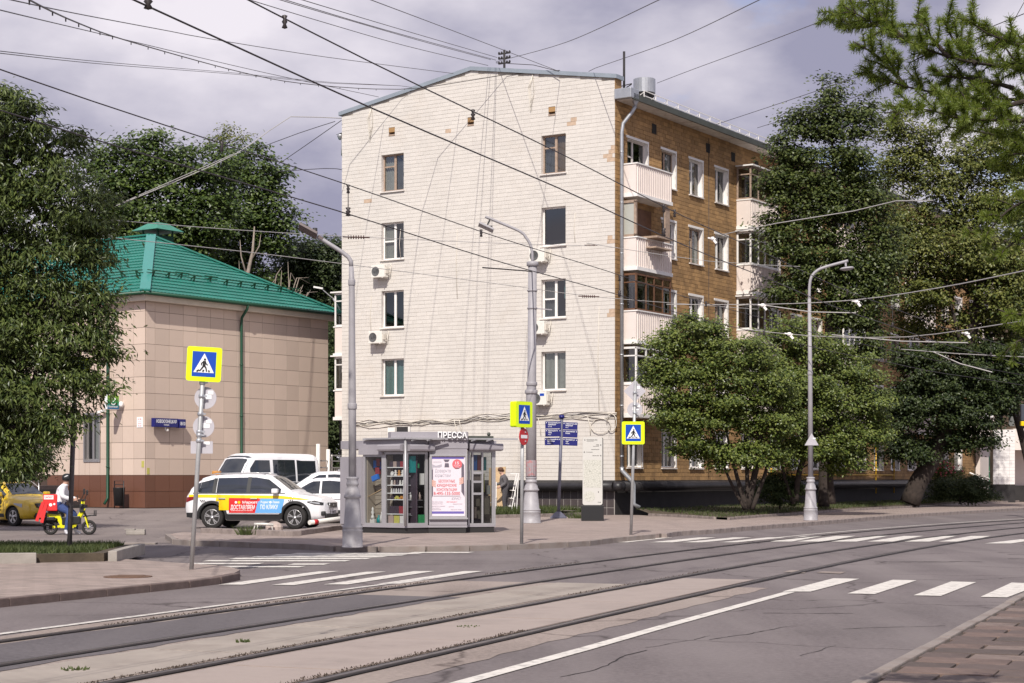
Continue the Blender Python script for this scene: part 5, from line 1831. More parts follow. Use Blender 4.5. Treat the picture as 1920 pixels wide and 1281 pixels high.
good('bottle', W1, .52, .352, -.16, 'tall white bottle beside the teal one in the left kiosk window', 'bottle', 'goods2', None, .1, .33)
good('box', W1, .36, 1.52, -.12, 'bright blue package taped up in the left kiosk window', 'package', 'goods4', None, .22, .14).rotation_euler.y = R(-20)
for k, (a, z, m, lb) in enumerate(((.2, 1.85, 'goods4', 'blue tee shirt bag hanging at upper left in the left kiosk window'), (.3, 1.9, 'goods8', 'dark red bag hanging in the left kiosk window'), (.42, 1.82, 'navy', 'navy bag hanging in the left kiosk window'), (.27, 1.68, 'goods8', 'small dark red bag hanging under the others in the left kiosk window'))):
    good('box', W1, a, z, -.3, lb, 'bag', m, None, .14, .2)
b = MB(); b.tube([GO @ W1(-.02, 1.03, -.1), GO @ W1(L1 - .05, 1.33, -.12)], .012, 6); tag(b.build('broom_stick', M['wood']), 'pale wooden stick leaning across the left kiosk window', 'stick')
good('box', W3, .27, 1.72, -.08, 'tall teal printed sheet hanging in the dark kiosk window', 'poster', 'goods5', None, .17, .44)
good('box', W3, .53, .36, -.08, 'green carton low in the dark kiosk window', 'carton', 'goods6', None, .2, .25)
good('box', W3, .42, 1.84, -.12, 'dark green net bag hanging high in the dark kiosk window', 'bag', 'goods6', None, .12, .12)
good('box', W3, .56, 1.4, -.08, 'white price sheet at the right edge of the dark kiosk window', 'sheet', 'goods2', None, .1, .3)
pd = thing('plush_dog', 'beige plush dog head looking out of the dark kiosk window', 'toy', GO @ W3(.44, 1.08, -.34), 0)
b = MB(); b.lathe([(0, -.02), (.08, 0), (.13, .08), (.13, .15), (.08, .23), (0, .25)], n=14); b.lathe([(0, -.1), (.04, -.09), (.06, -.03), (.07, .06), (0, .08)], n=10, M=Matrix.Translation((-.0, -.12, .08)) @ Matrix.Rotation(R(-90), 4, 'X') @ Matrix.Rotation(R(180), 4, 'X')); b.build('head', M['goods9'], pd)
b = MB()
for s in (-1, 1): b.lathe([(0, 0), (.035, 0), (.03, .07), (0, .1)], (s * .09, 0, .2), 8)
b.build('ear', M['goods1'], pd)
b = MB()
for s in (-1, 1): b.lathe([(0, 0), (.012, 0), (.012, .02), (0, .024)], n=8, M=Matrix.Translation((s * .05, -.12, .16)) @ Matrix.Rotation(R(90), 4, 'X'))
b.lathe([(0, 0), (.02, 0), (.02, .02), (0, .03)], n=8, M=Matrix.Translation((0, -.2, .1)) @ Matrix.Rotation(R(90), 4, 'X')); b.build('face', M['black'], pd)
random.seed(5)
gm = ['goods1', 'goods2', 'goods9', 'goods5', 'goods3', 'goods4', 'goods7', 'goods8']
for k in range(8):
    a, z = random.uniform(.1, .6), random.choice((.345, .345, .6, .62, .82, 1.0))
    good('bottle', W3, a, z if z < .4 else z, -.2 - .01 * k, 'small %s ware low in the dark kiosk window' % ('black', 'white', 'beige', 'teal', 'orange', 'blue', 'yellow', 'red')[k], 'ware', gm[k % 8], 'small wares in the dark kiosk window', .08, .2)
b = MB()
for z in (.6, .82, 1.0): wbox(b, W3, .05, L3 - .05, z - .012, z - .002, -.4, -.16)
outward(b.build('wire_shelf', M['kiosk_alu'], KI))
for k, (a, z, w, h, m, lb) in enumerate(((.2, 1.78, .16, .42, 'goods4', 'blue magazine cover high in the right kiosk window'), (.36, 1.78, .12, .42, 'goods8', 'red magazine cover beside the blue one in the right kiosk window'), (.28, 1.52, .2, .16, 'goods9', 'beige small magazine above the serving hatch'), (.5, 1.78, .1, .36, 'goods5', 'dark teal magazine cover right of the mullion in the kiosk window'), (.62, 1.14, .09, .24, 'goods2', 'white sheet at the lower right of the kiosk window'), (.46, 1.2, .07, .5, 'goods7', 'olive paper strip in the right kiosk window'), (.2, .5, .22, .3, 'goods9', 'pale bundle in the lower left of the right kiosk window'), (.55, .6, .25, .45, 'kiosk_in', 'brown bundle low in the right kiosk window'), (.3, .36, .3, .12, 'goods1', 'dark bundle at the foot of the right kiosk window'))):
    good('box', W5, a, z, -.1 if z > .7 else -.2, lb, 'magazine' if z > 1 else 'bundle', m, None, w, h)
random.seed(9)


# ================================================================== SIGNS
def round_board(b, s, t, r=.05, mi=0, M4=None, y0=0):
    pts = []
    h = s / 2
    for (cx, cz, a0) in ((h - r, h - r, 0), (-h + r, h - r, 90), (-h + r, -h + r, 180), (h - r, -h + r, 270)):
        for k in range(5):
            a = R(a0 + k * 22.5); pts.append((cx + r * math.cos(a), cz + r * math.sin(a)))
    b.prism(pts, (0, y0, 0), (1, 0, 0), (0, 0, 1), (0, t, 0), mi)


def crossing_board(parent, c, rz, s, flip=1, thick=.03, name='crossing_board'):
    """Yellow-green board with the blue pedestrian crossing sign; faces local -y."""
    b = MB()
    round_board(b, s, thick, .045 * s / .6, 0)
    q = s * .34
    b.add([(-q, -.003, -q * 1.07), (q, -.003, -q * 1.07), (q, -.003, q * 1.07), (-q, -.003, q * 1.07)], [(0, 1, 2, 3)], 1)
    def P(x, z, y=-.006): return Vector((x * q * 2 * flip, y, z * q * 2))
    tri = [P(-.43, -.36), P(.43, -.36), P(0, .46)]
    b.add(tri if flip > 0 else tri[::-1], [(0, 1, 2)], 2)
    def blk(p0, p1, w): b.bar(P(*p0, -.0075), P(*p1, -.0075), .003, w * q * 2, 3, up=(0, 1, 0))
    def blk2(p0, p1, w):
        d = (P(*p1) - P(*p0)).normalized(); nn = Vector((-d.z, 0, d.x)) * (w * q)
        a_, c_ = P(*p0, -.009), P(*p1, -.009)
        f = [a_ - nn, a_ + nn, c_ + nn, c_ - nn]
        nrm = (f[1] - f[0]).cross(f[2] - f[1])
        b.add(f if nrm.y < 0 else f[::-1], [(0, 1, 2, 3)], 3)
    cc = P(.03, .2, -.009); b.add([cc + Vector((.05 * q * 2 * math.cos(a), 0, .05 * q * 2 * math.sin(a))) for a in np.linspace(0, 6.28, 12, endpoint=False)], [tuple(range(12))], 3)
    for p0, p1, w in (((.02, .14), (-.0, -.08), .13), ((.0, .12), (-.12, .02), .05), ((-.12, .02), (-.1, -.06), .05), ((.04, .12), (.1, .0), .05), ((.1, .0), (.16, -.04), .05), ((-.0, -.06), (-.08, -.18), .07), ((-.08, -.18), (-.18, -.31), .06), ((.01, -.06), (.09, -.16), .07), ((.09, -.16), (.12, -.32), .06), ((-.3, -.33), (-.2, -.25), .07), ((-.04, -.33), (0, -.24), .07), ((.24, -.33), (.2, -.25), .07)):
        blk2(p0, p1, w)
    o = b.build(name, [M['fluo'], M['sign_blue'], M['sign_white'], M['sign_black']], parent)
    o.location = c; o.rotation_euler = (0, 0, rz)
    k = MB(); round_board(k, s * .985, .008, .045 * s / .6, 0, y0=thick + .001); e = k.build('sign_back', M['sign_back'], o)
    return o


def disc_back(parent, c, r, name='sign_back', poly=None, rz=0):
    b = MB()
    pts = poly or [(r * math.cos(a), r * math.sin(a)) for a in np.linspace(0, 2 * math.pi, 28, endpoint=False)]
    b.prism(pts, (0, 0, 0), (1, 0, 0), (0, 0, 1), (0, .012, 0))
    b.box(-.06, .1, -.006, -.001, -.02, .06, 1) if r > .12 and not poly else None
    b.box(.04, .13, -.006, -.001, r * .3, r * .65, 1) if r > .12 else None
    o = outward(b.build(name, [M['sign_back'], M['sign_white']], parent)); o.location = c; o.rotation_euler = (0, 0, rz)
    return o


def clamps(parent, pts):
    for p in pts: b = MB(); b.lathe([(.045, 0), (.052, .01), (.052, .05), (.045, .06)], p, 10); b.bar(Vector(p) + Vector((.03, -.02, .03)), Vector(p) + Vector((.09, -.02, .03)), .025); b.build('clamp', M['zinc'], parent)


# leaning sign at the left corner
g = gp(359, 1068, .1)
s1 = thing('crossing_sign', 'leaning grey pole with a yellow green pedestrian crossing sign and three blank sign backs', 'road sign', g)
ln = Vector((.215, 0, 3.62))
b = MB(); b.tube([(0, 0, 0), ln * .5, ln], .037, 10); b.build('pole', M['sign_pole'], s1)
dd = g.y
def on1(px, py): return at(px, py, dd) - g
crossing_board(s1, on1(384, 683.5) + Vector((0, -.07, 0)), R(8), .56).rotation_euler = (0, R(3), R(8))
disc_back(s1, on1(384, 746) + Vector((0, .06, 0)), .18); disc_back(s1, on1(380.5, 800) + Vector((0, .06, 0)), .175)
disc_back(s1, on1(377, 839) + Vector((0, .06, 0)), .15, poly=[(-.18, -.1), (.18, -.1), (.18, .1), (-.18, .1)])
clamps(s1, [ln * t for t in (.83, .77, .69, .61, .595, .57)])
# sign pole in the planter, half hidden in leaves
g = gp(130, 1031, .25)
s2 = thing('crossing_sign', 'dark thin pole in the raised bed whose crossing sign disappears among the leaves', 'road sign', g)
b = MB(); b.tube([(0, 0, 0), (.12, 0, 3.6)], .045, 10); b.build('pole', mat('dark pole', (.09, .08, .085), .6), s2)
crossing_board(s2, Vector((.14, -.08, 3.3)), R(35), .56)
# double sided sign with the no entry sign
g = gp(978, 1020, .12); dd = g.y
s3 = thing('crossing_sign', 'sign pole with an angled crossing sign box above a red no entry disc', 'road sign', g)
b = MB(); b.tube([(0, 0, 0), (0.02, 0, 3.1)], .04, 10); b.build('pole', M['sign_pole'], s3)
cb_ = crossing_board(s3, at(983, 777.5, dd) - g + Vector((0, -.12, 0)), R(50), .57, thick=.17)
b = MB()
n = 28
for rr, mi, y in ((.18, 0, 0),):
    b.prism([(rr * math.cos(a), rr * math.sin(a)) for a in np.linspace(0, 2 * math.pi, n, endpoint=False)], (0, 0, 0), (1, 0, 0), (0, 0, 1), (0, .014, 0))
b.add([(-.13, -.004, -.035), (.13, -.004, -.035), (.13, -.004, .035), (-.13, -.004, .035)], [(0, 1, 2, 3)], 1)
o = outward(b.build('no_entry_disc', [M['sign_red'], M['sign_white']], s3)); o.location = at(982.5, 819, dd) - g + Vector((0, -.06, 0)); o.rotation_euler = (0, 0, R(58)); o.scale = (1.05, 1, 1.05)
clamps(s3, [Vector((.01, 0, t)) for t in (2.25, 2.45)])
# right sign with diamond and disc backs
g = gp(1183, 1003, .12); dd = g.y
s4 = thing('crossing_sign', 'slightly tilted sign pole with a crossing sign under a blank disc and a blank diamond', 'road sign', g)
b = MB(); b.tube([(0, 0, 0), (.115, 0, 3.95)], .04, 10); b.build('pole', M['sign_pole'], s4)
crossing_board(s4, at(1187, 812, dd) - g + Vector((0, -.07, 0)), R(4), .585)
disc_back(s4, at(1190.5, 768, dd) - g + Vector((0, .05, 0)), .195)
disc_back(s4, at(1190.5, 733.5, dd) - g + Vector((0, .05, 0)), .2, poly=[(-.285, 0), (0, -.285), (.285, 0), (0, .285)])
clamps(s4, [Vector((.1, 0, t)) for t in (3.3, 3.62, 3.1)])
# blue finger post
g = gp(1047, 972, .12); dd = g.y
s5 = thing('direction_sign', 'slim grey post carrying six navy direction plates', 'signpost', g)
b = MB(); b.tube([(0, 0, 0), (.12, 0, 3.7)], .06, 10); b.lathe([(.3, 0), (.3, .03), (.09, .24), (.06, .24)], n=4, smooth=False); b.build('post', mat('slate post paint', (.13, .13, .17), .5), s5)
b = MB(); b.lathe([(.07, 0), (.1, 0), (.1, .11), (.07, .11), (.07, .13), (0, .13)], (.12, 0, 3.6), 12); b.build('cap', M['navy'], s5)
texts = [('Новокузнецкая ул.', 'Радищевская', 'Музей'), ('Павелецкая пл.', 'Театр', 'Парк'), ('Вишняковский пер.', 'Библиотека', 'Метро'), ('Озерковская наб.', 'Набережная', 'Мост'), ('Зацепский вал', 'Вокзал', ''), ('Пятницкая ул.', 'Храм', 'Сквер')]
for i in range(6):
    cx, cy = ((1037, 797), (1037, 812), (1036, 828), (1069, 799), (1069, 813.5), (1069, 829))[i]
    b = MB(); w, h = .57 if i < 3 else .53, .265
    b.bbox(-w / 2, w / 2, -.02, .02, -h / 2, h / 2, .006)
    for k, t in enumerate(texts[i]):
        if t: b.text(t, (-w / 2 + .1, -.023, h / 2 - .075 - k * .065), (1, 0, 0), (0, 0, 1), .042 if k < 2 else .025, 1, width=min(.4, .026 * len(t)))
    for (x, z) in ((-w / 2 + .04, h / 2 - .05), (w / 2 - .04, h / 2 - .06)): b.add([(x + .016 * math.cos(a), -.023, z + .016 * math.sin(a)) for a in np.linspace(0, 6.28, 8, endpoint=False)], [tuple(range(8))], 1)
    o = b.build('direction_plate', [M['navy'], M['sign_white']], s5); o.location = at(cx, cy, dd) - g + Vector((0, -.07, 0)); o.rotation_euler = (0, R(-1 if i < 3 else 2), R(4 if i < 3 else -4))
# map pillar
g = gp(1111, 977, .12); dd = g.y; k = dd / FOC
s6 = thing('map_pillar', 'white city map pillar with rounded corners on a black base', 'information pillar', g)
b = MB(); b.bbox(-.37, .38, -.02, .42, 0, .52, .01); b.build('base', M['black'], s6)
wp, hp, rr = .67, 2.3, .07
pts = []
for (cx, cz, a0) in ((wp / 2 - rr, hp - rr, 0), (-wp / 2 + rr, hp - rr, 90), (-wp / 2 + rr, rr, 180), (wp / 2 - rr, rr, 270)):
    for q in range(5): a = R(a0 + q * 22.5); pts.append((cx + rr * math.cos(a), cz + rr * math.sin(a)))
b = MB(); b.prism(pts, (0, .0, .54), (1, 0, 0), (0, 0, 1), (0, .05, 0)); outward(b.build('face_panel', mat('map panel', (.56, .545, .51), .35), s6))
b = MB(); b.prism([(x * 1.0, z) for x, z in pts], (.03, .052, .53), (1, 0, 0), (0, 0, 1), (0, .3, 0)); outward(b.build('body', M['trim'], s6))
mapm = mat('printed street map', (.5, .5, .43), .4); N, L = mapm.node_tree.nodes, mapm.node_tree.links
vo = N.new('ShaderNodeTexVoronoi'); vo.inputs['Scale'].default_value = 16; vo.feature = 'DISTANCE_TO_EDGE'; cc_ = N.new('ShaderNodeTexCoord'); L.new(cc_.outputs['Object'], vo.inputs['Vector'])
rp = N.new('ShaderNodeValToRGB'); rp.color_ramp.elements[0].position = .03; rp.color_ramp.elements[0].color = (.36, .36, .31, 1); rp.color_ramp.elements[1].position = .06; rp.color_ramp.elements[1].color = (.57, .56, .5, 1); L.new(vo.outputs['Distance'], rp.inputs[0]); L.new(rp.outputs[0], N['Principled BSDF'].inputs['Base Color'])
b = MB(); b.add([(-.3, -.003, 1.13), (.3, -.003, 1.13), (.3, -.003, 2.07), (-.3, -.003, 2.07)], [(0, 1, 2, 3)])
b.add([(-.1 + .185 * math.cos(a), -.003, .83 + .185 * math.sin(a)) for a in np.linspace(0, 6.28, 30, endpoint=False)], [tuple(range(30))]); b.build('map', mapm, s6)
b = MB()
for st, x, z, h, w, al in (('Новокузнецкая улица', -.2, 2.73, .035, .36, 'L'), ('Novokuznetskaya Street', -.2, 2.69, .018, .24, 'L'), ('Павелецкая', .22, 2.56, .035, .1, 'R'), ('Озерковская наб.', .22, 2.52, .02, .2, 'R'), ('Вишняковский', .22, 2.41, .022, .26, 'R'), ('Пятницкая', -.22, 2.32, .022, .22, 'L'), ('Садовническая', .22, 2.2, .022, .22, 'R'), ('Москва', .18, .62, .03, .1, 'L')):
    b.text(st, (x, -.004, z), (1, 0, 0), (0, 0, 1), h, width=w, align=al)
for x, z in ((-.26, 2.74), (.28, 2.57), (-.28, 2.33), (.28, 2.21), (.2, .98)): b.add([(x - .014, -.004, z - .02), (x + .014, -.004, z - .02), (x + .014, -.004, z + .02), (x - .014, -.004, z + .02)], [(0, 1, 2, 3)])
b.build('lettering', M['sign_black'], s6)


# ================================================================== LAMPS AND POLES
def cast_base(k=1.0, r=1.0):
    return [(x * r, z * k) for x, z in ((.24, 0), (.24, .02), (.225, .03), (.225, .34), (.235, .36), (.215, .38), (.215, .4), (.23, .42), (.22, .45), (.195, .47), (.16, 1.0), (.155, 1.03), (.19, 1.05), (.19, 1.09), (.165, 1.12), (.155, 1.2), (.12, 1.27), (.125, 1.3), (.14, 1.32), (.14, 1.36), (.125, 1.38), (.125, 1.43), (.14, 1.45), (.14, 1.48), (.09, 1.49))]


def lamp(label, g, base_r, pole, arm, head, arm_r=.035):
    t = thing('street_lamp', label, 'street lamp', g, 0, 'grey street lamps with cast bases')
    b = MB(); b.lathe(cast_base(1, base_r), n=24); b.build('cast_base', M['lamp_paint'], t)
    b = MB(); b.tube([p for p, r in pole], [r for p, r in pole], 14)
    for p, r in pole[1:-1]: b.lathe([(r * 1.18, -.06), (r * 1.22, -.05), (r * 1.22, .05), (r * 1.18, .06)], p, 14)
    b.build('pole', M['pole'], t)
    b = MB(); b.tube(polyline(arm, .12), arm_r, 8); b.build('arm', M['pole'], t)
    head(t)
    return t


g = gp(661, 1026.5, .12); d1 = g.y; q = lambda px, py: at(px, py, d1) - g
def head_led(t):
    b = MB(); a, c = q(594, 442), q(561, 424); u = (c - a)
    b.bar(a, c, .3, .05, up=(0, .3, 1)); b.bar(a - u * .08, a - u * .35, .1, .06); b.build('lamp_head', mat('dark lamp head', (.13, .1, .1), .6), t)
    b = MB(); b.tube([a + u * .1 + Vector((0, 0, .02)), a + u * .1 + Vector((0, 0, .14))], .05, 8); b.build('sensor', M['trim'], t)
lamp('tall street lamp at the kiosk corner with dark flat head on a straight arm', g, .95,
     [(q(661, 905), .082), (q(660.5, 762), .08), (q(659.5, 530), .062), (q(658.5, 500), .05)],
     [q(658.5, 502), q(658, 490), q(653, 482), q(640, 472), q(596, 444)], head_led, .045)
g2 = gp(996, 981, .12); d2 = g2.y; q2 = lambda px, py: at(px, py, d2) - g2
def head_flood(t):
    b = MB(); b.bar(q2(898, 420), q2(925, 432.5), .34, .06, up=(0, .2, 1)); b.build('lamp_head', M['pole'], t)
    b = MB(); b.bar(q2(919, 411), q2(913, 424), .05); b.bbox(-.04, .04, -.04, .04, 0, .08, .01, M=Matrix.Translation(q2(921, 428))); b.build('bracket', M['trim'], t)
t2 = lamp('thick grey tram wire pole with a curved lamp arm standing before the white wall', g2, 1.35,
     [(q2(996, 895), .175), (q2(996, 735), .17), (q2(997, 720), .145), (q2(998.5, 492), .14)],
     [q2(998.5, 493), q2(998, 475), q2(994, 458), q2(985, 444), q2(973, 433), q2(910, 406.5)], head_flood, .045)
b = MB(); b.lathe([(.15, 0), (.19, .02), (.19, .14), (.16, .16), (0, .16)], q2(998.5, 500), 14)
b.build('collar', M['pole'], t2)
for py in (547, 580): b = MB(); b.lathe([(.15, 0), (.165, .01), (.165, .05), (.15, .06)], q2(998, py), 14); b.build('collar', M['pole'], t2)
b = MB(); b.bar(q2(998, 578), q2(1035, 581), .035); b.build('bracket', M['pole'], t2)
b = MB(); b.lathe([(.177, 0), (.178, .01), (.178, .5), (.177, .51)], q2(996, 893), 14); b.build('red_scrawl', mat('faded red scrawl on grey', (.33, .27, .28), .6, var=.1, dirt=(.45, .14, .14), dscale=9, damt=(.5, .55)), t2)
g3 = gp(1520, 976, .12); d3 = g3.y; q3 = lambda px, py: at(px, py, d3) - g3
def head_disc(t):
    Mx = Matrix.Translation(q3(1588, 504)) @ Matrix.Rotation(R(-6), 4, 'Y')
    b = MB(); b.lathe([(0, -.06), (.12, -.06), (.24, -.01), (.25, .01), (.2, .05), (0, .07)], n=20, M=Mx); b.bar(q3(1586, 500), q3(1585, 490), .06); b.build('lamp_head', M['lamp_paint'], t)
lamp('street lamp by the kerb among the right trees with round head and blank triangle sign', g3, 1.05,
     [(q3(1520, 903), .09), (q3(1519, 700), .075), (q3(1517.5, 560), .055)],
     [q3(1517.5, 562), q3(1518, 535), q3(1522, 518), q3(1533, 507), q3(1547, 501), q3(1590, 489)], head_disc, .05)
tri = disc_back(None, g3 + q3(1521, 826) + Vector((0, -.1, 0)), .14, poly=[(-.24, -.17), (.24, -.17), (0, .25)]); tri.name = 'triangle_sign'
tag(tri, 'blank back of a triangular road sign fixed to the right street lamp pole', 'road sign')
# far lamp head peeping from the trees behind the bank
p = thing('street_lamp', 'small white lamp head on a thin arm in the dark trees between the buildings', 'street lamp', at(625, 560, 86), 0)
b = MB(); b.tube(polyline([(0, 0, 0), (-.25, 0, .2), (-.6, 0, .5)], .1), .025, 6); b.tube([(0, 0, 0), (.3, 0, -.5), (.35, 0, -9.5)], .05, 6); b.build('arm', M['pole'], p)
b = MB(); b.bar((-.5, 0, .48), (-.95, 0, .56), .2, .08); b.build('lamp_head', M['white'], p)

# ================================================================== OVERHEAD WIRES
def beads(parent, pts, r=.035):
    for p in pts: b = MB(); b.lathe([(0, -.06), (r, -.05), (r * .5, -.02), (r, 0), (r * .5, .02), (r, .05), (0, .06)], p, 8); b.build('insulator', M['wire'], parent)


def wire(name, label, pts, r, m='wire', step=1.2, cat='wire'):
    p0 = Vector(pts[0])
    t = thing(name, label, cat, p0)
    b = MB(); b.tube([p - p0 for p in polyline(pts, step)], r, 5, cap=False); b.build('strand', M[m], t)
    return t


def over_track(off, z, d0, d1, n=14): return [track(d0 + (d1 - d0) * i / n, off, z + (.03 if i % 2 else 0)) for i in range(n + 1)]
for off, zc, zm, nm, tr in ((.69, 4.92, 5.29, 'left', ((868, 22.9), (1108, 33))), (3.71, 5.0, 5.42, 'right', ((404, 14.3), (1240, 26.5)))):
    lab = 'farther' if nm == 'left' else 'nearer'
    tw = wire('contact_wire', 'tram contact wire, the lower of the pair over the %s track' % lab, over_track(off, zc, 8, 76), .008)
    tm = wire('messenger_wire', 'tram messenger wire, the upper of the pair over the %s track' % lab, over_track(off, zm, 8, 76), .007)
    for d in [x for _, x in tr] + [42, 52]:
        p = track(d, off, zc)
        b = MB(); b.tube([p - tw.location, p - tw.location + Vector((0, 0, zm - zc))], .006, 5); b.build('dropper', M['wire'], tw)
    beads(tw, [track(d, off, zc + .06) - tw.location for d in [x for _, x in tr] + [42, 52]], .035)
    beads(tm, [track(d, off, zm - .02) - tm.location for d in [x for _, x in tr] + [16.2, 20, 27, 38]], .025)


def span(label, px, r_px, m='wire', name='span_wire', sag=0):
    """px: list of (x, y, distance)."""
    dm = sum(p[2] for p in px) / len(px)
    return wire(name, label, [at(*p) for p in px], r_px * .82 * dm / FOC / 2, m, 2.0)


span('cable from the top left corner running down to the white gable', [(-40, -14, 22), (30, 2, 26), (150, 27, 34), (320, 59, 44), (400, 74, 49), (610, 107, 60), (850, 138, 72.5)], 1.9)
c2 = span('sagging cable with many ties crossing to the gable of the white wall', [(30, -25, 20), (55, 0, 22), (150, 45, 30), (250, 80, 38), (450, 135, 52), (560, 156, 60), (700, 167, 68), (800, 164, 72), (950, 140, 72.6), (1050, 132, 71.4)], 2.2)
for k in range(26):
    t = k / 25; P_ = polyline([at(55, 0, 22), at(150, 45, 30), at(250, 80, 38), at(450, 135, 52), at(560, 156, 60), at(700, 167, 68), at(800, 164, 72)], .2); p = P_[int(t * (len(P_) - 1))]
    b = MB(); b.bar(p - c2.location, p - c2.location + Vector((0, 0, -.06)), .018); b.build('cable_tie', M['wire'], c2)
span('smooth cable from the left edge to the left slope of the gable', [(-30, 8, 25), (0, 19, 27), (215, 70, 45), (490, 135, 64), (710, 182, 75)], 1.8)
for dy, lb in ((0, 'upper'), (4, 'lower')):
    span('%s strand of the twin spiral cable from the left edge to the gable' % lb, [(-20, 93 + dy, 30), (0, 96 + dy, 31), (200, 117 + dy, 48), (440, 137 + dy * .6, 66), (625, 155 + dy * .4, 74), (750, 161, 75), (772, 164, 75)], 1.2)
for pts, lb in (([(455, -4, 40), (600, 40, 50), (760, 86, 62), (915, 123, 73)], 'leftmost cable of the fan reaching the wire mast on the ridge'),
                ([(505, -6, 40), (640, 34, 50), (800, 80, 63), (920, 112, 73)], 'second cable of the fan reaching the wire mast on the ridge'),
                ([(528, -2, 40), (725, 57, 55), (930, 113, 73)], 'third cable of the fan reaching the wire mast on the ridge'),
                ([(560, -2, 40), (740, 52, 55), (932, 108, 73)], 'fourth cable of the fan reaching the wire mast on the ridge'),
                ([(690, -2, 40), (860, 62, 58), (1048, 134, 71)], 'single cable from the top edge to the right half of the gable'),
                ([(930, 116, 73), (1060, 80, 60), (1240, -2, 40)], 'cable rising from the wire mast to the top edge'),
                ([(1104, 134, 71), (1116, 128, 70), (1260, 77, 58), (1428, -2, 40)], 'cable rising from the right end of the gable to the top edge'),
                ([(1232, 156, 71), (1300, 130, 65), (1420, 86, 55), (1540, 40, 46), (1640, 2, 40)], 'slack cable rising from the roof drum to the larch branch'),
                ([(1335, 236, 77), (1480, 188, 66), (1700, 112, 52), (1930, 22, 40)], 'cable rising from the street eave to the right edge'),
                ([(1420, 240, 82), (1640, 170, 66), (1930, 62, 45)], 'lower of the two cables rising to the right edge'),
                ([(1880, 76, 40), (1926, -6, 34)], 'short steep cable in the top right corner'),
                ([(930, 118, 73), (1000, 122, 72), (1048, 134, 71)], 'short cable between the wire mast and the gable'),
                ([(516, 312, 90), (570, 275, 85), (640, 226, 77)], 'upper dark cable from the left tree tops to the white wall'),
                ([(520, 322, 90), (610, 316, 83), (640, 318, 78)], 'level dark cable from the trees to the white wall edge'),
                ([(480, 280, 88), (560, 250, 83), (628, 228, 77.5)], 'dark cable with a coil at the left edge of the white wall')):
    span(lb, pts, 1.6)
for pts, lb, r_ in (([(215, 387, 60), (330, 340, 64), (440, 290, 69), (505, 245, 73), (545, 219, 75), (600, 220, 77), (642, 222, 77.6)], 'pale slack cable from the left tree to the white wall', 2.2),
                ([(225, 382, 60), (330, 336, 64), (440, 288, 69)], 'second pale cable beside the slack one over the bank trees', 1.8),
                ([(200, 412, 34), (440, 431, 41), (660, 444, 46), (930, 456, 52), (1100, 461, 57)], 'thin pale span wire crossing above the lamp and the tall pole', 1.5),
                ([(200, 445, 38), (440, 470, 45), (637, 494, 50), (975, 538, 57), (1130, 558, 60), (1420, 580, 66)], 'long thin span wire passing the tall pole at mid height', 1.5),
                ([(1350, 441, 70), (1456, 419, 66), (1600, 396, 62), (1680, 377, 59), (1750, 376, 56)], 'pale span cable across the right tree with a thick middle', 2.4),
                ([(1100, 456, 57), (1330, 490, 62), (1500, 500, 66)], 'thin wire continuing from the tall pole past the balconies', 1.4),
                ([(1250, 571, 62), (1430, 571, 58), (1600, 563, 52), (1760, 540, 46), (1930, 506, 38)], 'pale span wire rising to the right edge in front of the trees', 2.2),
                ([(1430, 572, 60), (1520, 585, 59), (1605, 587, 58)], 'short pale rod of the wire suspension left of the round lamp', 2.4),
                ([(1400, 618, 64), (1520, 630, 60), (1700, 632, 55), (1930, 600, 46)], 'second pale span wire in front of the right trees', 2.0),
                ([(1560, 628, 60), (1690, 640, 57), (1815, 643, 55)], 'pale rod of the wire suspension before the big leaning tree', 2.6),
                ([(1690, 655, 58), (1790, 663, 55), (1930, 670, 50)], 'lowest pale wire at the right edge', 2.0),
                ([(1750, 660, 56), (1800, 682, 56), (1860, 698, 56)], 'short pale pull rod sloping down at the right', 2.6)):
    t = span(lb, pts, r_, 'wire_pale')
b = MB()
iw = thing('wire_insulator', 'brown ribbed insulator hanging left of the second window row on a thin wire', 'insulator', at(668, 445, 46))
b.tube([(-.35, 0, .01), (.35, 0, -.01)], .018, 6)
for k in range(7): b.lathe([(0, -.012), (.05, -.012), (.05, .012), (0, .012)], n=10, M=Matrix.Translation((-.2 + k * .065, 0, 0)) @ Matrix.Rotation(R(90), 4, 'Y'))
ob = b.build('ribs', mat('brown porcelain', (.07, .03, .025), .4), iw)
iw2 = copy_tree(iw); iw2.location = at(1104, 556, 59); iw2['label'] = 'brown ribbed insulator on a thin wire right of the tall grey pole'
iw3 = copy_tree(iw); iw3.location = at(1108, 460, 57); iw3['label'] = 'dark wire clamp right of the open window on the white wall'; iw3.scale = (.6, .6, .6)
sp_ = wire('pull_off_rod', 'dark rod from the tall pole steadying the contact wire', [at(905, 502, 52), at(985, 508, 55), at(998, 510, d2)], .02, 'wire', 5)
# pale clamps in front of the street trees
for px, py, lb in ((1606, 566, 'white wire clamp where two span wires cross right of the round lamp'), (1336, 448, 'white wire clamp before the third floor windows'), (1430, 573, 'white wire clamp left of the round lamp pole'), (1812, 626, 'white wire clamp before the dark leaning tree'), (1480, 627, 'white wire clamp below the round lamp')):
    c = thing('wire_clamp', lb, 'clamp', at(px, py, 56)); b = MB(); b.lathe([(0, -.05), (.05, -.05), (.07, 0), (.05, .06), (0, .06)], n=10); b.bar((0, 0, 0), (.12, 0, -.14), .07); b.bar((-.15, 0, .03), (.1, 0, 0), .04); b.build('body', M['white'], c)
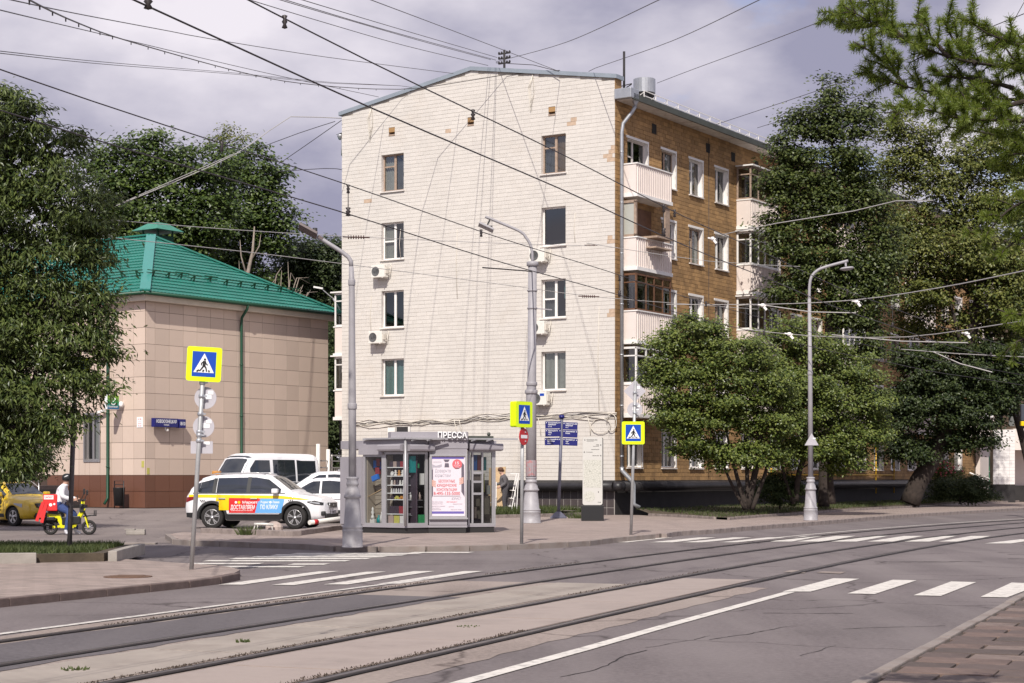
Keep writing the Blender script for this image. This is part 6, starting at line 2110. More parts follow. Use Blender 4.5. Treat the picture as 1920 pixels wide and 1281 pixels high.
# traffic light back at the right edge
g = at(1916, 790, 70)
p = thing('traffic_light', 'dark signal head with yellow foot at the right edge above the porch', 'traffic light', (g.x, g.y, .12))
b = MB(); b.tube([(.3, 0, 0), (.3, 0, 4.6)], .06, 8); b.build('pole', M['pole'], p)
b = MB(); b.bbox(-.05, .45, -.1, .1, 3.7, 4.35, .02); b.build('housing', mat('signal housing', (.05, .055, .07), .4), p)
b = MB(); b.bbox(-.05, .45, -.1, .1, 3.5, 3.68, .02); b.build('lower_lens', M['wrap_yellow'], p)

# ================================================================== VEHICLES
def hermite(xs, ys, x):
    return float(np.interp(x, xs, ys))


class Body:
    """Car body as a loft of half sections along x (front at +x), z up, y to the left."""
    def __init__(s, st, n=64):
        # st: list of (x, zbottom, zbelt, ztop, half width at belt, half width at roof)
        st = sorted(st)
        s.x0, s.x1 = st[0][0], st[-1][0]
        X = [q[0] for q in st]
        xs = np.unique(np.concatenate([np.linspace(s.x0, s.x1, n), X]))
        s.par = []
        for x in xs: s.par.append([x] + [float(np.interp(x, X, [q[k] for q in st])) for k in range(1, 6)])
        # light smoothing keeps the stations' outline but rounds the kinks
        P = np.array(s.par)
        for _ in range(3):
            Q = P.copy(); Q[1:-1, 1:] = .25 * P[:-2, 1:] + .5 * P[1:-1, 1:] + .25 * P[2:, 1:]; P = Q
        s.P = P

    def section(s, x):
        zb, zl, zt, w, wr = [float(np.interp(x, s.P[:, 0], s.P[:, k])) for k in range(1, 6)]
        h = zl - zb
        g = zt - zl
        return [(0, zb), (w * .8, zb), (w * .95, zb + .07 * h), (w * .985, zb + .25 * h), (w * .995, zb + .5 * h), (w * .985, zb + .8 * h), (w * .95, zl),
                (wr + (w * .95 - wr) * .62, zl + g * .4), (wr + .0, zl + g * .86), (wr - .07, zl + g * .97), (wr * .55, zt + .01), (0, zt + .018)]

    def side(s, x, z):
        q = s.section(x)[2:9]
        return float(np.interp(z, [p[1] for p in q], [p[0] for p in q]))

    def top(s, x, y):
        q = s.section(x)[6:]
        q = sorted(q)
        return float(np.interp(abs(y), [p[0] for p in q], [p[1] for p in q]))

    def mesh(s, b, mi=0):
        secs = [s.section(x) for x in s.P[:, 0]]
        m = len(secs[0])
        vs = []
        for x, q in zip(s.P[:, 0], secs):
            ring = [(x, y, z) for y, z in q] + [(x, -y, z) for y, z in q[-2:0:-1]]
            vs += ring
        k = 2 * m - 2
        fs = []
        for i in range(len(secs) - 1):
            for j in range(k): fs.append((i * k + j, i * k + (j + 1) % k, (i + 1) * k + (j + 1) % k, (i + 1) * k + j))
        fs.append(tuple(range(k))[::-1])
        fs.append(tuple((len(secs) - 1) * k + j for j in range(k)))
        b.add(vs, fs, mi, True)

    def panel(s, b, top, bot, side, eps=.006, mi=0, nx=14, nz=5):
        """Patch on the side between the polylines top and bot [(x, z)] (same x range)."""
        x0, x1 = top[0][0], top[-1][0]
        xs = sorted(set(list(np.linspace(x0, x1, nx)) + [p[0] for p in top] + [p[0] for p in bot if x0 <= p[0] <= x1]))
        vs, fs = [], []
        for x in xs:
            zt = float(np.interp(x, [p[0] for p in top], [p[1] for p in top]))
            zb = float(np.interp(x, [p[0] for p in bot], [p[1] for p in bot]))
            for k in range(nz + 1):
                z = zb + (zt - zb) * k / nz
                vs.append((x, side * (s.side(x, z) + eps), z))
        n = nz + 1
        for i in range(len(xs) - 1):
            for k in range(nz):
                f = (i * n + k, (i + 1) * n + k, (i + 1) * n + k + 1, i * n + k + 1)
                fs.append(f if side < 0 else f[::-1])
        b.add(vs, fs, mi, True)

    def screen(s, b, xa, xb, ya, yb, eps=.008, mi=0, n=8):
        """Windscreen between x=xa (half width ya) and x=xb (half width yb) on the top surface."""
        vs, fs = [], []
        for i in range(n + 1):
            t = i / n
            x, h = xa + (xb - xa) * t, ya + (yb - ya) * t
            for k in range(9):
                y = -h + 2 * h * k / 8
                vs.append((x, y, s.top(x, y) + eps))
        for i in range(n):
            for k in range(8): fs.append((i * 9 + k, i * 9 + k + 1, (i + 1) * 9 + k + 1, (i + 1) * 9 + k))
        b.add(vs, fs, mi, True)

    def text(s, b, st, x, z, h, side, mi=0, width=None, eps=.012):
        g, fs = text_geo(st)
        w0 = g[:, 0].max() * h
        kx = h if width is None else h * width / w0
        vs = []
        for p in g:
            xx, zz = x + (p[0] * kx) * (1 if side < 0 else -1), z + p[1] * h
            vs.append((xx, side * (s.side(xx, zz) + eps), zz))
        b.add(vs, fs, mi)


def cut_arches(o, axles, r, zc, w):
    for x in axles:
        c = MB(); c.lathe([(r, -w), (r, w)], n=28, mi=1, M=Matrix.Translation((x, 0, zc)) @ Matrix.Rotation(R(90), 4, 'X'))
        t = outward(c.build('cutter', [M['trim'], M['trim']])); o.data.materials.append(M['trim']) if len(o.data.materials) < 2 else None
        t.parent = o.parent
        md = o.modifiers.new('b', 'BOOLEAN'); md.operation = 'DIFFERENCE'; md.object = t; md.solver = 'EXACT'
        bpy.context.view_layer.update()
        me = bpy.data.meshes.new_from_object(o.evaluated_get(bpy.context.evaluated_depsgraph_get()))
        o.modifiers.clear(); old = o.data; o.data = me; bpy.data.meshes.remove(old); bpy.data.objects.remove(t)
    o.data.name = o.name


def wheel(parent, x, y, r, w=.22, spokes=5, rz=0, side=-1):
    t = MB()
    ro = r * .66
    t.lathe([(ro, -w / 2 + .02), (r * .9, -w / 2), (r * .98, -w / 2 + .03), (r, -w / 4), (r, w / 4), (r * .98, w / 2 - .03), (r * .9, w / 2), (ro, w / 2 - .02)], n=28, M=Matrix.Rotation(R(90), 4, 'X'))
    o = t.build('wheel', M['rubber'], parent); o.location = (x, y, r); o.rotation_euler = (0, 0, rz)
    b = MB()
    yo = side * (w / 2 - .03)
    Mx = Matrix.Rotation(R(90), 4, 'X')
    b.lathe([(ro * 1.0, -w / 2 + .03), (ro, w / 2 - .03)], n=28, M=Mx, mi=1)
    for rr in (ro * .97,):
        b.tube([(rr * math.cos(a), yo, rr * math.sin(a)) for a in np.linspace(0, 2 * math.pi, 29)], .014, 6, cap=False)
    for k in range(spokes):
        a = 2 * math.pi * k / spokes + .3
        for da in (-.16, .16):
            b.bar((.05 * math.cos(a), yo, .05 * math.sin(a)), (ro * .96 * math.cos(a + da), yo, ro * .96 * math.sin(a + da)), .03, .035, up=(0, 1, 0))
    b.lathe([(.06, -.02), (.06, .02), (0, .025)], n=12, M=Matrix.Translation((0, yo, 0)) @ Mx)
    b.build('rim', [M['rim'], M['trim']], o)
    return o


def arch_trim(b, body, x, r, zc, side, w=.07, z0=.3, eps=.008, mi=0, a0=-8, a1=188):
    pts = []
    vs, fs = [], []
    N_ = 22
    for k in range(N_ + 1):
        a = R(a0 + (a1 - a0) * k / N_)
        for rr in (r - .005, r + w):
            xx, zz = x + rr * math.cos(a), zc + rr * math.sin(a)
            zz = max(zz, .2)
            vs.append((xx, side * (body.side(min(max(xx, body.x0 + .02), body.x1 - .02), zz) + eps), zz))
    for k in range(N_):
        f = (2 * k, 2 * k + 1, 2 * k + 3, 2 * k + 2)
        fs.append(f if side > 0 else f[::-1])
    b.add(vs, fs, mi)


def mirror(parent, body, x, z, side, m):
    b = MB()
    y = side * (body.side(x, z) + .02)
    b.bbox(x - .09, x + .1, *sorted((y + side * .04, y + side * .22)), z + .0, z + .15, .04)
    b.bar((x, y - side * .04, z + .02), (x, y + side * .06, z + .05), .05)
    return b.build('mirror', m, parent)


def suv():
    c = gp(386, 994, 0); yaw = R(-10)
    ax0 = Vector((c.x, 55.2, 0))
    ctr = ax0 + Vector((math.cos(yaw), math.sin(yaw), 0)) * 1.335 + Vector((-math.sin(yaw), math.cos(yaw), 0)) * .8
    t = thing('parked_car', 'white delivery SUV with yellow stripe and red and blue advertising on its doors', 'car', ctr, yaw)
    B = Body([(-2.26, .5, .78, .82, .72, .62), (-2.22, .34, .98, 1.02, .82, .68), (-2.1, .3, 1.06, 1.25, .88, .66), (-1.75, .27, 1.08, 1.58, .91, .63), (-1.5, .26, 1.08, 1.655, .92, .63), (-.6, .25, 1.07, 1.70, .925, .635), (.25, .25, 1.05, 1.69, .925, .635), (.6, .25, 1.04, 1.60, .925, .65), (1.2, .25, 1.02, 1.17, .92, .74), (1.4, .25, 1.0, 1.075, .92, .78), (1.9, .26, .95, 1.01, .89, .74), (2.12, .28, .88, .93, .83, .68), (2.23, .34, .78, .82, .74, .6), (2.28, .42, .66, .7, .62, .5)])
    b = MB(); B.mesh(b); body = outward(b.build('body', M['car_white'], t))
    AX, WR_ = (-1.335, 1.335), .365
    cut_arches(body, AX, .43, .37, 1.2)
    b = MB(); b.box(-1.9, 1.9, -.7, .7, .3, .6); b.build('underbody', M['trim'], t)
    for x in AX:
        for sd in (-1, 1): wheel(t, x, sd * .8, WR_, .23, 5, R(-8) if x > 0 else 0, sd)
    for sd in (-1, 1):
        b = MB()
        for x in AX: arch_trim(b, B, x, .43, .37, sd, .075)
        B.panel(b, [(-.86, .47), (.86, .47)], [(-.86, .27), (.86, .27)], sd, .012)
        B.panel(b, [(-2.2, .5), (-1.8, .5)], [(-2.2, .36), (-1.8, .32)], sd, .01)
        b.build('sill_cladding', M['trim'], t)
        b = MB(); b.bar((-.8, sd * (B.side(0, .4) + .03), .47), (.82, sd * (B.side(0, .4) + .03), .47), .035, .03); b.build('chrome_strip', M['rim'], t)
        zt = lambda x: float(np.interp(x, [-1.9, -1.2, 0, .45, .95], [1.4, 1.575, 1.6, 1.53, 1.17]))
        for (x0, x1, nm) in ((-1.96, -1.33, 'quarter_window'), (-1.2, -.22, 'rear_window'), (-.12, .86, 'front_window')):
            b = MB()
            xs = np.linspace(x0, x1, 8)
            tp = [(x, zt(x)) for x in xs]; bt = [(x, 1.125 + (.11 if nm == 'quarter_window' and x < -1.8 else 0)) for x in xs]
            B.panel(b, tp, bt, sd, .007, 0)
            b.build(nm, M['car_glass'], t)
        b = MB()
        for x in (-1.27, -.17): B.panel(b, [(x - .07, zt(x) + .01), (x + .05, zt(x) + .01)], [(x - .07, 1.1), (x + .05, 1.1)], sd, .009, 0, 3)
        B.panel(b, [(-1.98, 1.12), (1.0, 1.12)], [(-1.98, 1.09), (1.0, 1.09)], sd, .008, 0)
        b.build('window_trim', M['trim'], t)
        b = MB()
        for x in (-1.16, -.14, .93): B.panel(b, [(x - .006, 1.07), (x + .006, 1.07)], [(x - .006, .5), (x + .006, .5)], sd, .005, 0, 2)
        b.build('door_gap', M['trim'], t)
        b = MB()
        for x in (-1.0, .02): 
            y = sd * (B.side(x, .93) + .03); b.bbox(x - .11, x + .11, *sorted((y - sd * .03, y + sd * .012)), .915, .955, .012)
        b.build('door_handle', M['rim'], t)
        mirror(t, B, .72, 1.1, sd, M['car_white'])
    sd = -1
    b = MB(); B.panel(b, [(-2.1, 1.06), (-1.5, 1.065), (.9, 1.03), (1.5, .96), (1.85, .91)], [(-2.1, .97), (-1.5, .97), (.9, .94), (1.5, .91), (1.85, .905)], sd, .009, 0, 30); b.build('yellow_stripe', M['wrap_yellow'], t)
    b = MB(); B.panel(b, [(-.78, .955), (.18, .945), (.26, .945)], [(-.78, .5), (.06, .5), (.26, .945)], sd, .0095, 0, 20)
    b.build('red_film', M['wrap_red'], t)
    b = MB(); B.panel(b, [(.06, .5), (.18, .945), (.97, .93), (1.0, .92)], [(.06, .5), (.18, .5), (.9, .5), (1.0, .92)], sd, .0105, 0, 20); b.build('blue_film', M['wrap_blue'], t)
    b = MB(); 
    B.panel(b, [(-1.2, .955), (-.78, .955)], [(-1.2, .86), (-.78, .86)], sd, .0095, 0, 4)
    B.panel(b, [(-1.1, .86), (-.78, .86)], [(-.85, .58), (-.78, .58)], sd, .0092, 0, 6); b.build('yellow_flash', M['wrap_yellow'], t)
    b = MB()
    B.text(b, 'Маркет', -.34, .79, .075, sd, 0, .48); B.text(b, 'ДОСТАВЛЯЕМ', -.72, .61, .13, sd, 0, .78)
    B.text(b, 'ПО КЛИКУ', .24, .62, .13, sd, 0, .56); B.text(b, 'Яндекс', .24, .8, .07, sd, 0, .26); B.text(b, 'Лавка', .62, .8, .07, sd, 0, .22)
    for x, z in ((-.55, .825), (.56, .83)):
        b.add([(x + .04 * math.cos(a), -(B.side(x, z) + .013), z + .04 * math.sin(a)) for a in np.linspace(0, 6.28, 14, endpoint=False)], [tuple(range(14))], 0)
    for k in range(14): 
        x = -.7 + k * .05; B.panel(b, [(x, .575), (x + .035, .575)], [(x, .56), (x + .035, .56)], sd, .012, 0, 2, 1)
    b.add([(-.45 + .045 * math.cos(a), -(B.side(-.45, .825) + .013), .825 + .045 * math.sin(a)) for a in np.linspace(0, 6.28, 14, endpoint=False)], [tuple(range(14))], 1)
    b.build('lettering', [M['sign_white'], M['wrap_yellow']], t)
    b = MB()
    for x0 in (-1.72, 1.12):
        for k in range(6):
            x = x0 + (k % 3) * .06 + (.03 if k >= 3 else 0); z = .9 - (.04 if k >= 3 else 0); B.panel(b, [(x, z), (x + .03, z)], [(x, z - .035), (x + .03, z - .035)], sd, .008, 0, 2, 1)
    b.build('checker_mark', M['trim'], t)
    b = MB(); B.screen(b, 1.16, .52, .7, .55, .01); b.build('windscreen', M['car_glass'], t)
    b = MB(); B.screen(b, -2.04, -1.78, .55, .5, .01); b.build('tailgate_window', M['car_glass'], t)
    # front: grille, lamps, bumper
    b = MB(); b.bbox(2.2, 2.3, -.42, .42, .64, .82, .05); b.build('grille', M['trim'], t)
    b = MB()
    for k in range(5): b.bar((2.302, -.4, .67 + k * .033), (2.302, .4, .67 + k * .033), .008)
    b.tube([(2.3, -.42, .645), (2.3, -.42, .815), (2.3, .42, .815), (2.3, .42, .645), (2.3, -.42, .645)], .012, 5); b.bbox(2.3, 2.315, -.05, .05, .71, .76, .01); b.build('grille_chrome', M['rim'], t)
    b = MB(); b.bbox(2.15, 2.29, -.68, .68, .34, .5, .05); b.bbox(2.1, 2.25, -.8, -.5, .42, .56, .04); b.bbox(2.1, 2.25, .5, .8, .42, .56, .04); b.build('bumper_intake', M['trim'], t)
    b = MB(); b.bbox(2.29, 2.315, -.26, .26, .47, .58, .005); b.build('number_plate', M['sign_back'], t)
    b = MB(); b.text('Е 486 ТК', (2.318, -.22, .495), (0, 1, 0), (0, 0, 1), .06, width=.42); b.build('plate_lettering', M['sign_black'], t)
    for sd in (-1, 1):
        b = MB(); B.panel(b, [(1.72, .86), (1.95, .885), (2.2, .82)], [(1.72, .83), (1.95, .76), (2.2, .74)], sd, .012, 0); B.panel(b, [(1.8, .85), (2.1, .82)], [(1.8, .82), (2.1, .77)], sd, .02, 1, 6); b.build('headlight', [M['trim'], M['headlamp']], t)
        b = MB(); B.panel(b, [(-2.2, .98), (-1.88, 1.0)], [(-2.2, .82), (-1.88, .93)], sd, .012); b.build('tail_light', M['tail'], t)
    b = MB()
    for sd in (-1, 1): b.tube([(-1.5, sd * .56, 1.66), (-1.3, sd * .58, 1.715), (.0, sd * .58, 1.74), (.3, sd * .56, 1.69)], .018, 6)
    b.build('roof_rail', M['rim'], t)
    b = MB(); b.bbox(-.62, -.36, -.28, .28, 1.715, 1.82, .03); b.build('roof_sign', M['goods3'], t) if False else None
    return t


suv()


def small_car(label, loc, yaw, paint, st, axles, wr, wins, scr, grp=None, extra=None, spokes=6, wheel_y=.72, trim_z=(.3, .42)):
    t = thing('parked_car', label, 'car', loc, yaw, grp)
    B = Body(st)
    b = MB(); B.mesh(b); body = outward(b.build('body', M[paint], t))
    cut_arches(body, axles, wr + .05, wr, 1.2)
    b = MB(); b.box(axles[0] - .4, axles[1] + .4, -.6, .6, .25, .5); b.build('underbody', M['trim'], t)
    for x in axles:
        for sd in (-1, 1): wheel(t, x, sd * wheel_y, wr, .2, spokes, 0, sd)
    for sd in (-1, 1):
        for (nm, tp, bt) in wins:
            b = MB(); B.panel(b, tp, bt, sd, .007); b.build(nm, M['car_glass'], t)
        mirror(t, B, wins[-1][1][-1][0] - .12, wins[-1][2][-1][1] + .0, sd, M[paint])
        b = MB(); B.panel(b, [(axles[0] + wr + .1, trim_z[1]), (axles[1] - wr - .1, trim_z[1])], [(axles[0] + wr + .1, trim_z[0]), (axles[1] - wr - .1, trim_z[0])], sd, .008)
        for x in (axles[0] + .75, axles[0] + 1.6, axles[1] - .45): B.panel(b, [(x - .006, .88), (x + .006, .88)], [(x - .006, .4), (x + .006, .4)], sd, .005, 0, 2)
        b.build('door_trim', M['trim'], t)
        b = MB()
        for x in (axles[0] + .55, axles[0] + 1.45):
            y = sd * (B.side(x, .8) + .02); b.bbox(x - .1, x + .1, *sorted((y - sd * .02, y + sd * .015)), .79, .825, .01)
        b.build('door_handle', M[paint], t)
    for nm, a in scr:
        b = MB(); B.screen(b, *a); b.build(nm, M['car_glass'], t)
    if extra: extra(t, B)
    return t


hatch = [(-2.0, .45, .75, .78, .66, .56), (-1.95, .32, .92, .98, .76, .6), (-1.75, .25, .95, 1.22, .83, .56), (-1.4, .22, .95, 1.4, .86, .54), (-.5, .2, .93, 1.5, .87, .55), (.15, .2, .91, 1.48, .87, .56), (.5, .2, .9, 1.36, .87, .58), (1.05, .2, .88, 1.0, .86, .68), (1.3, .21, .86, .93, .85, .7), (1.75, .24, .78, .84, .78, .62), (1.95, .3, .66, .72, .66, .52), (2.02, .4, .56, .6, .56, .45)]
hz = lambda x: float(np.interp(x, [-1.7, -1.2, -.4, .2, .8], [1.14, 1.34, 1.41, 1.38, 1.02]))
def wn_(x0, x1, nm, zb=.97):
    xs = np.linspace(x0, x1, 8); return (nm, [(x, max(hz(x), zb + .02)) for x in xs], [(x, zb) for x in xs])
hw = [wn_(-1.6, -1.05, 'quarter_window'), wn_(-.98, -.15, 'rear_window'), wn_(-.08, .78, 'front_window')]
def lights(t, B):
    for sd in (-1, 1):
        b = MB(); B.panel(b, [(1.45, .76), (1.85, .74)], [(1.45, .72), (1.85, .62)], sd, .01); b.build('headlight', M['headlamp'], t)
        b = MB(); B.panel(b, [(-1.95, .9), (-1.65, .9)], [(-1.95, .75), (-1.65, .82)], sd, .01); b.build('tail_light', M['tail'], t)
small_car('rounded white hatchback with dark windows parked between the delivery SUV and the kiosk', at(613, 930, 60.5).xy.to_3d() + Vector((-.2, 0, .08)), R(176), 'car_white', hatch, (-1.25, 1.28), .32, hw, (('windscreen', (1.0, .45, .62, .48, .01)), ('tailgate_window', (-1.85, -1.45, .5, .46, .01))), 'white cars behind the delivery car', lights, 9)
small_car('second white car behind the rounded hatchback, only its roof and windscreen in view', at(604, 930, 64.5).xy.to_3d() + Vector((0, 0, .18)), R(192), 'car_white', [(a, b_ + .06, c_ + .1, d_ + .13, e_, f_) for a, b_, c_, d_, e_, f_ in hatch], (-1.25, 1.28), .32, [(n, [(x, z + .12) for x, z in tp], [(x, z + .1) for x, z in bt]) for n, tp, bt in hw], (('windscreen', (1.0, .45, .62, .48, .01)), ('tailgate_window', (-1.85, -1.45, .5, .46, .01))), 'white cars behind the delivery car', lights, 6)


def taxi_extra(t, B):
    lights(t, B)
    b = MB(); b.bbox(2.1, 2.24, -.5, .5, .62, .76, .03); b.bbox(2.1, 2.25, -.55, .55, .3, .44, .03); b.build('grille', M['trim'], t)
    b = MB()
    for z in (.65, .69, .73): b.bar((2.243, -.48, z), (2.243, .48, z), .008)
    b.lathe([(0, 0), (.07, 0), (.07, .012), (0, .014)], n=18, M=Matrix.Translation((2.245, 0, .69)) @ Matrix.Rotation(R(90), 4, 'Y')); b.build('grille_chrome', M['rim'], t)
    b = MB(); b.bbox(2.23, 2.26, -.26, .26, .46, .57, .005); b.build('number_plate', M['sign_white'], t)
    b = MB(); b.text('Т 615 МУ', (2.264, -.22, .485), (0, 1, 0), (0, 0, 1), .06, width=.42); b.build('plate_lettering', M['sign_black'], t)
    b = MB(); B.text(b, 'Яндекс', .2, .78, .1, -1, 0, .4); B.text(b, 'Такси', .45, .62, .1, -1, 0, .34); B.text(b, '+7(495) 999-99-99', -.1, .5, .06, -1, 0, .9)
    b.add([(.72 + .09 * math.cos(a), -(B.side(.72, .78) + .012), .8 + .09 * math.sin(a)) for a in np.linspace(0, 6.28, 18, endpoint=False)], [tuple(range(18))]); b.build('lettering', M['sign_black'], t)
sedan = [(-2.2, .45, .8, .84, .68, .58), (-2.12, .3, .95, 1.0, .78, .64), (-1.7, .24, .96, 1.04, .84, .62), (-1.2, .22, .95, 1.3, .86, .55), (-.7, .2, .94, 1.43, .86, .55), (.1, .2, .92, 1.46, .87, .56), (.45, .2, .91, 1.38, .87, .57), (1.1, .2, .9, .99, .86, .68), (1.35, .21, .88, .95, .85, .7), (1.9, .23, .82, .88, .8, .64), (2.12, .28, .72, .77, .7, .56), (2.2, .38, .6, .64, .6, .48)]
tz = lambda x: float(np.interp(x, [-1.5, -1.0, -.4, .2, .9], [1.05, 1.27, 1.36, 1.36, 1.02]))
def tw_(x0, x1, nm): xs = np.linspace(x0, x1, 8); return (nm, [(x, max(tz(x), 1.0)) for x in xs], [(x, .975) for x in xs])
tx = at(40, 930, 58.6)
small_car('yellow taxi saloon with black lettering under the left tree', Vector((tx.x - .55, tx.y + .6, .0)), R(-40), 'car_yellow', sedan, (-1.3, 1.35), .32, [tw_(-1.4, -.75, 'quarter_window'), tw_(-.68, .05, 'rear_window'), tw_(.12, .85, 'front_window')], (('windscreen', (1.05, .42, .62, .48, .01)), ('rear_screen', (-1.6, -1.15, .52, .46, .01))), None, taxi_extra, 5)


# minibus
mb_c = at(508, 930, 63.4)
t = thing('parked_minibus', 'white minibus with long dark side windows parked before the beige wall', 'minibus', Vector((mb_c.x + .35, mb_c.y + 1.3, yard_z(64.5))), R(180 + 50))
t.scale = (.86, .95, .97); t.location.x -= .75; t.location.y -= .5
B = Body([(-2.5, .45, 1.2, 2.0, .8, .68), (-2.45, .3, 1.22, 2.2, .86, .72), (-2.2, .28, 1.22, 2.3, .9, .76), (0, .27, 1.22, 2.32, .92, .78), (1.1, .27, 1.2, 2.3, .92, .77), (1.45, .27, 1.18, 2.12, .91, .76), (1.95, .27, 1.12, 1.45, .9, .78), (2.1, .28, 1.08, 1.2, .88, .76), (2.35, .3, .95, 1.02, .82, .68), (2.45, .38, .8, .86, .7, .58)])
b = MB(); B.mesh(b); body = outward(b.build('body', M['car_white'], t)); cut_arches(body, (-1.4, 1.5), .4, .34, 1.2)
for x in (-1.4, 1.5):
    for sd in (-1, 1): wheel(t, x, sd * .78, .34, .2, 6, 0, sd)
for sd in (-1, 1):
    for nm, x0, x1, zt0, zt1 in (('rear_side_window', -2.2, -1.1, 2.05, 2.08), ('sliding_window', -1.0, .25, 2.08, 2.08), ('front_window', .42, 1.5, 2.06, 1.75)):
        b = MB(); B.panel(b, [(x0, zt0), (x1 - .3, zt0), (x1, zt1)], [(x0, 1.28), (x1 - .3, 1.28), (x1 + 0, 1.26)], sd, .007); b.build(nm, M['car_glass'], t)
    b = MB(); B.panel(b, [(-.4, 2.04), (-.37, 2.04)], [(-.4, 1.3), (-.37, 1.3)], sd, .012, 0, 2); B.panel(b, [(-2.25, 1.26), (1.5, 1.24)], [(-2.25, 1.235), (1.5, 1.215)], sd, .008); b.build('window_trim', M['trim'], t)
    mirror(t, B, 1.6, 1.25, sd, M['trim'])
    b = MB(); B.panel(b, [(2.05, .95), (2.35, .88)], [(2.05, .78), (2.35, .74)], sd, .01); b.build('headlight', M['headlamp'], t)
b = MB(); B.screen(b, 1.98, 1.3, .76, .7, .012); b.build('windscreen', M['car_glass'], t)
b = MB(); b.bbox(2.4, 2.48, -.5, .5, .5, .7, .03); b.build('grille', M['trim'], t)
# orange lamp on a car roof behind the SUV
g = at(408, 884, 58)
b = MB(); b.bbox(-.12, .12, -.08, .08, 0, .13, .03); o = b.build('roof_sign', M['goods3']); o.location = at(408, 889.5, 57.0); tag(o, 'small orange taxi roof lamp showing over the rear of the delivery SUV', 'roof sign')
bpy.data.objects.remove(o)
b = MB(); b.bbox(-.13, .13, -.1, .1, 0, .14, .04); b.bbox(-.16, .16, -.12, .12, -.03, .0, .01)
suv_o = [o for o in bpy.data.objects if o.name == 'parked_car'][0]
o = b.build('roof_lamp', M['goods3'], suv_o); o.location = (-1.62, .35, 1.665)

# stone kerb pieces and fallen barrier by the SUV
b = MB(); b.bbox(-.26, .26, -.15, .15, 0, .13, .03); b.bbox(-.3, -.02, -.12, .12, .13, .17, .02); b.bbox(.0, .26, -.1, .12, .13, .16, .02)
o = b.build('concrete_block', M['concrete']); o.location = gp(255, 1003, .006); tag(o, 'broken concrete kerb block lying alone on the sunny yard', 'block'); o.rotation_euler = (0, 0, R(4))
g = gp(543, 990, .12)
b = MB(); b.lathe([(.3, 0), (.3, .16), (.24, .26), (.1, .34), (0, .35)], n=12, smooth=False); o = b.build('stone', mat('pale rough stone', (.42, .34, .3), .9, var=.3, scale=4, bump=.6, bscale=8)); o.location = (g.x, 48.6, .12); o.scale = (.8, .8, .8); tag(o, 'pale rough stone on the parking kerb before the SUV front wheel', 'stone')
b = MB(); b.tube([(-.75, 0, .3), (-.2, -.02, .3), (.3, 0, .27)], .05, 8); b.tube([(-.6, 0, 0), (-.55, 0, .28)], .035, 6); b.tube([(.25, .05, 0), (.2, .02, .27)], .035, 6); b.tube([(-.8, .05, 0), (-.7, .02, .3)], .03, 6)
o = b.build('metal_barrier', M['ac']); o.location = (g.x - .12, 48.25, .12); o.scale = (.5, .5, .7); tag(o, 'short pale metal parking barrier in front of the rough stone', 'barrier')
p = thing('fallen_post', 'fallen white post with a red band leaning on the kerb left of the kiosk lamp', 'post', gp(578, 991, .12))
b = MB(); b.tube([(0, .3, .16), (1.05, 1.6, .28)], .07, 10); b.build('tube', M['ac'], p)
b = MB(); b.tube([(.1, .425, .17), (.2, .55, .181)], .073, 10); b.build('red_band', M['sign_red'], p)

# ================================================================== SCOOTER
g = gp(131, 1003, .006)
SC = thing('delivery_scooter', 'bright yellow electric delivery scooter standing on the yard', 'scooter', (g.x, g.y, .006), R(0))
RWX, FWX, WRR = -.53, .53, .205
for x, nm in ((RWX, 'rear_wheel'), (FWX, 'front_wheel')):
    b = MB(); b.tube([(x + .165 * math.cos(a), 0, WRR + .165 * math.sin(a)) for a in np.linspace(0, 2 * math.pi, 25)], .042, 8, cap=False); w_ = b.build(nm, M['rubber'], SC)
    b = MB()
    for k in range(10): a = k * .628; b.bar((x, 0, WRR), (x + .14 * math.cos(a), 0, WRR + .14 * math.sin(a)), .014)
    b.lathe([(.05, -.03), (.05, .03)], n=12, M=Matrix.Translation((x, 0, WRR)) @ Matrix.Rotation(R(90), 4, 'X'))
    b.build('spokes', M['black' if x < 0 else 'rim'], w_)
b = MB()
b.tube([(.36, 0, .92), (.34, 0, .6), (.12, 0, .25), (-.22, 0, .25), (-.3, 0, .42)], .05, 8)
b.bar((.39, 0, .74), (.12, 0, .24), .09, .1); b.bar((.12, 0, .23), (-.24, 0, .23), .16, .08); b.bar((-.2, 0, .24), (-.32, 0, .56), .1, .1); b.bar((-.3, 0, .5), (-.62, 0, .55), .08, .09)
b.bar((-.24, 0, .24), (RWX, 0, WRR), .05, .06)
b.build('frame', M['scoot'], SC)
b = MB()
for s in (-.07, .07): b.bar((.44, s, .5), (FWX, s, WRR), .035)
b.build('fork', M['scoot'], SC)
b = MB(); b.bbox(.02, .0, -.05, .05, .3, .31); b.tube([(.37, 0, .9), (.4, 0, .62), (.46, 0, .48)], .03, 8); b.bar((.36, -.28, .97), (.36, .28, .97), .03); b.tube([(.36, 0, .88), (.36, 0, .98)], .025, 6)
for s in (-.28, .28): b.bar((.36, s, .97), (.3, s * 1.15, .96), .04)
b.build('handlebar', M['black'], SC)
b = MB(); b.bar((.36, -.2, .98), (.46, -.24, 1.17), .015); b.bbox(.44, .48, -.31, -.22, 1.12, 1.28, .02); b.bar((.36, .2, .98), (.42, .24, 1.14), .015); b.bbox(.4, .44, .2, .3, 1.1, 1.24, .02); b.build('mirror', M['black'], SC)
b = MB(); b.bbox(-.58, -.16, -.12, .12, .58, .66, .03); b.build('seat', M['black'], SC)
b = MB(); b.bbox(-.2, .12, -.1, .1, .28, .5, .02); b.bbox(.1, .3, -.09, .09, .3, .52, .02); b.build('battery_box', M['black'], SC)
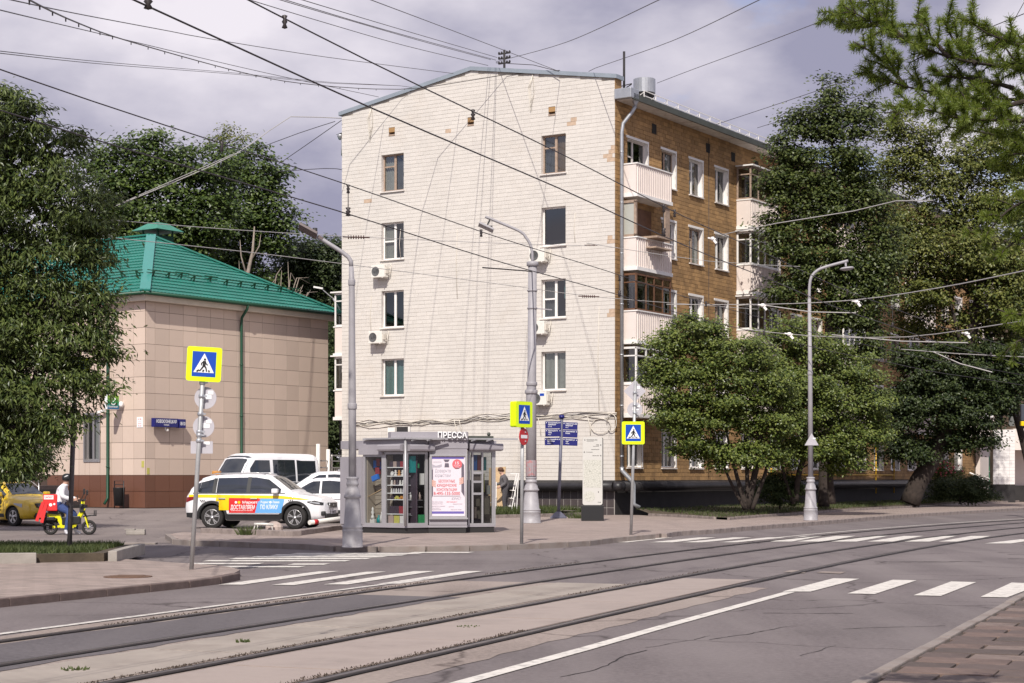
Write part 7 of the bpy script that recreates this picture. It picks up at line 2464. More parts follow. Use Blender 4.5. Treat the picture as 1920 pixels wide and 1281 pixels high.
b = MB(); b.tube([(-.45, -.1, .26), (-.62, -.1, .3), (-.7, -.1, .22)], .03, 6); b.bbox(-.72, -.4, -.12, .12, .4, .5, .02); b.tube([(-.74, 0, .22), (-.72, 0, .36), (-.6, 0, .45), (-.42, 0, .44)], .05, 6); b.build('rear_guard', M['black'], SC)
b = MB(); b.tube([(.36, 0, .5), (.6, 0, .54), (.72, 0, .54)], .02, 6); b.bar((.7, -.12, .54), (.7, .12, .54), .03); b.bar((.7, -.1, .54), (.7, -.1, .68), .025); b.bar((.7, .1, .54), (.7, .1, .68), .025); b.build('front_rack', M['black'], SC)
b = MB(); b.bbox(.28, .4, -.09, .09, .62, .86, .03); b.build('headlight', M['trim'], SC)
BAG = thing('delivery_bag', 'red square delivery bag on the scooter rack behind the rider', 'bag', (g.x - .5, g.y, .67))
b = MB(); b.bbox(-.2, .2, -.2, .2, 0, .46, .03); b.build('body', M['bag_red'], BAG)
b = MB(); b.bbox(-.165, .1, -.208, -.202, .32, .43, .003); b.build('label', M['sign_white'], BAG)
b = MB(); b.text('САМОКАТ', (-.15, -.212, .35), (1, 0, 0), (0, 0, 1), .055, width=.23); b.build('lettering', M['red_print'], BAG)
b = MB(); b.add([(.02 + .045 * math.cos(a), -.204, .17 + .045 * math.sin(a)) for a in np.linspace(0, 6.28, 16, endpoint=False)], [tuple(range(16))]); b.add([(.12 + .03 * math.cos(a), -.204, .19 + .03 * math.sin(a)) for a in np.linspace(0, 6.28, 16, endpoint=False)], [tuple(range(16))]); b.build('emblem', M['sign_white'], BAG)
b = MB(); b.bar((-.18, -.21, .25), (-.36, -.22, -.28), .09, .015, up=(0, 1, 0)); b.bar((-.1, -.215, .2), (-.22, -.23, -.32), .09, .015, up=(0, 1, 0)); b.bar((-.22, -.2, .12), (-.2, -.22, -.18), .14, .02, up=(0, 1, 0)); b.build('strap', M['bag_red'], BAG)


# ================================================================== PEOPLE
def figure(name, label, loc, rz, J, E, Rr, zones, mats, root=0):
    """One continuous skinned body. J joints, E edges, Rr radii, zones: face centre -> material index."""
    t = thing(name, label, 'person', loc, rz)
    me = bpy.data.meshes.new('body'); me.from_pydata(J, E, []); me.update()
    o = bpy.data.objects.new('body', me); col.objects.link(o)
    sk = o.modifiers.new('skin', 'SKIN'); sk.use_smooth_shade = True
    for v, r in zip(me.skin_vertices[0].data, Rr):
        r = r if isinstance(r, tuple) else (r, r); k_ = 1.22 if max(r) > .03 else 1.0
        v.radius = (r[0] * k_, r[1] * k_)
    me.skin_vertices[0].data[root].use_root = True
    ss = o.modifiers.new('sub', 'SUBSURF'); ss.levels = 2; ss.render_levels = 2
    bpy.context.view_layer.update()
    m2 = bpy.data.meshes.new_from_object(o.evaluated_get(bpy.context.evaluated_depsgraph_get()))
    bpy.data.objects.remove(o)
    m2.name = 'body'
    for m in mats: m2.materials.append(M[m])
    JJ = [Vector(p) for p in J]
    for p in m2.polygons:
        c = p.center; best, bi = 1e9, 0
        for i, (a, b_) in enumerate(E):
            A_, B_ = JJ[a], JJ[b_]; d = B_ - A_; tt = max(0, min(1, (c - A_).dot(d) / max(d.length_squared, 1e-9)))
            q = (A_ + d * tt - c).length
            if q < best: best, bi = q, i
        p.material_index = zones[bi]; p.use_smooth = True
    o = bpy.data.objects.new('body', m2); col.objects.link(o); o.parent = t
    return t


def hand(J, E, Z, Rr, wrist, d, side, mi, s=1.0):
    """Palm, four fingers and a thumb continuing from joint wrist along d."""
    w = Vector(J[wrist]); d = Vector(d).normalized(); sd = Vector(side).normalized(); dn = d.cross(sd).normalized()
    pi = len(J); J.append(tuple(w + d * .05 * s)); Rr.append((.036 * s, .022 * s)); E.append((wrist, pi)); Z.append(mi)
    for k, (off, L) in enumerate(((-.028, .07), (-.01, .082), (.01, .078), (.028, .06))):
        a = len(J); base = w + d * .09 * s + sd * off * s
        J.append(tuple(base)); Rr.append(.011 * s); E.append((pi, a)); Z.append(mi)
        J.append(tuple(base + d * L * .5 * s + dn * .012 * s)); Rr.append(.009 * s); E.append((a, a + 1)); Z.append(mi)
        J.append(tuple(base + d * L * .8 * s + dn * .04 * s)); Rr.append(.008 * s); E.append((a + 1, a + 2)); Z.append(mi)
    a = len(J); J.append(tuple(w + d * .05 * s - sd * .045 * s + dn * .012 * s)); Rr.append(.011 * s); E.append((pi, a)); Z.append(mi)
    J.append(tuple(w + d * .085 * s - sd * .055 * s + dn * .03 * s)); Rr.append(.009 * s); E.append((a, a + 1)); Z.append(mi)


# rider: faces +x, sits on the scooter, left foot on the ground
J = [(-.28, 0, .78), (-.26, 0, .93), (-.22, 0, 1.12), (-.17, 0, 1.29), (-.13, 0, 1.37), (-.08, 0, 1.44), (-.05, 0, 1.53),
     (-.24, -.1, .77), (.06, -.17, .62), (-.02, -.22, .14), (-.03, -.22, .06), (.12, -.23, .04),
     (-.24, .1, .77), (.1, .18, .6), (.14, .22, .16), (.13, .22, .07), (.28, .22, .04),
     (-.17, -.17, 1.28), (-.13, -.24, 1.05), (.1, -.16, .99), (-.17, .17, 1.28), (-.1, .25, 1.06), (.12, .2, .99)]
E = [(0, 1), (1, 2), (2, 3), (3, 4), (4, 5), (5, 6), (0, 7), (7, 8), (8, 9), (9, 10), (10, 11), (0, 12), (12, 13), (13, 14), (14, 15), (15, 16), (3, 17), (17, 18), (18, 19), (3, 20), (20, 21), (21, 22)]
Z = [1, 1, 1, 1, 0, 0, 2, 2, 2, 3, 3, 2, 2, 2, 3, 3, 1, 1, 1, 1, 1, 1]
Rr = [(.15, .13), (.15, .125), (.17, .13), (.16, .11), .065, .06, .1, .1, .078, .055, .045, .04, .1, .078, .055, .045, .04, .075, .062, .048, .075, .062, .048]
hand(J, E, Z, Rr, 19, (.8, .15, -.1), (0, .3, 1), 0); hand(J, E, Z, Rr, 22, (.9, .0, -.1), (0, -.3, 1), 0)
rd = figure('person', 'rider in white hoodie, blue jeans and black helmet on the yellow scooter', (g.x - .02, g.y, .006), 0, J, E, Rr, Z, ['skin', 'hoodie', 'jeans', 'shoe'])
b = MB(); b.lathe([(.12, -.06), (.135, .0), (.13, .06), (.1, .11), (.05, .135), (0, .14)], (-.06, 0, 1.56), 16); b.bbox(.02, .09, -.09, .09, 1.55, 1.58, .01); b.build('helmet', M['black'], rd)
b = MB(); b.tube([(-.1, -.125, 1.6), (-.05, -.135, 1.62), (0, -.12, 1.64)], .012, 5); b.build('helmet_stripe', M['sign_white'], rd)
b = MB(); b.tube([(.03, 0, 1.52), (.062, 0, 1.495), (.04, 0, 1.485)], [.008, .014, .008], 6); b.build('nose', M['skin'], rd)
b = MB(); b.bbox(.025, .037, -.025, .025, 1.455, 1.463, .002); [b.bbox(.02, .032, y - .012, y + .012, 1.525, 1.535, .002) for y in (-.035, .035)]; b.build('eyes_and_mouth', M['hair'], rd)
b = MB(); b.lathe([(.075, -.03), (.1, 0), (.09, .04), (.06, .06)], (-.12, 0, 1.36), 12); b.build('hood', M['hoodie'], rd)
b = MB(); b.bbox(.16, .175, -.12, -.05, .99, 1.1, .008); o = b.build('phone', M['black']); o.location = (g.x + .06, g.y, .006); tag(o, 'black phone held in the hands of the scooter rider', 'phone')

# painter on the stepladder, seen from the side, looking down to the left
q = at(946, 938, 68.2); GZ = .22
J = [(0, 0, .92), (0, 0, 1.08), (-.02, 0, 1.24), (-.04, 0, 1.4), (-.08, 0, 1.48), (-.12, 0, 1.55), (-.17, 0, 1.62),
     (.01, -.1, .9), (-.04, -.11, .5), (.0, -.11, .12), (.02, -.11, .06), (-.13, -.12, .035),
     (.01, .1, .9), (.06, .11, .52), (.14, .11, .16), (.15, .11, .1), (.02, .12, .07),
     (-.03, -.18, 1.38), (.0, -.23, 1.14), (-.2, -.2, 1.02), (-.03, .18, 1.38), (-.08, .22, 1.16), (-.3, .16, 1.1)]
Rr = [(.16, .13), (.15, .12), (.17, .125), (.15, .1), .06, .055, .09, .1, .075, .055, .045, .04, .1, .075, .055, .045, .04, .075, .06, .045, .075, .06, .045]
E = E[:22]; Z = [1, 1, 1, 1, 0, 0, 2, 2, 2, 3, 3, 2, 2, 2, 3, 3, 1, 1, 1, 1, 1, 1]
hand(J, E, Z, Rr, 19, (-.8, .1, -.3), (0, .3, 1), 0); hand(J, E, Z, Rr, 22, (-.9, .0, -.1), (0, -.3, 1), 0)
pr = figure('person', 'worker in dark grey jacket and trousers on a stepladder by the white wall', (q.x, q.y, GZ), R(10), J, E, Rr, Z, ['skin', 'workwear', 'trousers', 'black'])
b = MB(); b.lathe([(.09, -.03), (.115, .03), (.11, .08), (.07, .125), (0, .14)], (-.15, 0, 1.63), 14); b.lathe([(0, 0), (.06, .02), (.05, .08), (0, .1)], (-.06, 0, 1.58), 10); b.build('hair', M['hair'], pr)
b = MB(); b.tube([(-.25, 0, 1.63), (-.285, 0, 1.6), (-.26, 0, 1.59)], [.008, .014, .008], 6); b.build('nose', M['skin'], pr)
b = MB(); b.bbox(-.25, -.24, -.025, .025, 1.56, 1.567, .002); [b.bbox(-.252, -.24, y - .012, y + .012, 1.64, 1.65, .002) for y in (-.035, .035)]; b.build('eyes_and_mouth', M['sign_black'], pr)
b = MB(); b.tube([(.16 * math.cos(a), .14 * math.sin(a), 1.0) for a in np.linspace(0, 6.28, 16)], .02, 5); b.build('belt', M['black'], pr)
b = MB(); b.bbox(.08, .18, -.16, -.1, .02, .1, .02); b.build('shoe_cover', M['shoe'], pr)
LD = thing('stepladder', 'white folding stepladder under the worker beside the kiosk', 'ladder', (q.x, q.y, GZ), R(10))
b = MB()
for y in (-.24, .24):
    b.bar((.2, y, 0), (.5, y, 1.5), .035); b.bar((.42, y, 0), (.5, y, 1.5), .03); b.bar((.5, y, 1.5), (.46, y, 1.52), .03)
    b.bar((-.38, y, 0), (-.36, y, 1.2), .03)
b.bar((-.38, -.24, .15), (-.38, .24, .15), .03); b.bar((.18, -.24, 1.52), (.52, -.24, 1.52), .04)
b.build('frame', M['white'], LD)
for k in range(3):
    b = MB(); b.bbox(.2 + k * .06 - .08, .2 + k * .06 + .06, -.23, .23, .26 + k * .3, .29 + k * .3, .005); b.build('tread', M['white'], LD)
b = MB(); b.bar((-.38, -.26, .6), (-.7, -.26, .3), .02); b.build('brace', M['white'], LD)
b = MB(); b.prism([(-.42, 0), (.18, 0), (.24, 1.55), (-.42, 1.5)], (0, 0, 0), (1, 0, 0), (0, 0, 1), (0, .03, 0)); o = outward(b.build('plywood_board', M['wood'])); o.location = (q.x - .22, q.y + .75, GZ + .25); o.rotation_euler = (R(-6), 0, R(-10)); tag(o, 'beige plywood board leaning by the wall behind the worker', 'board')

# ================================================================== TREES
def leaves(C, Rc, per, L, Wd, droop=.2, up=.6, flat_=.42, ctr=None, jitter=.35, long_=False):
    """Leaf quads round the clump centres C (n,3) of radius Rc (n,)."""
    n = len(C)
    C = np.repeat(C, per, axis=0); r = np.repeat(Rc, per)
    m = len(C)
    g = rng.normal(size=(m, 3)) * .5
    g[:, 2] *= flat_
    P = C + g * r[:, None]
    out = P - (ctr if ctr is not None else C)
    out /= np.linalg.norm(out, axis=1, keepdims=True) + 1e-6
    nrm = out * .35 + rng.normal(size=(m, 3)) * .42 + np.array([.02, -.38, up])
    nrm /= np.linalg.norm(nrm, axis=1, keepdims=True)
    ax = rng.normal(size=(m, 3)) + out * .6
    ax[:, 2] -= droop * 2
    ax -= (ax * nrm).sum(1, keepdims=True) * nrm
    ax /= np.linalg.norm(ax, axis=1, keepdims=True) + 1e-6
    sd = np.cross(nrm, ax)
    l = L * rng.uniform(1 - jitter, 1 + jitter, size=(m, 1)); w = Wd * rng.uniform(.75, 1.25, size=(m, 1))
    V = np.empty((m, 4, 3))
    V[:, 0] = P
    V[:, 1] = P + ax * l * .45 + sd * w * .5 + nrm * w * .12
    V[:, 2] = P + ax * l - nrm * l * .12
    V[:, 3] = P + ax * l * .45 - sd * w * .5 + nrm * w * .12
    return V.reshape(-1, 3)


def tree(name, label, d, trunk, blobs, leaf, L, Wd, cat='tree', dens=10, per=40, rc=.5, depth=1.0, bark='bark', group=None, droop=.2, up=1.0, px=True, base=None, extra=(), trunk_name='trunk'):
    """trunk: [(x, y, r)] photo pixels at distance d (or world points); blobs: [(px, py, rx, ry[, dd])] in pixels at distance d."""
    dens *= 1.3; per = int(per * 1.9); rc *= 1.08; L *= 1.0; Wd *= 1.05
    tp = [(at(p[0], p[1], d), p[2]) for p in trunk] if px else [(Vector(p[:3]), p[3]) for p in trunk]
    b0 = tp[0][0]
    t = thing(name, label, cat, b0, 0, group)
    B = []
    for q in blobs:
        if px:
            dd = d + (q[4] if len(q) > 4 else 0)
            c = at(q[0], q[1], dd)
            B.append((c, q[2] * dd / FOC, (q[2] + q[3]) / 2 * dd / FOC * depth, q[3] * dd / FOC))
        else: B.append((Vector(q[:3]), q[3], q[4], q[5]))
    wood = MB()
    wood.tube(polyline([p - b0 for p, r in tp], .4) if len(tp) > 1 else [], [float(np.interp(i / max(1, len(polyline([p for p, r in tp], .4)) - 1), np.linspace(0, 1, len(tp)), [r for p, r in tp])) for i in range(len(polyline([p for p, r in tp], .4)))], 9)
    spine = polyline([p for p, r in tp], .4)
    AC, AR, AO = [], [], []
    ctr = sum((q[0] for q in B), Vector()) / len(B)
    for (c, rx, ry, rz) in B:
        # limb from the nearest lower point of the trunk
        cand = [p for p in spine if p.z < c.z - .1] or [spine[-1]]
        s = min(cand[len(cand) // 3:] or cand, key=lambda p: (p - c).length + abs(p.z - c.z + rz) * .3)
        mid = s.lerp(c, .5) + Vector((random.uniform(-.1, .1), random.uniform(-.1, .1), .12)) * (c - s).length
        lr = max(.025, tp[-1][1] * .8)
        wood.tube(polyline([s - b0, mid - b0, c - b0], .6), [lr * (1 - .6 * i / max(1, len(polyline([s, mid, c], .6)) - 1)) for i in range(len(polyline([s, mid, c], .6)))], 6)
        vol = rx * ry * rz
        n = max(4, int(dens * (rx * rz + rx * ry + ry * rz) / 3))
        for i in range(n):
            v = Vector(rng.normal(size=3)); v.normalize()
            u = random.random() ** .4
            q = c + Vector((v.x * rx, v.y * ry, v.z * rz)) * u
            AC.append(q); AR.append(rc * random.uniform(.75, 1.7)); AO.append(c)
            if i % 2 == 0:
                m2 = c.lerp(q, .55) + Vector((0, 0, .08 * (q - c).length))
                wood.tube([c - b0, m2 - b0, q - b0], [lr * .38, lr * .22, .006], 4, cap=False)
    for e in extra: wood.tube([p - b0 for p in polyline([at(x, y, d) for x, y in e[0]], .3)], [e[1] * (1 - .75 * i / max(1, len(polyline([at(x, y, d) for x, y in e[0]], .3)) - 1)) for i in range(len(polyline([at(x, y, d) for x, y in e[0]], .3)))], 6)
    wood.build(trunk_name, M[bark], t)
    C = np.array([tuple(p - b0) for p in AC]); O = np.repeat(np.array([tuple(p - b0) for p in AO]), per, axis=0)
    # clumps vary in fullness
    V = leaves(C, np.array(AR), per, L, Wd, droop, up, ctr=O)
    o = np_mesh('foliage', V, np.arange(len(V)).reshape(-1, 4), M[leaf], t)
    o['kind'] = 'stuff'
    return t


# left: box elder hanging over the raised bed, and a darker one behind it
tree('box_elder_tree', 'large light green tree hanging over the left edge with narrow drooping leaves', 32.4, [(-60, 1035, .2), (-50, 800, .17), (-20, 560, .13), (10, 330, .07)],
     [(15, 175, 45, 36), (0, 240, 70, 85), (60, 235, 48, 70), (105, 300, 55, 75), (40, 350, 90, 90), (130, 390, 70, 80), (60, 470, 110, 100), (165, 480, 52, 80), (170, 400, 45, 60), (30, 600, 120, 110), (130, 590, 85, 80), (185, 570, 30, 60), (60, 720, 110, 90), (140, 690, 75, 70), (195, 660, 26, 45), (20, 830, 80, 70), (100, 790, 60, 60), (-70, 450, 130, 200), (-70, 720, 120, 160), (140, 250, 14, 30)],
     'leaf_left', .125, .036, dens=44, per=52, rc=.26, droop=.75, up=.75, depth=.95)
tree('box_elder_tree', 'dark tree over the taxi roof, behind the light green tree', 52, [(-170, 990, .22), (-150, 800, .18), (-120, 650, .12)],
     [(-60, 680, 110, 130), (20, 800, 70, 100), (-20, 870, 70, 45), (60, 850, 42, 50), (30, 640, 70, 80)], 'leaf_dark', .13, .045, dens=26, per=60, rc=.4, droop=.5)
# behind the bank
tree('maple_tree', 'broad maple with full rounded crown behind the green roof ridge', 100, [(310, 900, .4), (312, 600, .33), (318, 450, .22), (330, 350, .1)],
     [(250, 315, 60, 55), (320, 300, 60, 48), (385, 325, 50, 55), (205, 380, 60, 70), (290, 400, 85, 70), (375, 410, 65, 65), (240, 460, 80, 60), (330, 470, 80, 50), (180, 300, 30, 35), (280, 262, 28, 18)],
     'leaf_mid', .22, .17, dens=8, per=60, rc=.8, depth=.9, group='trees behind the bank')
tree('maple_tree', 'maple with leaning pale trunk right of the roof vent behind the bank', 106, [(462, 900, .35), (464, 560, .3), (478, 460, .2), (472, 350, .1)],
     [(450, 300, 42, 40), (490, 335, 48, 50), (430, 360, 48, 55), (505, 400, 52, 42), (450, 420, 60, 45), (535, 420, 28, 20), (410, 460, 40, 40), (515, 460, 44, 30), (360, 440, 40, 50), (470, 530, 60, 40), (400, 530, 50, 40), (445, 480, 50, 50)],
     'leaf_mid', .22, .17, dens=8, per=55, rc=.75, depth=.9, group='trees behind the bank', bark='bark_pale')
tree('young_tree', 'thin yellowish tree top rising above the two maples', 112, [(415, 900, .15), (415, 400, .1), (418, 280, .05)], [(420, 262, 26, 18), (445, 258, 18, 12), (395, 275, 14, 9), (428, 245, 10, 10)], 'leaf_olive', .2, .1, dens=5, per=26, rc=.55)
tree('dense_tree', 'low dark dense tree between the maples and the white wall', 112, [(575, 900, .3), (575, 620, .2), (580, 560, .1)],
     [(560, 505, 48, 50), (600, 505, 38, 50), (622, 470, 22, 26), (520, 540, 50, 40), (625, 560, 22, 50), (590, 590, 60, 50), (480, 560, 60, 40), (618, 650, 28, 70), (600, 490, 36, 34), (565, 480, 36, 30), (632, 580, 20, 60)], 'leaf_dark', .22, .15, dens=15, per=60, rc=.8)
tree('tall_bush', 'dark bushes filling the gap between the bank and the white wall', 98, [(628, 905, .12), (628, 800, .08)], [(628, 700, 24, 70), (632, 800, 24, 80), (624, 860, 28, 50), (616, 780, 18, 80), (632, 620, 16, 40)], 'leaf_bush', .2, .12, cat='bush', dens=10, per=60, rc=.7)
# dead branches behind the roof
g = at(470, 600, 95)
p = thing('dead_tree', 'bare pale trunk and dry twigs standing behind the right slope of the green roof', 'dead tree', g)
b = MB()
def dl(pts, r): b.tube([at(x, y, 95) - g for x, y in pts], [r * (1 - .8 * i / (len(pts) - 1)) for i in range(len(pts))], 6)
dl([(455, 620), (463, 520), (474, 470), (477, 425)], .16); dl([(463, 520), (452, 480), (450, 450)], .06); dl([(470, 490), (486, 462), (489, 440)], .05)
random.seed(21)
for k in range(46):
    x, y = random.uniform(440, 570), random.uniform(560, 600); dx = random.uniform(-40, 40)
    dl([(x, y), (x + dx * .4, y - random.uniform(20, 50)), (x + dx, y - random.uniform(40, 80) + abs(dx) * .6)], .045)
b.build('branch', M['bark_pale'], p)
random.seed(31)
# along the street
tree('linden_tree', 'tall dark tree before the street front, its top against the sky', 76.5, [(1545, 950, .26), (1548, 800, .23), (1555, 600, .17), (1565, 400, .1), (1560, 260, .05)],
     [(1465, 340, 34, 44), (1462, 420, 30, 40), (1660, 470, 40, 50), (1560, 172, 27, 32), (1505, 225, 42, 38), (1560, 235, 45, 45), (1615, 215, 45, 42), (1480, 285, 38, 36), (1540, 310, 60, 50), (1605, 300, 50, 55), (1490, 370, 50, 50), (1560, 400, 70, 60), (1620, 390, 50, 60), (1480, 455, 45, 45), (1550, 490, 75, 60), (1610, 490, 50, 60), (1500, 540, 60, 50), (1590, 580, 65, 50), (1640, 560, 40, 60), (1630, 645, 35, 50)],
     'leaf_right', .15, .11, dens=18, per=60, rc=.5, depth=.85, group='trees along the street front')
tree('elm_tree', 'olive green spreading tree right of the tall dark tree', 88, [(1945, 940, .2), (1900, 760, .17), (1830, 560, .14), (1790, 400, .1)],
     [(1680, 240, 42, 36), (1725, 270, 45, 42), (1690, 330, 52, 50), (1760, 340, 55, 50), (1820, 300, 60, 55), (1700, 420, 62, 50), (1790, 420, 70, 55), (1870, 370, 60, 60), (1700, 510, 60, 48), (1790, 520, 70, 50), (1870, 500, 65, 60), (1740, 590, 60, 45), (1830, 610, 70, 50), (1910, 600, 50, 70), (1900, 280, 60, 60), (1690, 475, 48, 44, -2), (1835, 470, 60, 48, -2), (1905, 500, 50, 60, -2), (1750, 465, 48, 40, -2), (1720, 545, 50, 36, -2), (1880, 560, 60, 44, -2)],
     'leaf_olive', .16, .11, dens=15, per=55, rc=.55, depth=.9, group='trees along the street front')
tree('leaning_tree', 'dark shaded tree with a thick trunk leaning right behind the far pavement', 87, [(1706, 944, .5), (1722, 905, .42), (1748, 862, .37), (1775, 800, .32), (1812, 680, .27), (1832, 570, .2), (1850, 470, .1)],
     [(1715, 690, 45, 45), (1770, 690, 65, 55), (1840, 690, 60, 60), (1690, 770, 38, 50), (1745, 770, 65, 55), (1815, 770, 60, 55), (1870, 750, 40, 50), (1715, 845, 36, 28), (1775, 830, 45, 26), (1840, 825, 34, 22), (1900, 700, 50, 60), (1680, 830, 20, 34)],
     'leaf_dark', .15, .11, dens=18, per=60, rc=.5, depth=1.3, group='trees along the street front', extra=[([(1812, 680), (1790, 600), (1770, 520)], .14)])  # the crown's shade is put into its dark leaf colour
tree('distant_tree', 'tree mass closing the street behind the porch', 135, [(1930, 920, .4), (1925, 760, .3), (1925, 600, .2)], [(1880, 640, 60, 70), (1930, 560, 70, 90), (1890, 760, 50, 50), (1940, 720, 60, 80), (1940, 420, 70, 90)], 'leaf_right', .3, .22, dens=5, per=50, rc=1.1, group='trees along the street front')
tree('hawthorn_tree', 'low many stemmed bright green tree in front of the first balconies', 66.5, [(1402, 952, .13), (1415, 890, .12), (1425, 820, .09), (1400, 720, .05)],
     [(1290, 625, 42, 36), (1245, 640, 30, 30), (1340, 640, 45, 36), (1230, 690, 32, 36), (1285, 695, 60, 45), (1355, 700, 60, 45), (1415, 660, 38, 45), (1255, 760, 42, 42), (1320, 775, 65, 45), (1390, 770, 60, 48), (1300, 830, 45, 28), (1360, 850, 55, 28), (1425, 850, 50, 26), (1450, 790, 45, 48), (1450, 720, 45, 40), (1270, 805, 30, 34)],
     'leaf_shrub', .115, .08, dens=24, per=58, rc=.36, depth=1.7, group='low trees on the street lawn',
     extra=[([(1400, 955), (1378, 880), (1360, 800)], .12), ([(1403, 955), (1400, 870), (1395, 760)], .11), ([(1410, 955), (1440, 870), (1455, 780)], .1), ([(1397, 955), (1368, 900), (1330, 800)], .08)], trunk_name='stem')
tree('hawthorn_tree', 'second low green tree right of the round lamp post, deeper in shade', 69, [(1492, 940, .12), (1500, 880, .11), (1530, 800, .08), (1540, 720, .05)],
     [(1480, 630, 48, 34), (1540, 655, 48, 40), (1590, 690, 45, 45), (1510, 705, 60, 45), (1470, 700, 40, 42), (1565, 750, 60, 48), (1625, 745, 38, 50), (1500, 775, 60, 45), (1600, 815, 48, 42), (1535, 835, 60, 38), (1480, 845, 42, 30), (1580, 860, 45, 26), (1645, 800, 24, 36)],
     'leaf_shrub', .115, .08, dens=24, per=56, rc=.36, depth=1.7, group='low trees on the street lawn', extra=[([(1488, 945), (1470, 890), (1462, 820)], .09), ([(1560, 945), (1556, 880), (1560, 800)], .17)], trunk_name='stem')
tree('bush', 'dark round bush on the lawn left of the round lamp foot', 69.5, [(1462, 955, .04), (1462, 930, .03)], [(1440, 922, 34, 26), (1480, 920, 34, 28), (1462, 905, 30, 20)], 'leaf_bush', .1, .05, cat='bush', dens=60, per=60, rc=.25, trunk_name='stem')
tree('bush', 'low bush under the leaning tree beside the entrance steps', 91, [(1800, 945, .04), (1800, 925, .03)], [(1770, 920, 34, 22), (1815, 915, 40, 28), (1840, 930, 26, 14)], 'leaf_bush', .12, .07, cat='bush', dens=40, per=60, rc=.3, trunk_name='stem')
fb_ = tree('flowering_bush', 'pale leaved bush with pink flowers behind the leaning trunk', 94, [(1772, 935, .04), (1772, 900, .03)], [(1760, 880, 22, 24), (1785, 878, 20, 20), (1772, 900, 30, 20)], 'leaf_shrub', .12, .06, cat='bush', dens=36, per=40, rc=.3, trunk_name='stem')
b = MB()
for k in range(40):
    q = at(1772 + random.gauss(0, 16), 880 + random.gauss(0, 10), 93.3) - fb_.location
    b.lathe([(0, -.04), (.06, 0), (.04, .04), (0, .05)], q, 6)
o = b.build('blossom', M['flower'], fb_); o['kind'] = 'stuff'
# tree standing left of the view that shades the side street
tree('shade_tree', 'tall street tree left of the view whose crown shades the side street', 27, [(-12.6, 26, .1, .3), (-12.4, 26.4, 6, .26), (-11, 26.6, 10.5, .15)],
     [(-7.2, 27.2, 12.8, 1.5, 2.1, 1.4), (-6.6, 25.5, 12.2, 1.6, 2, 1.4), (-7, 28.5, 12.5, 1.6, 1.8, 1.4)], 'leaf_mid', .16, .12, dens=14, per=50, rc=.55, px=False)

# larch bough in the upper right corner
LA = thing('larch_tree', 'larch with feathery bright green boughs reaching into the upper right corner', 'tree', (4.6, 9.4, .1))
lo = LA.location
b = MB(); b.tube([(0, 0, 0), (.05, .05, 4), (.0, .1, 9)], [.18, .14, .06], 10)
NV = []
random.seed(77)


def needles(p, q, n, ln=.034):
    p, q = np.array(p), np.array(q)
    ax = (q - p) / (np.linalg.norm(q - p) + 1e-9)
    t = np.repeat(rng.uniform(0, 1, n // 9 + 1), 9)[:n]
    base = p + (q - p) * t[:, None]
    dr = rng.normal(size=(n, 3)); dr -= (dr @ ax)[:, None] * ax * .8; dr += ax * .55
    dr /= np.linalg.norm(dr, axis=1, keepdims=True)
    sd = np.cross(dr, rng.normal(size=(n, 3))); sd /= np.linalg.norm(sd, axis=1, keepdims=True) + 1e-9
    l = ln * rng.uniform(.6, 1.2, size=(n, 1))
    V = np.empty((n, 4, 3)); V[:, 0] = base - sd * .0013; V[:, 1] = base + sd * .0013; V[:, 2] = base + dr * l + sd * .0008; V[:, 3] = base + dr * l - sd * .0008
    NV.append(V.reshape(-1, 3))


def bough(px, d, tw=.07, L=(.085, .21), upb=.25, r=.014):
    d *= .68; tw *= .68
    P = polyline([at(x, y, d + dz) - lo for x, y, dz in px], .04)
    n = len(P)
    b.tube(P, [r * (1 - .8 * i / (n - 1)) for i in range(n)], 5)
    acc = 0
    for i in range(1, n - 1):
        acc += (P[i] - P[i - 1]).length
        if acc < tw: continue
        acc = 0
        t = (P[i + 1] - P[i - 1]).normalized()
        for s in range(3):
            v = Vector((random.gauss(0, 1), random.gauss(0, 1), random.gauss(upb, .8)))
            v = (v - t * v.dot(t)).normalized() * .8 + t * .7
            ln = random.uniform(*L) * (1 - .35 * i / n)
            e = P[i] + v.normalized() * ln
            b.tube([P[i], P[i].lerp(e, .5) + Vector((0, 0, .01)), e], [.005, .004, .002], 4, cap=False)
            needles(P[i], e, int(ln / .00055))
    for i in range(0, n - 6, 6): needles(P[i], P[i + 6], 110)


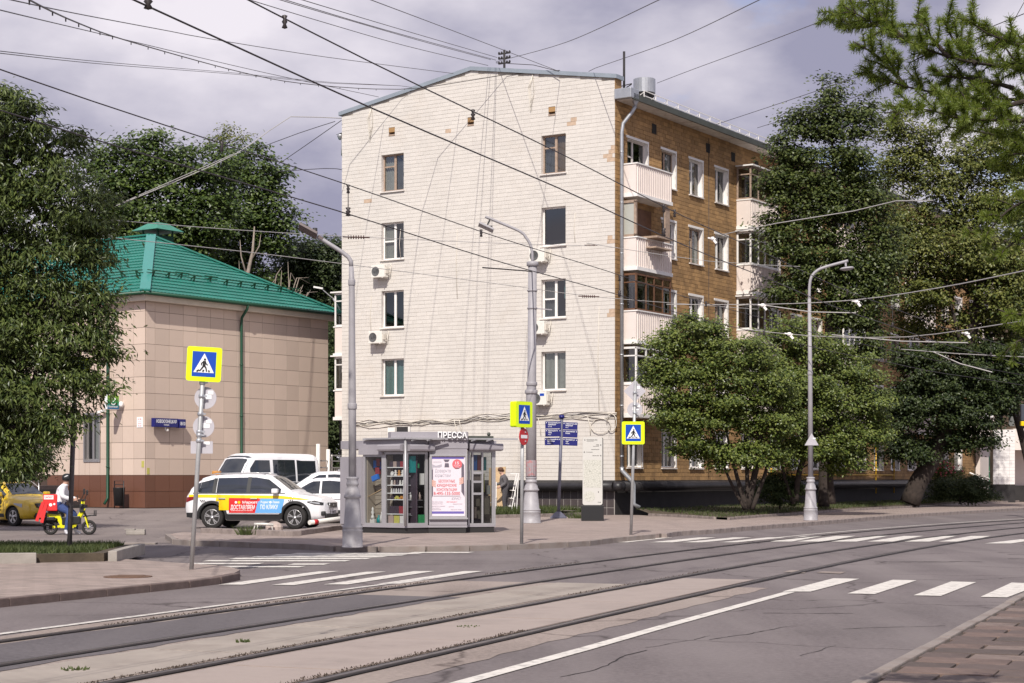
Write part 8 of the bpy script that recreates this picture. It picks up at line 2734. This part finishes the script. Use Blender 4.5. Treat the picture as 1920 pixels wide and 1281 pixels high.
for px, d in (([(2050, 150, .3), (1930, 130, .1), (1800, 112, 0), (1690, 72, -.1), (1585, 14, -.2)], 13.6), ([(2050, 190, .3), (1930, 188, .2), (1800, 180, .1), (1690, 160, 0), (1612, 128, 0)], 13.8),
              ([(2060, 220, .2), (1930, 226, 0), (1810, 222, -.2), (1730, 205, -.3), (1660, 212, -.3)], 13.3), ([(2050, 110, 0), (1940, 92, 0), (1850, 62, -.2), (1818, 36, -.2)], 13.2),
              ([(1700, 76, -.1), (1660, 40, -.1), (1636, 0, -.1), (1630, -30, 0)], 13.6), ([(1640, 45, 0), (1600, 50, 0), (1566, 20, .1)], 13.7), ([(1780, 108, 0), (1745, 70, 0), (1715, 30, .1)], 13.5), ([(1830, 120, 0), (1790, 80, .1), (1770, 35, .1)], 13.6),
              ([(1960, 140, 0), (1900, 110, 0), (1880, 75, 0)], 13.4), ([(1700, 165, 0), (1650, 110, .1), (1600, 78, .1)], 13.9), ([(2030, 250, 0), (1930, 262, 0), (1840, 248, 0), (1770, 236, .1)], 13.9), ([(1920, 190, 0), (1850, 205, 0), (1760, 190, 0)], 13.2),
              ([(1900, 165, 0), (1840, 150, 0), (1740, 140, .1)], 13.7), ([(2040, 290, 0), (1960, 285, 0), (1890, 290, 0)], 13.6)):
    bough(px, d)
for px, d in (([(2040, 380, 0), (1950, 370, 0), (1890, 395, 0), (1850, 440, 0)], 13.4), ([(2040, 330, 0), (1950, 330, 0), (1880, 318, 0)], 13.8), ([(2040, 450, 0), (1950, 440, 0), (1900, 455, 0), (1862, 490, 0)], 13.6), ([(2040, 560, 0), (1960, 580, 0), (1905, 590, 0), (1872, 580, 0)], 13.2), ([(2040, 620, 0), (1960, 630, 0), (1908, 640, 0), (1885, 664, 0)], 13.3), ([(2040, 480, 0), (1970, 500, 0), (1920, 520, 0)], 13.7)):
    bough(px, d, tw=.1)
b.build('branch', M['bark'], LA)
V = np.concatenate(NV)
o = np_mesh('needles', V, np.arange(len(V)).reshape(-1, 4), M['needle'], LA); o['kind'] = 'stuff'
C = np.array([(random.uniform(.0, 3.4), random.uniform(-2, 2.2), random.uniform(4.6, 8.5)) for _ in range(130)])
C = C[(C[:, 2] + .1 - EYE) * FOC / (C[:, 1] + lo.y) > 990]
V = leaves(C, np.full(len(C), .5), 160, .06, .02)
o = np_mesh('upper_foliage', V, np.arange(len(V)).reshape(-1, 4), M['needle'], LA); o['kind'] = 'stuff'  # unseen crown above the view, added to shade the near pavement
print('TRIS', sum(len(o.data.polygons) * 2 for o in bpy.data.objects if o.type == 'MESH'))
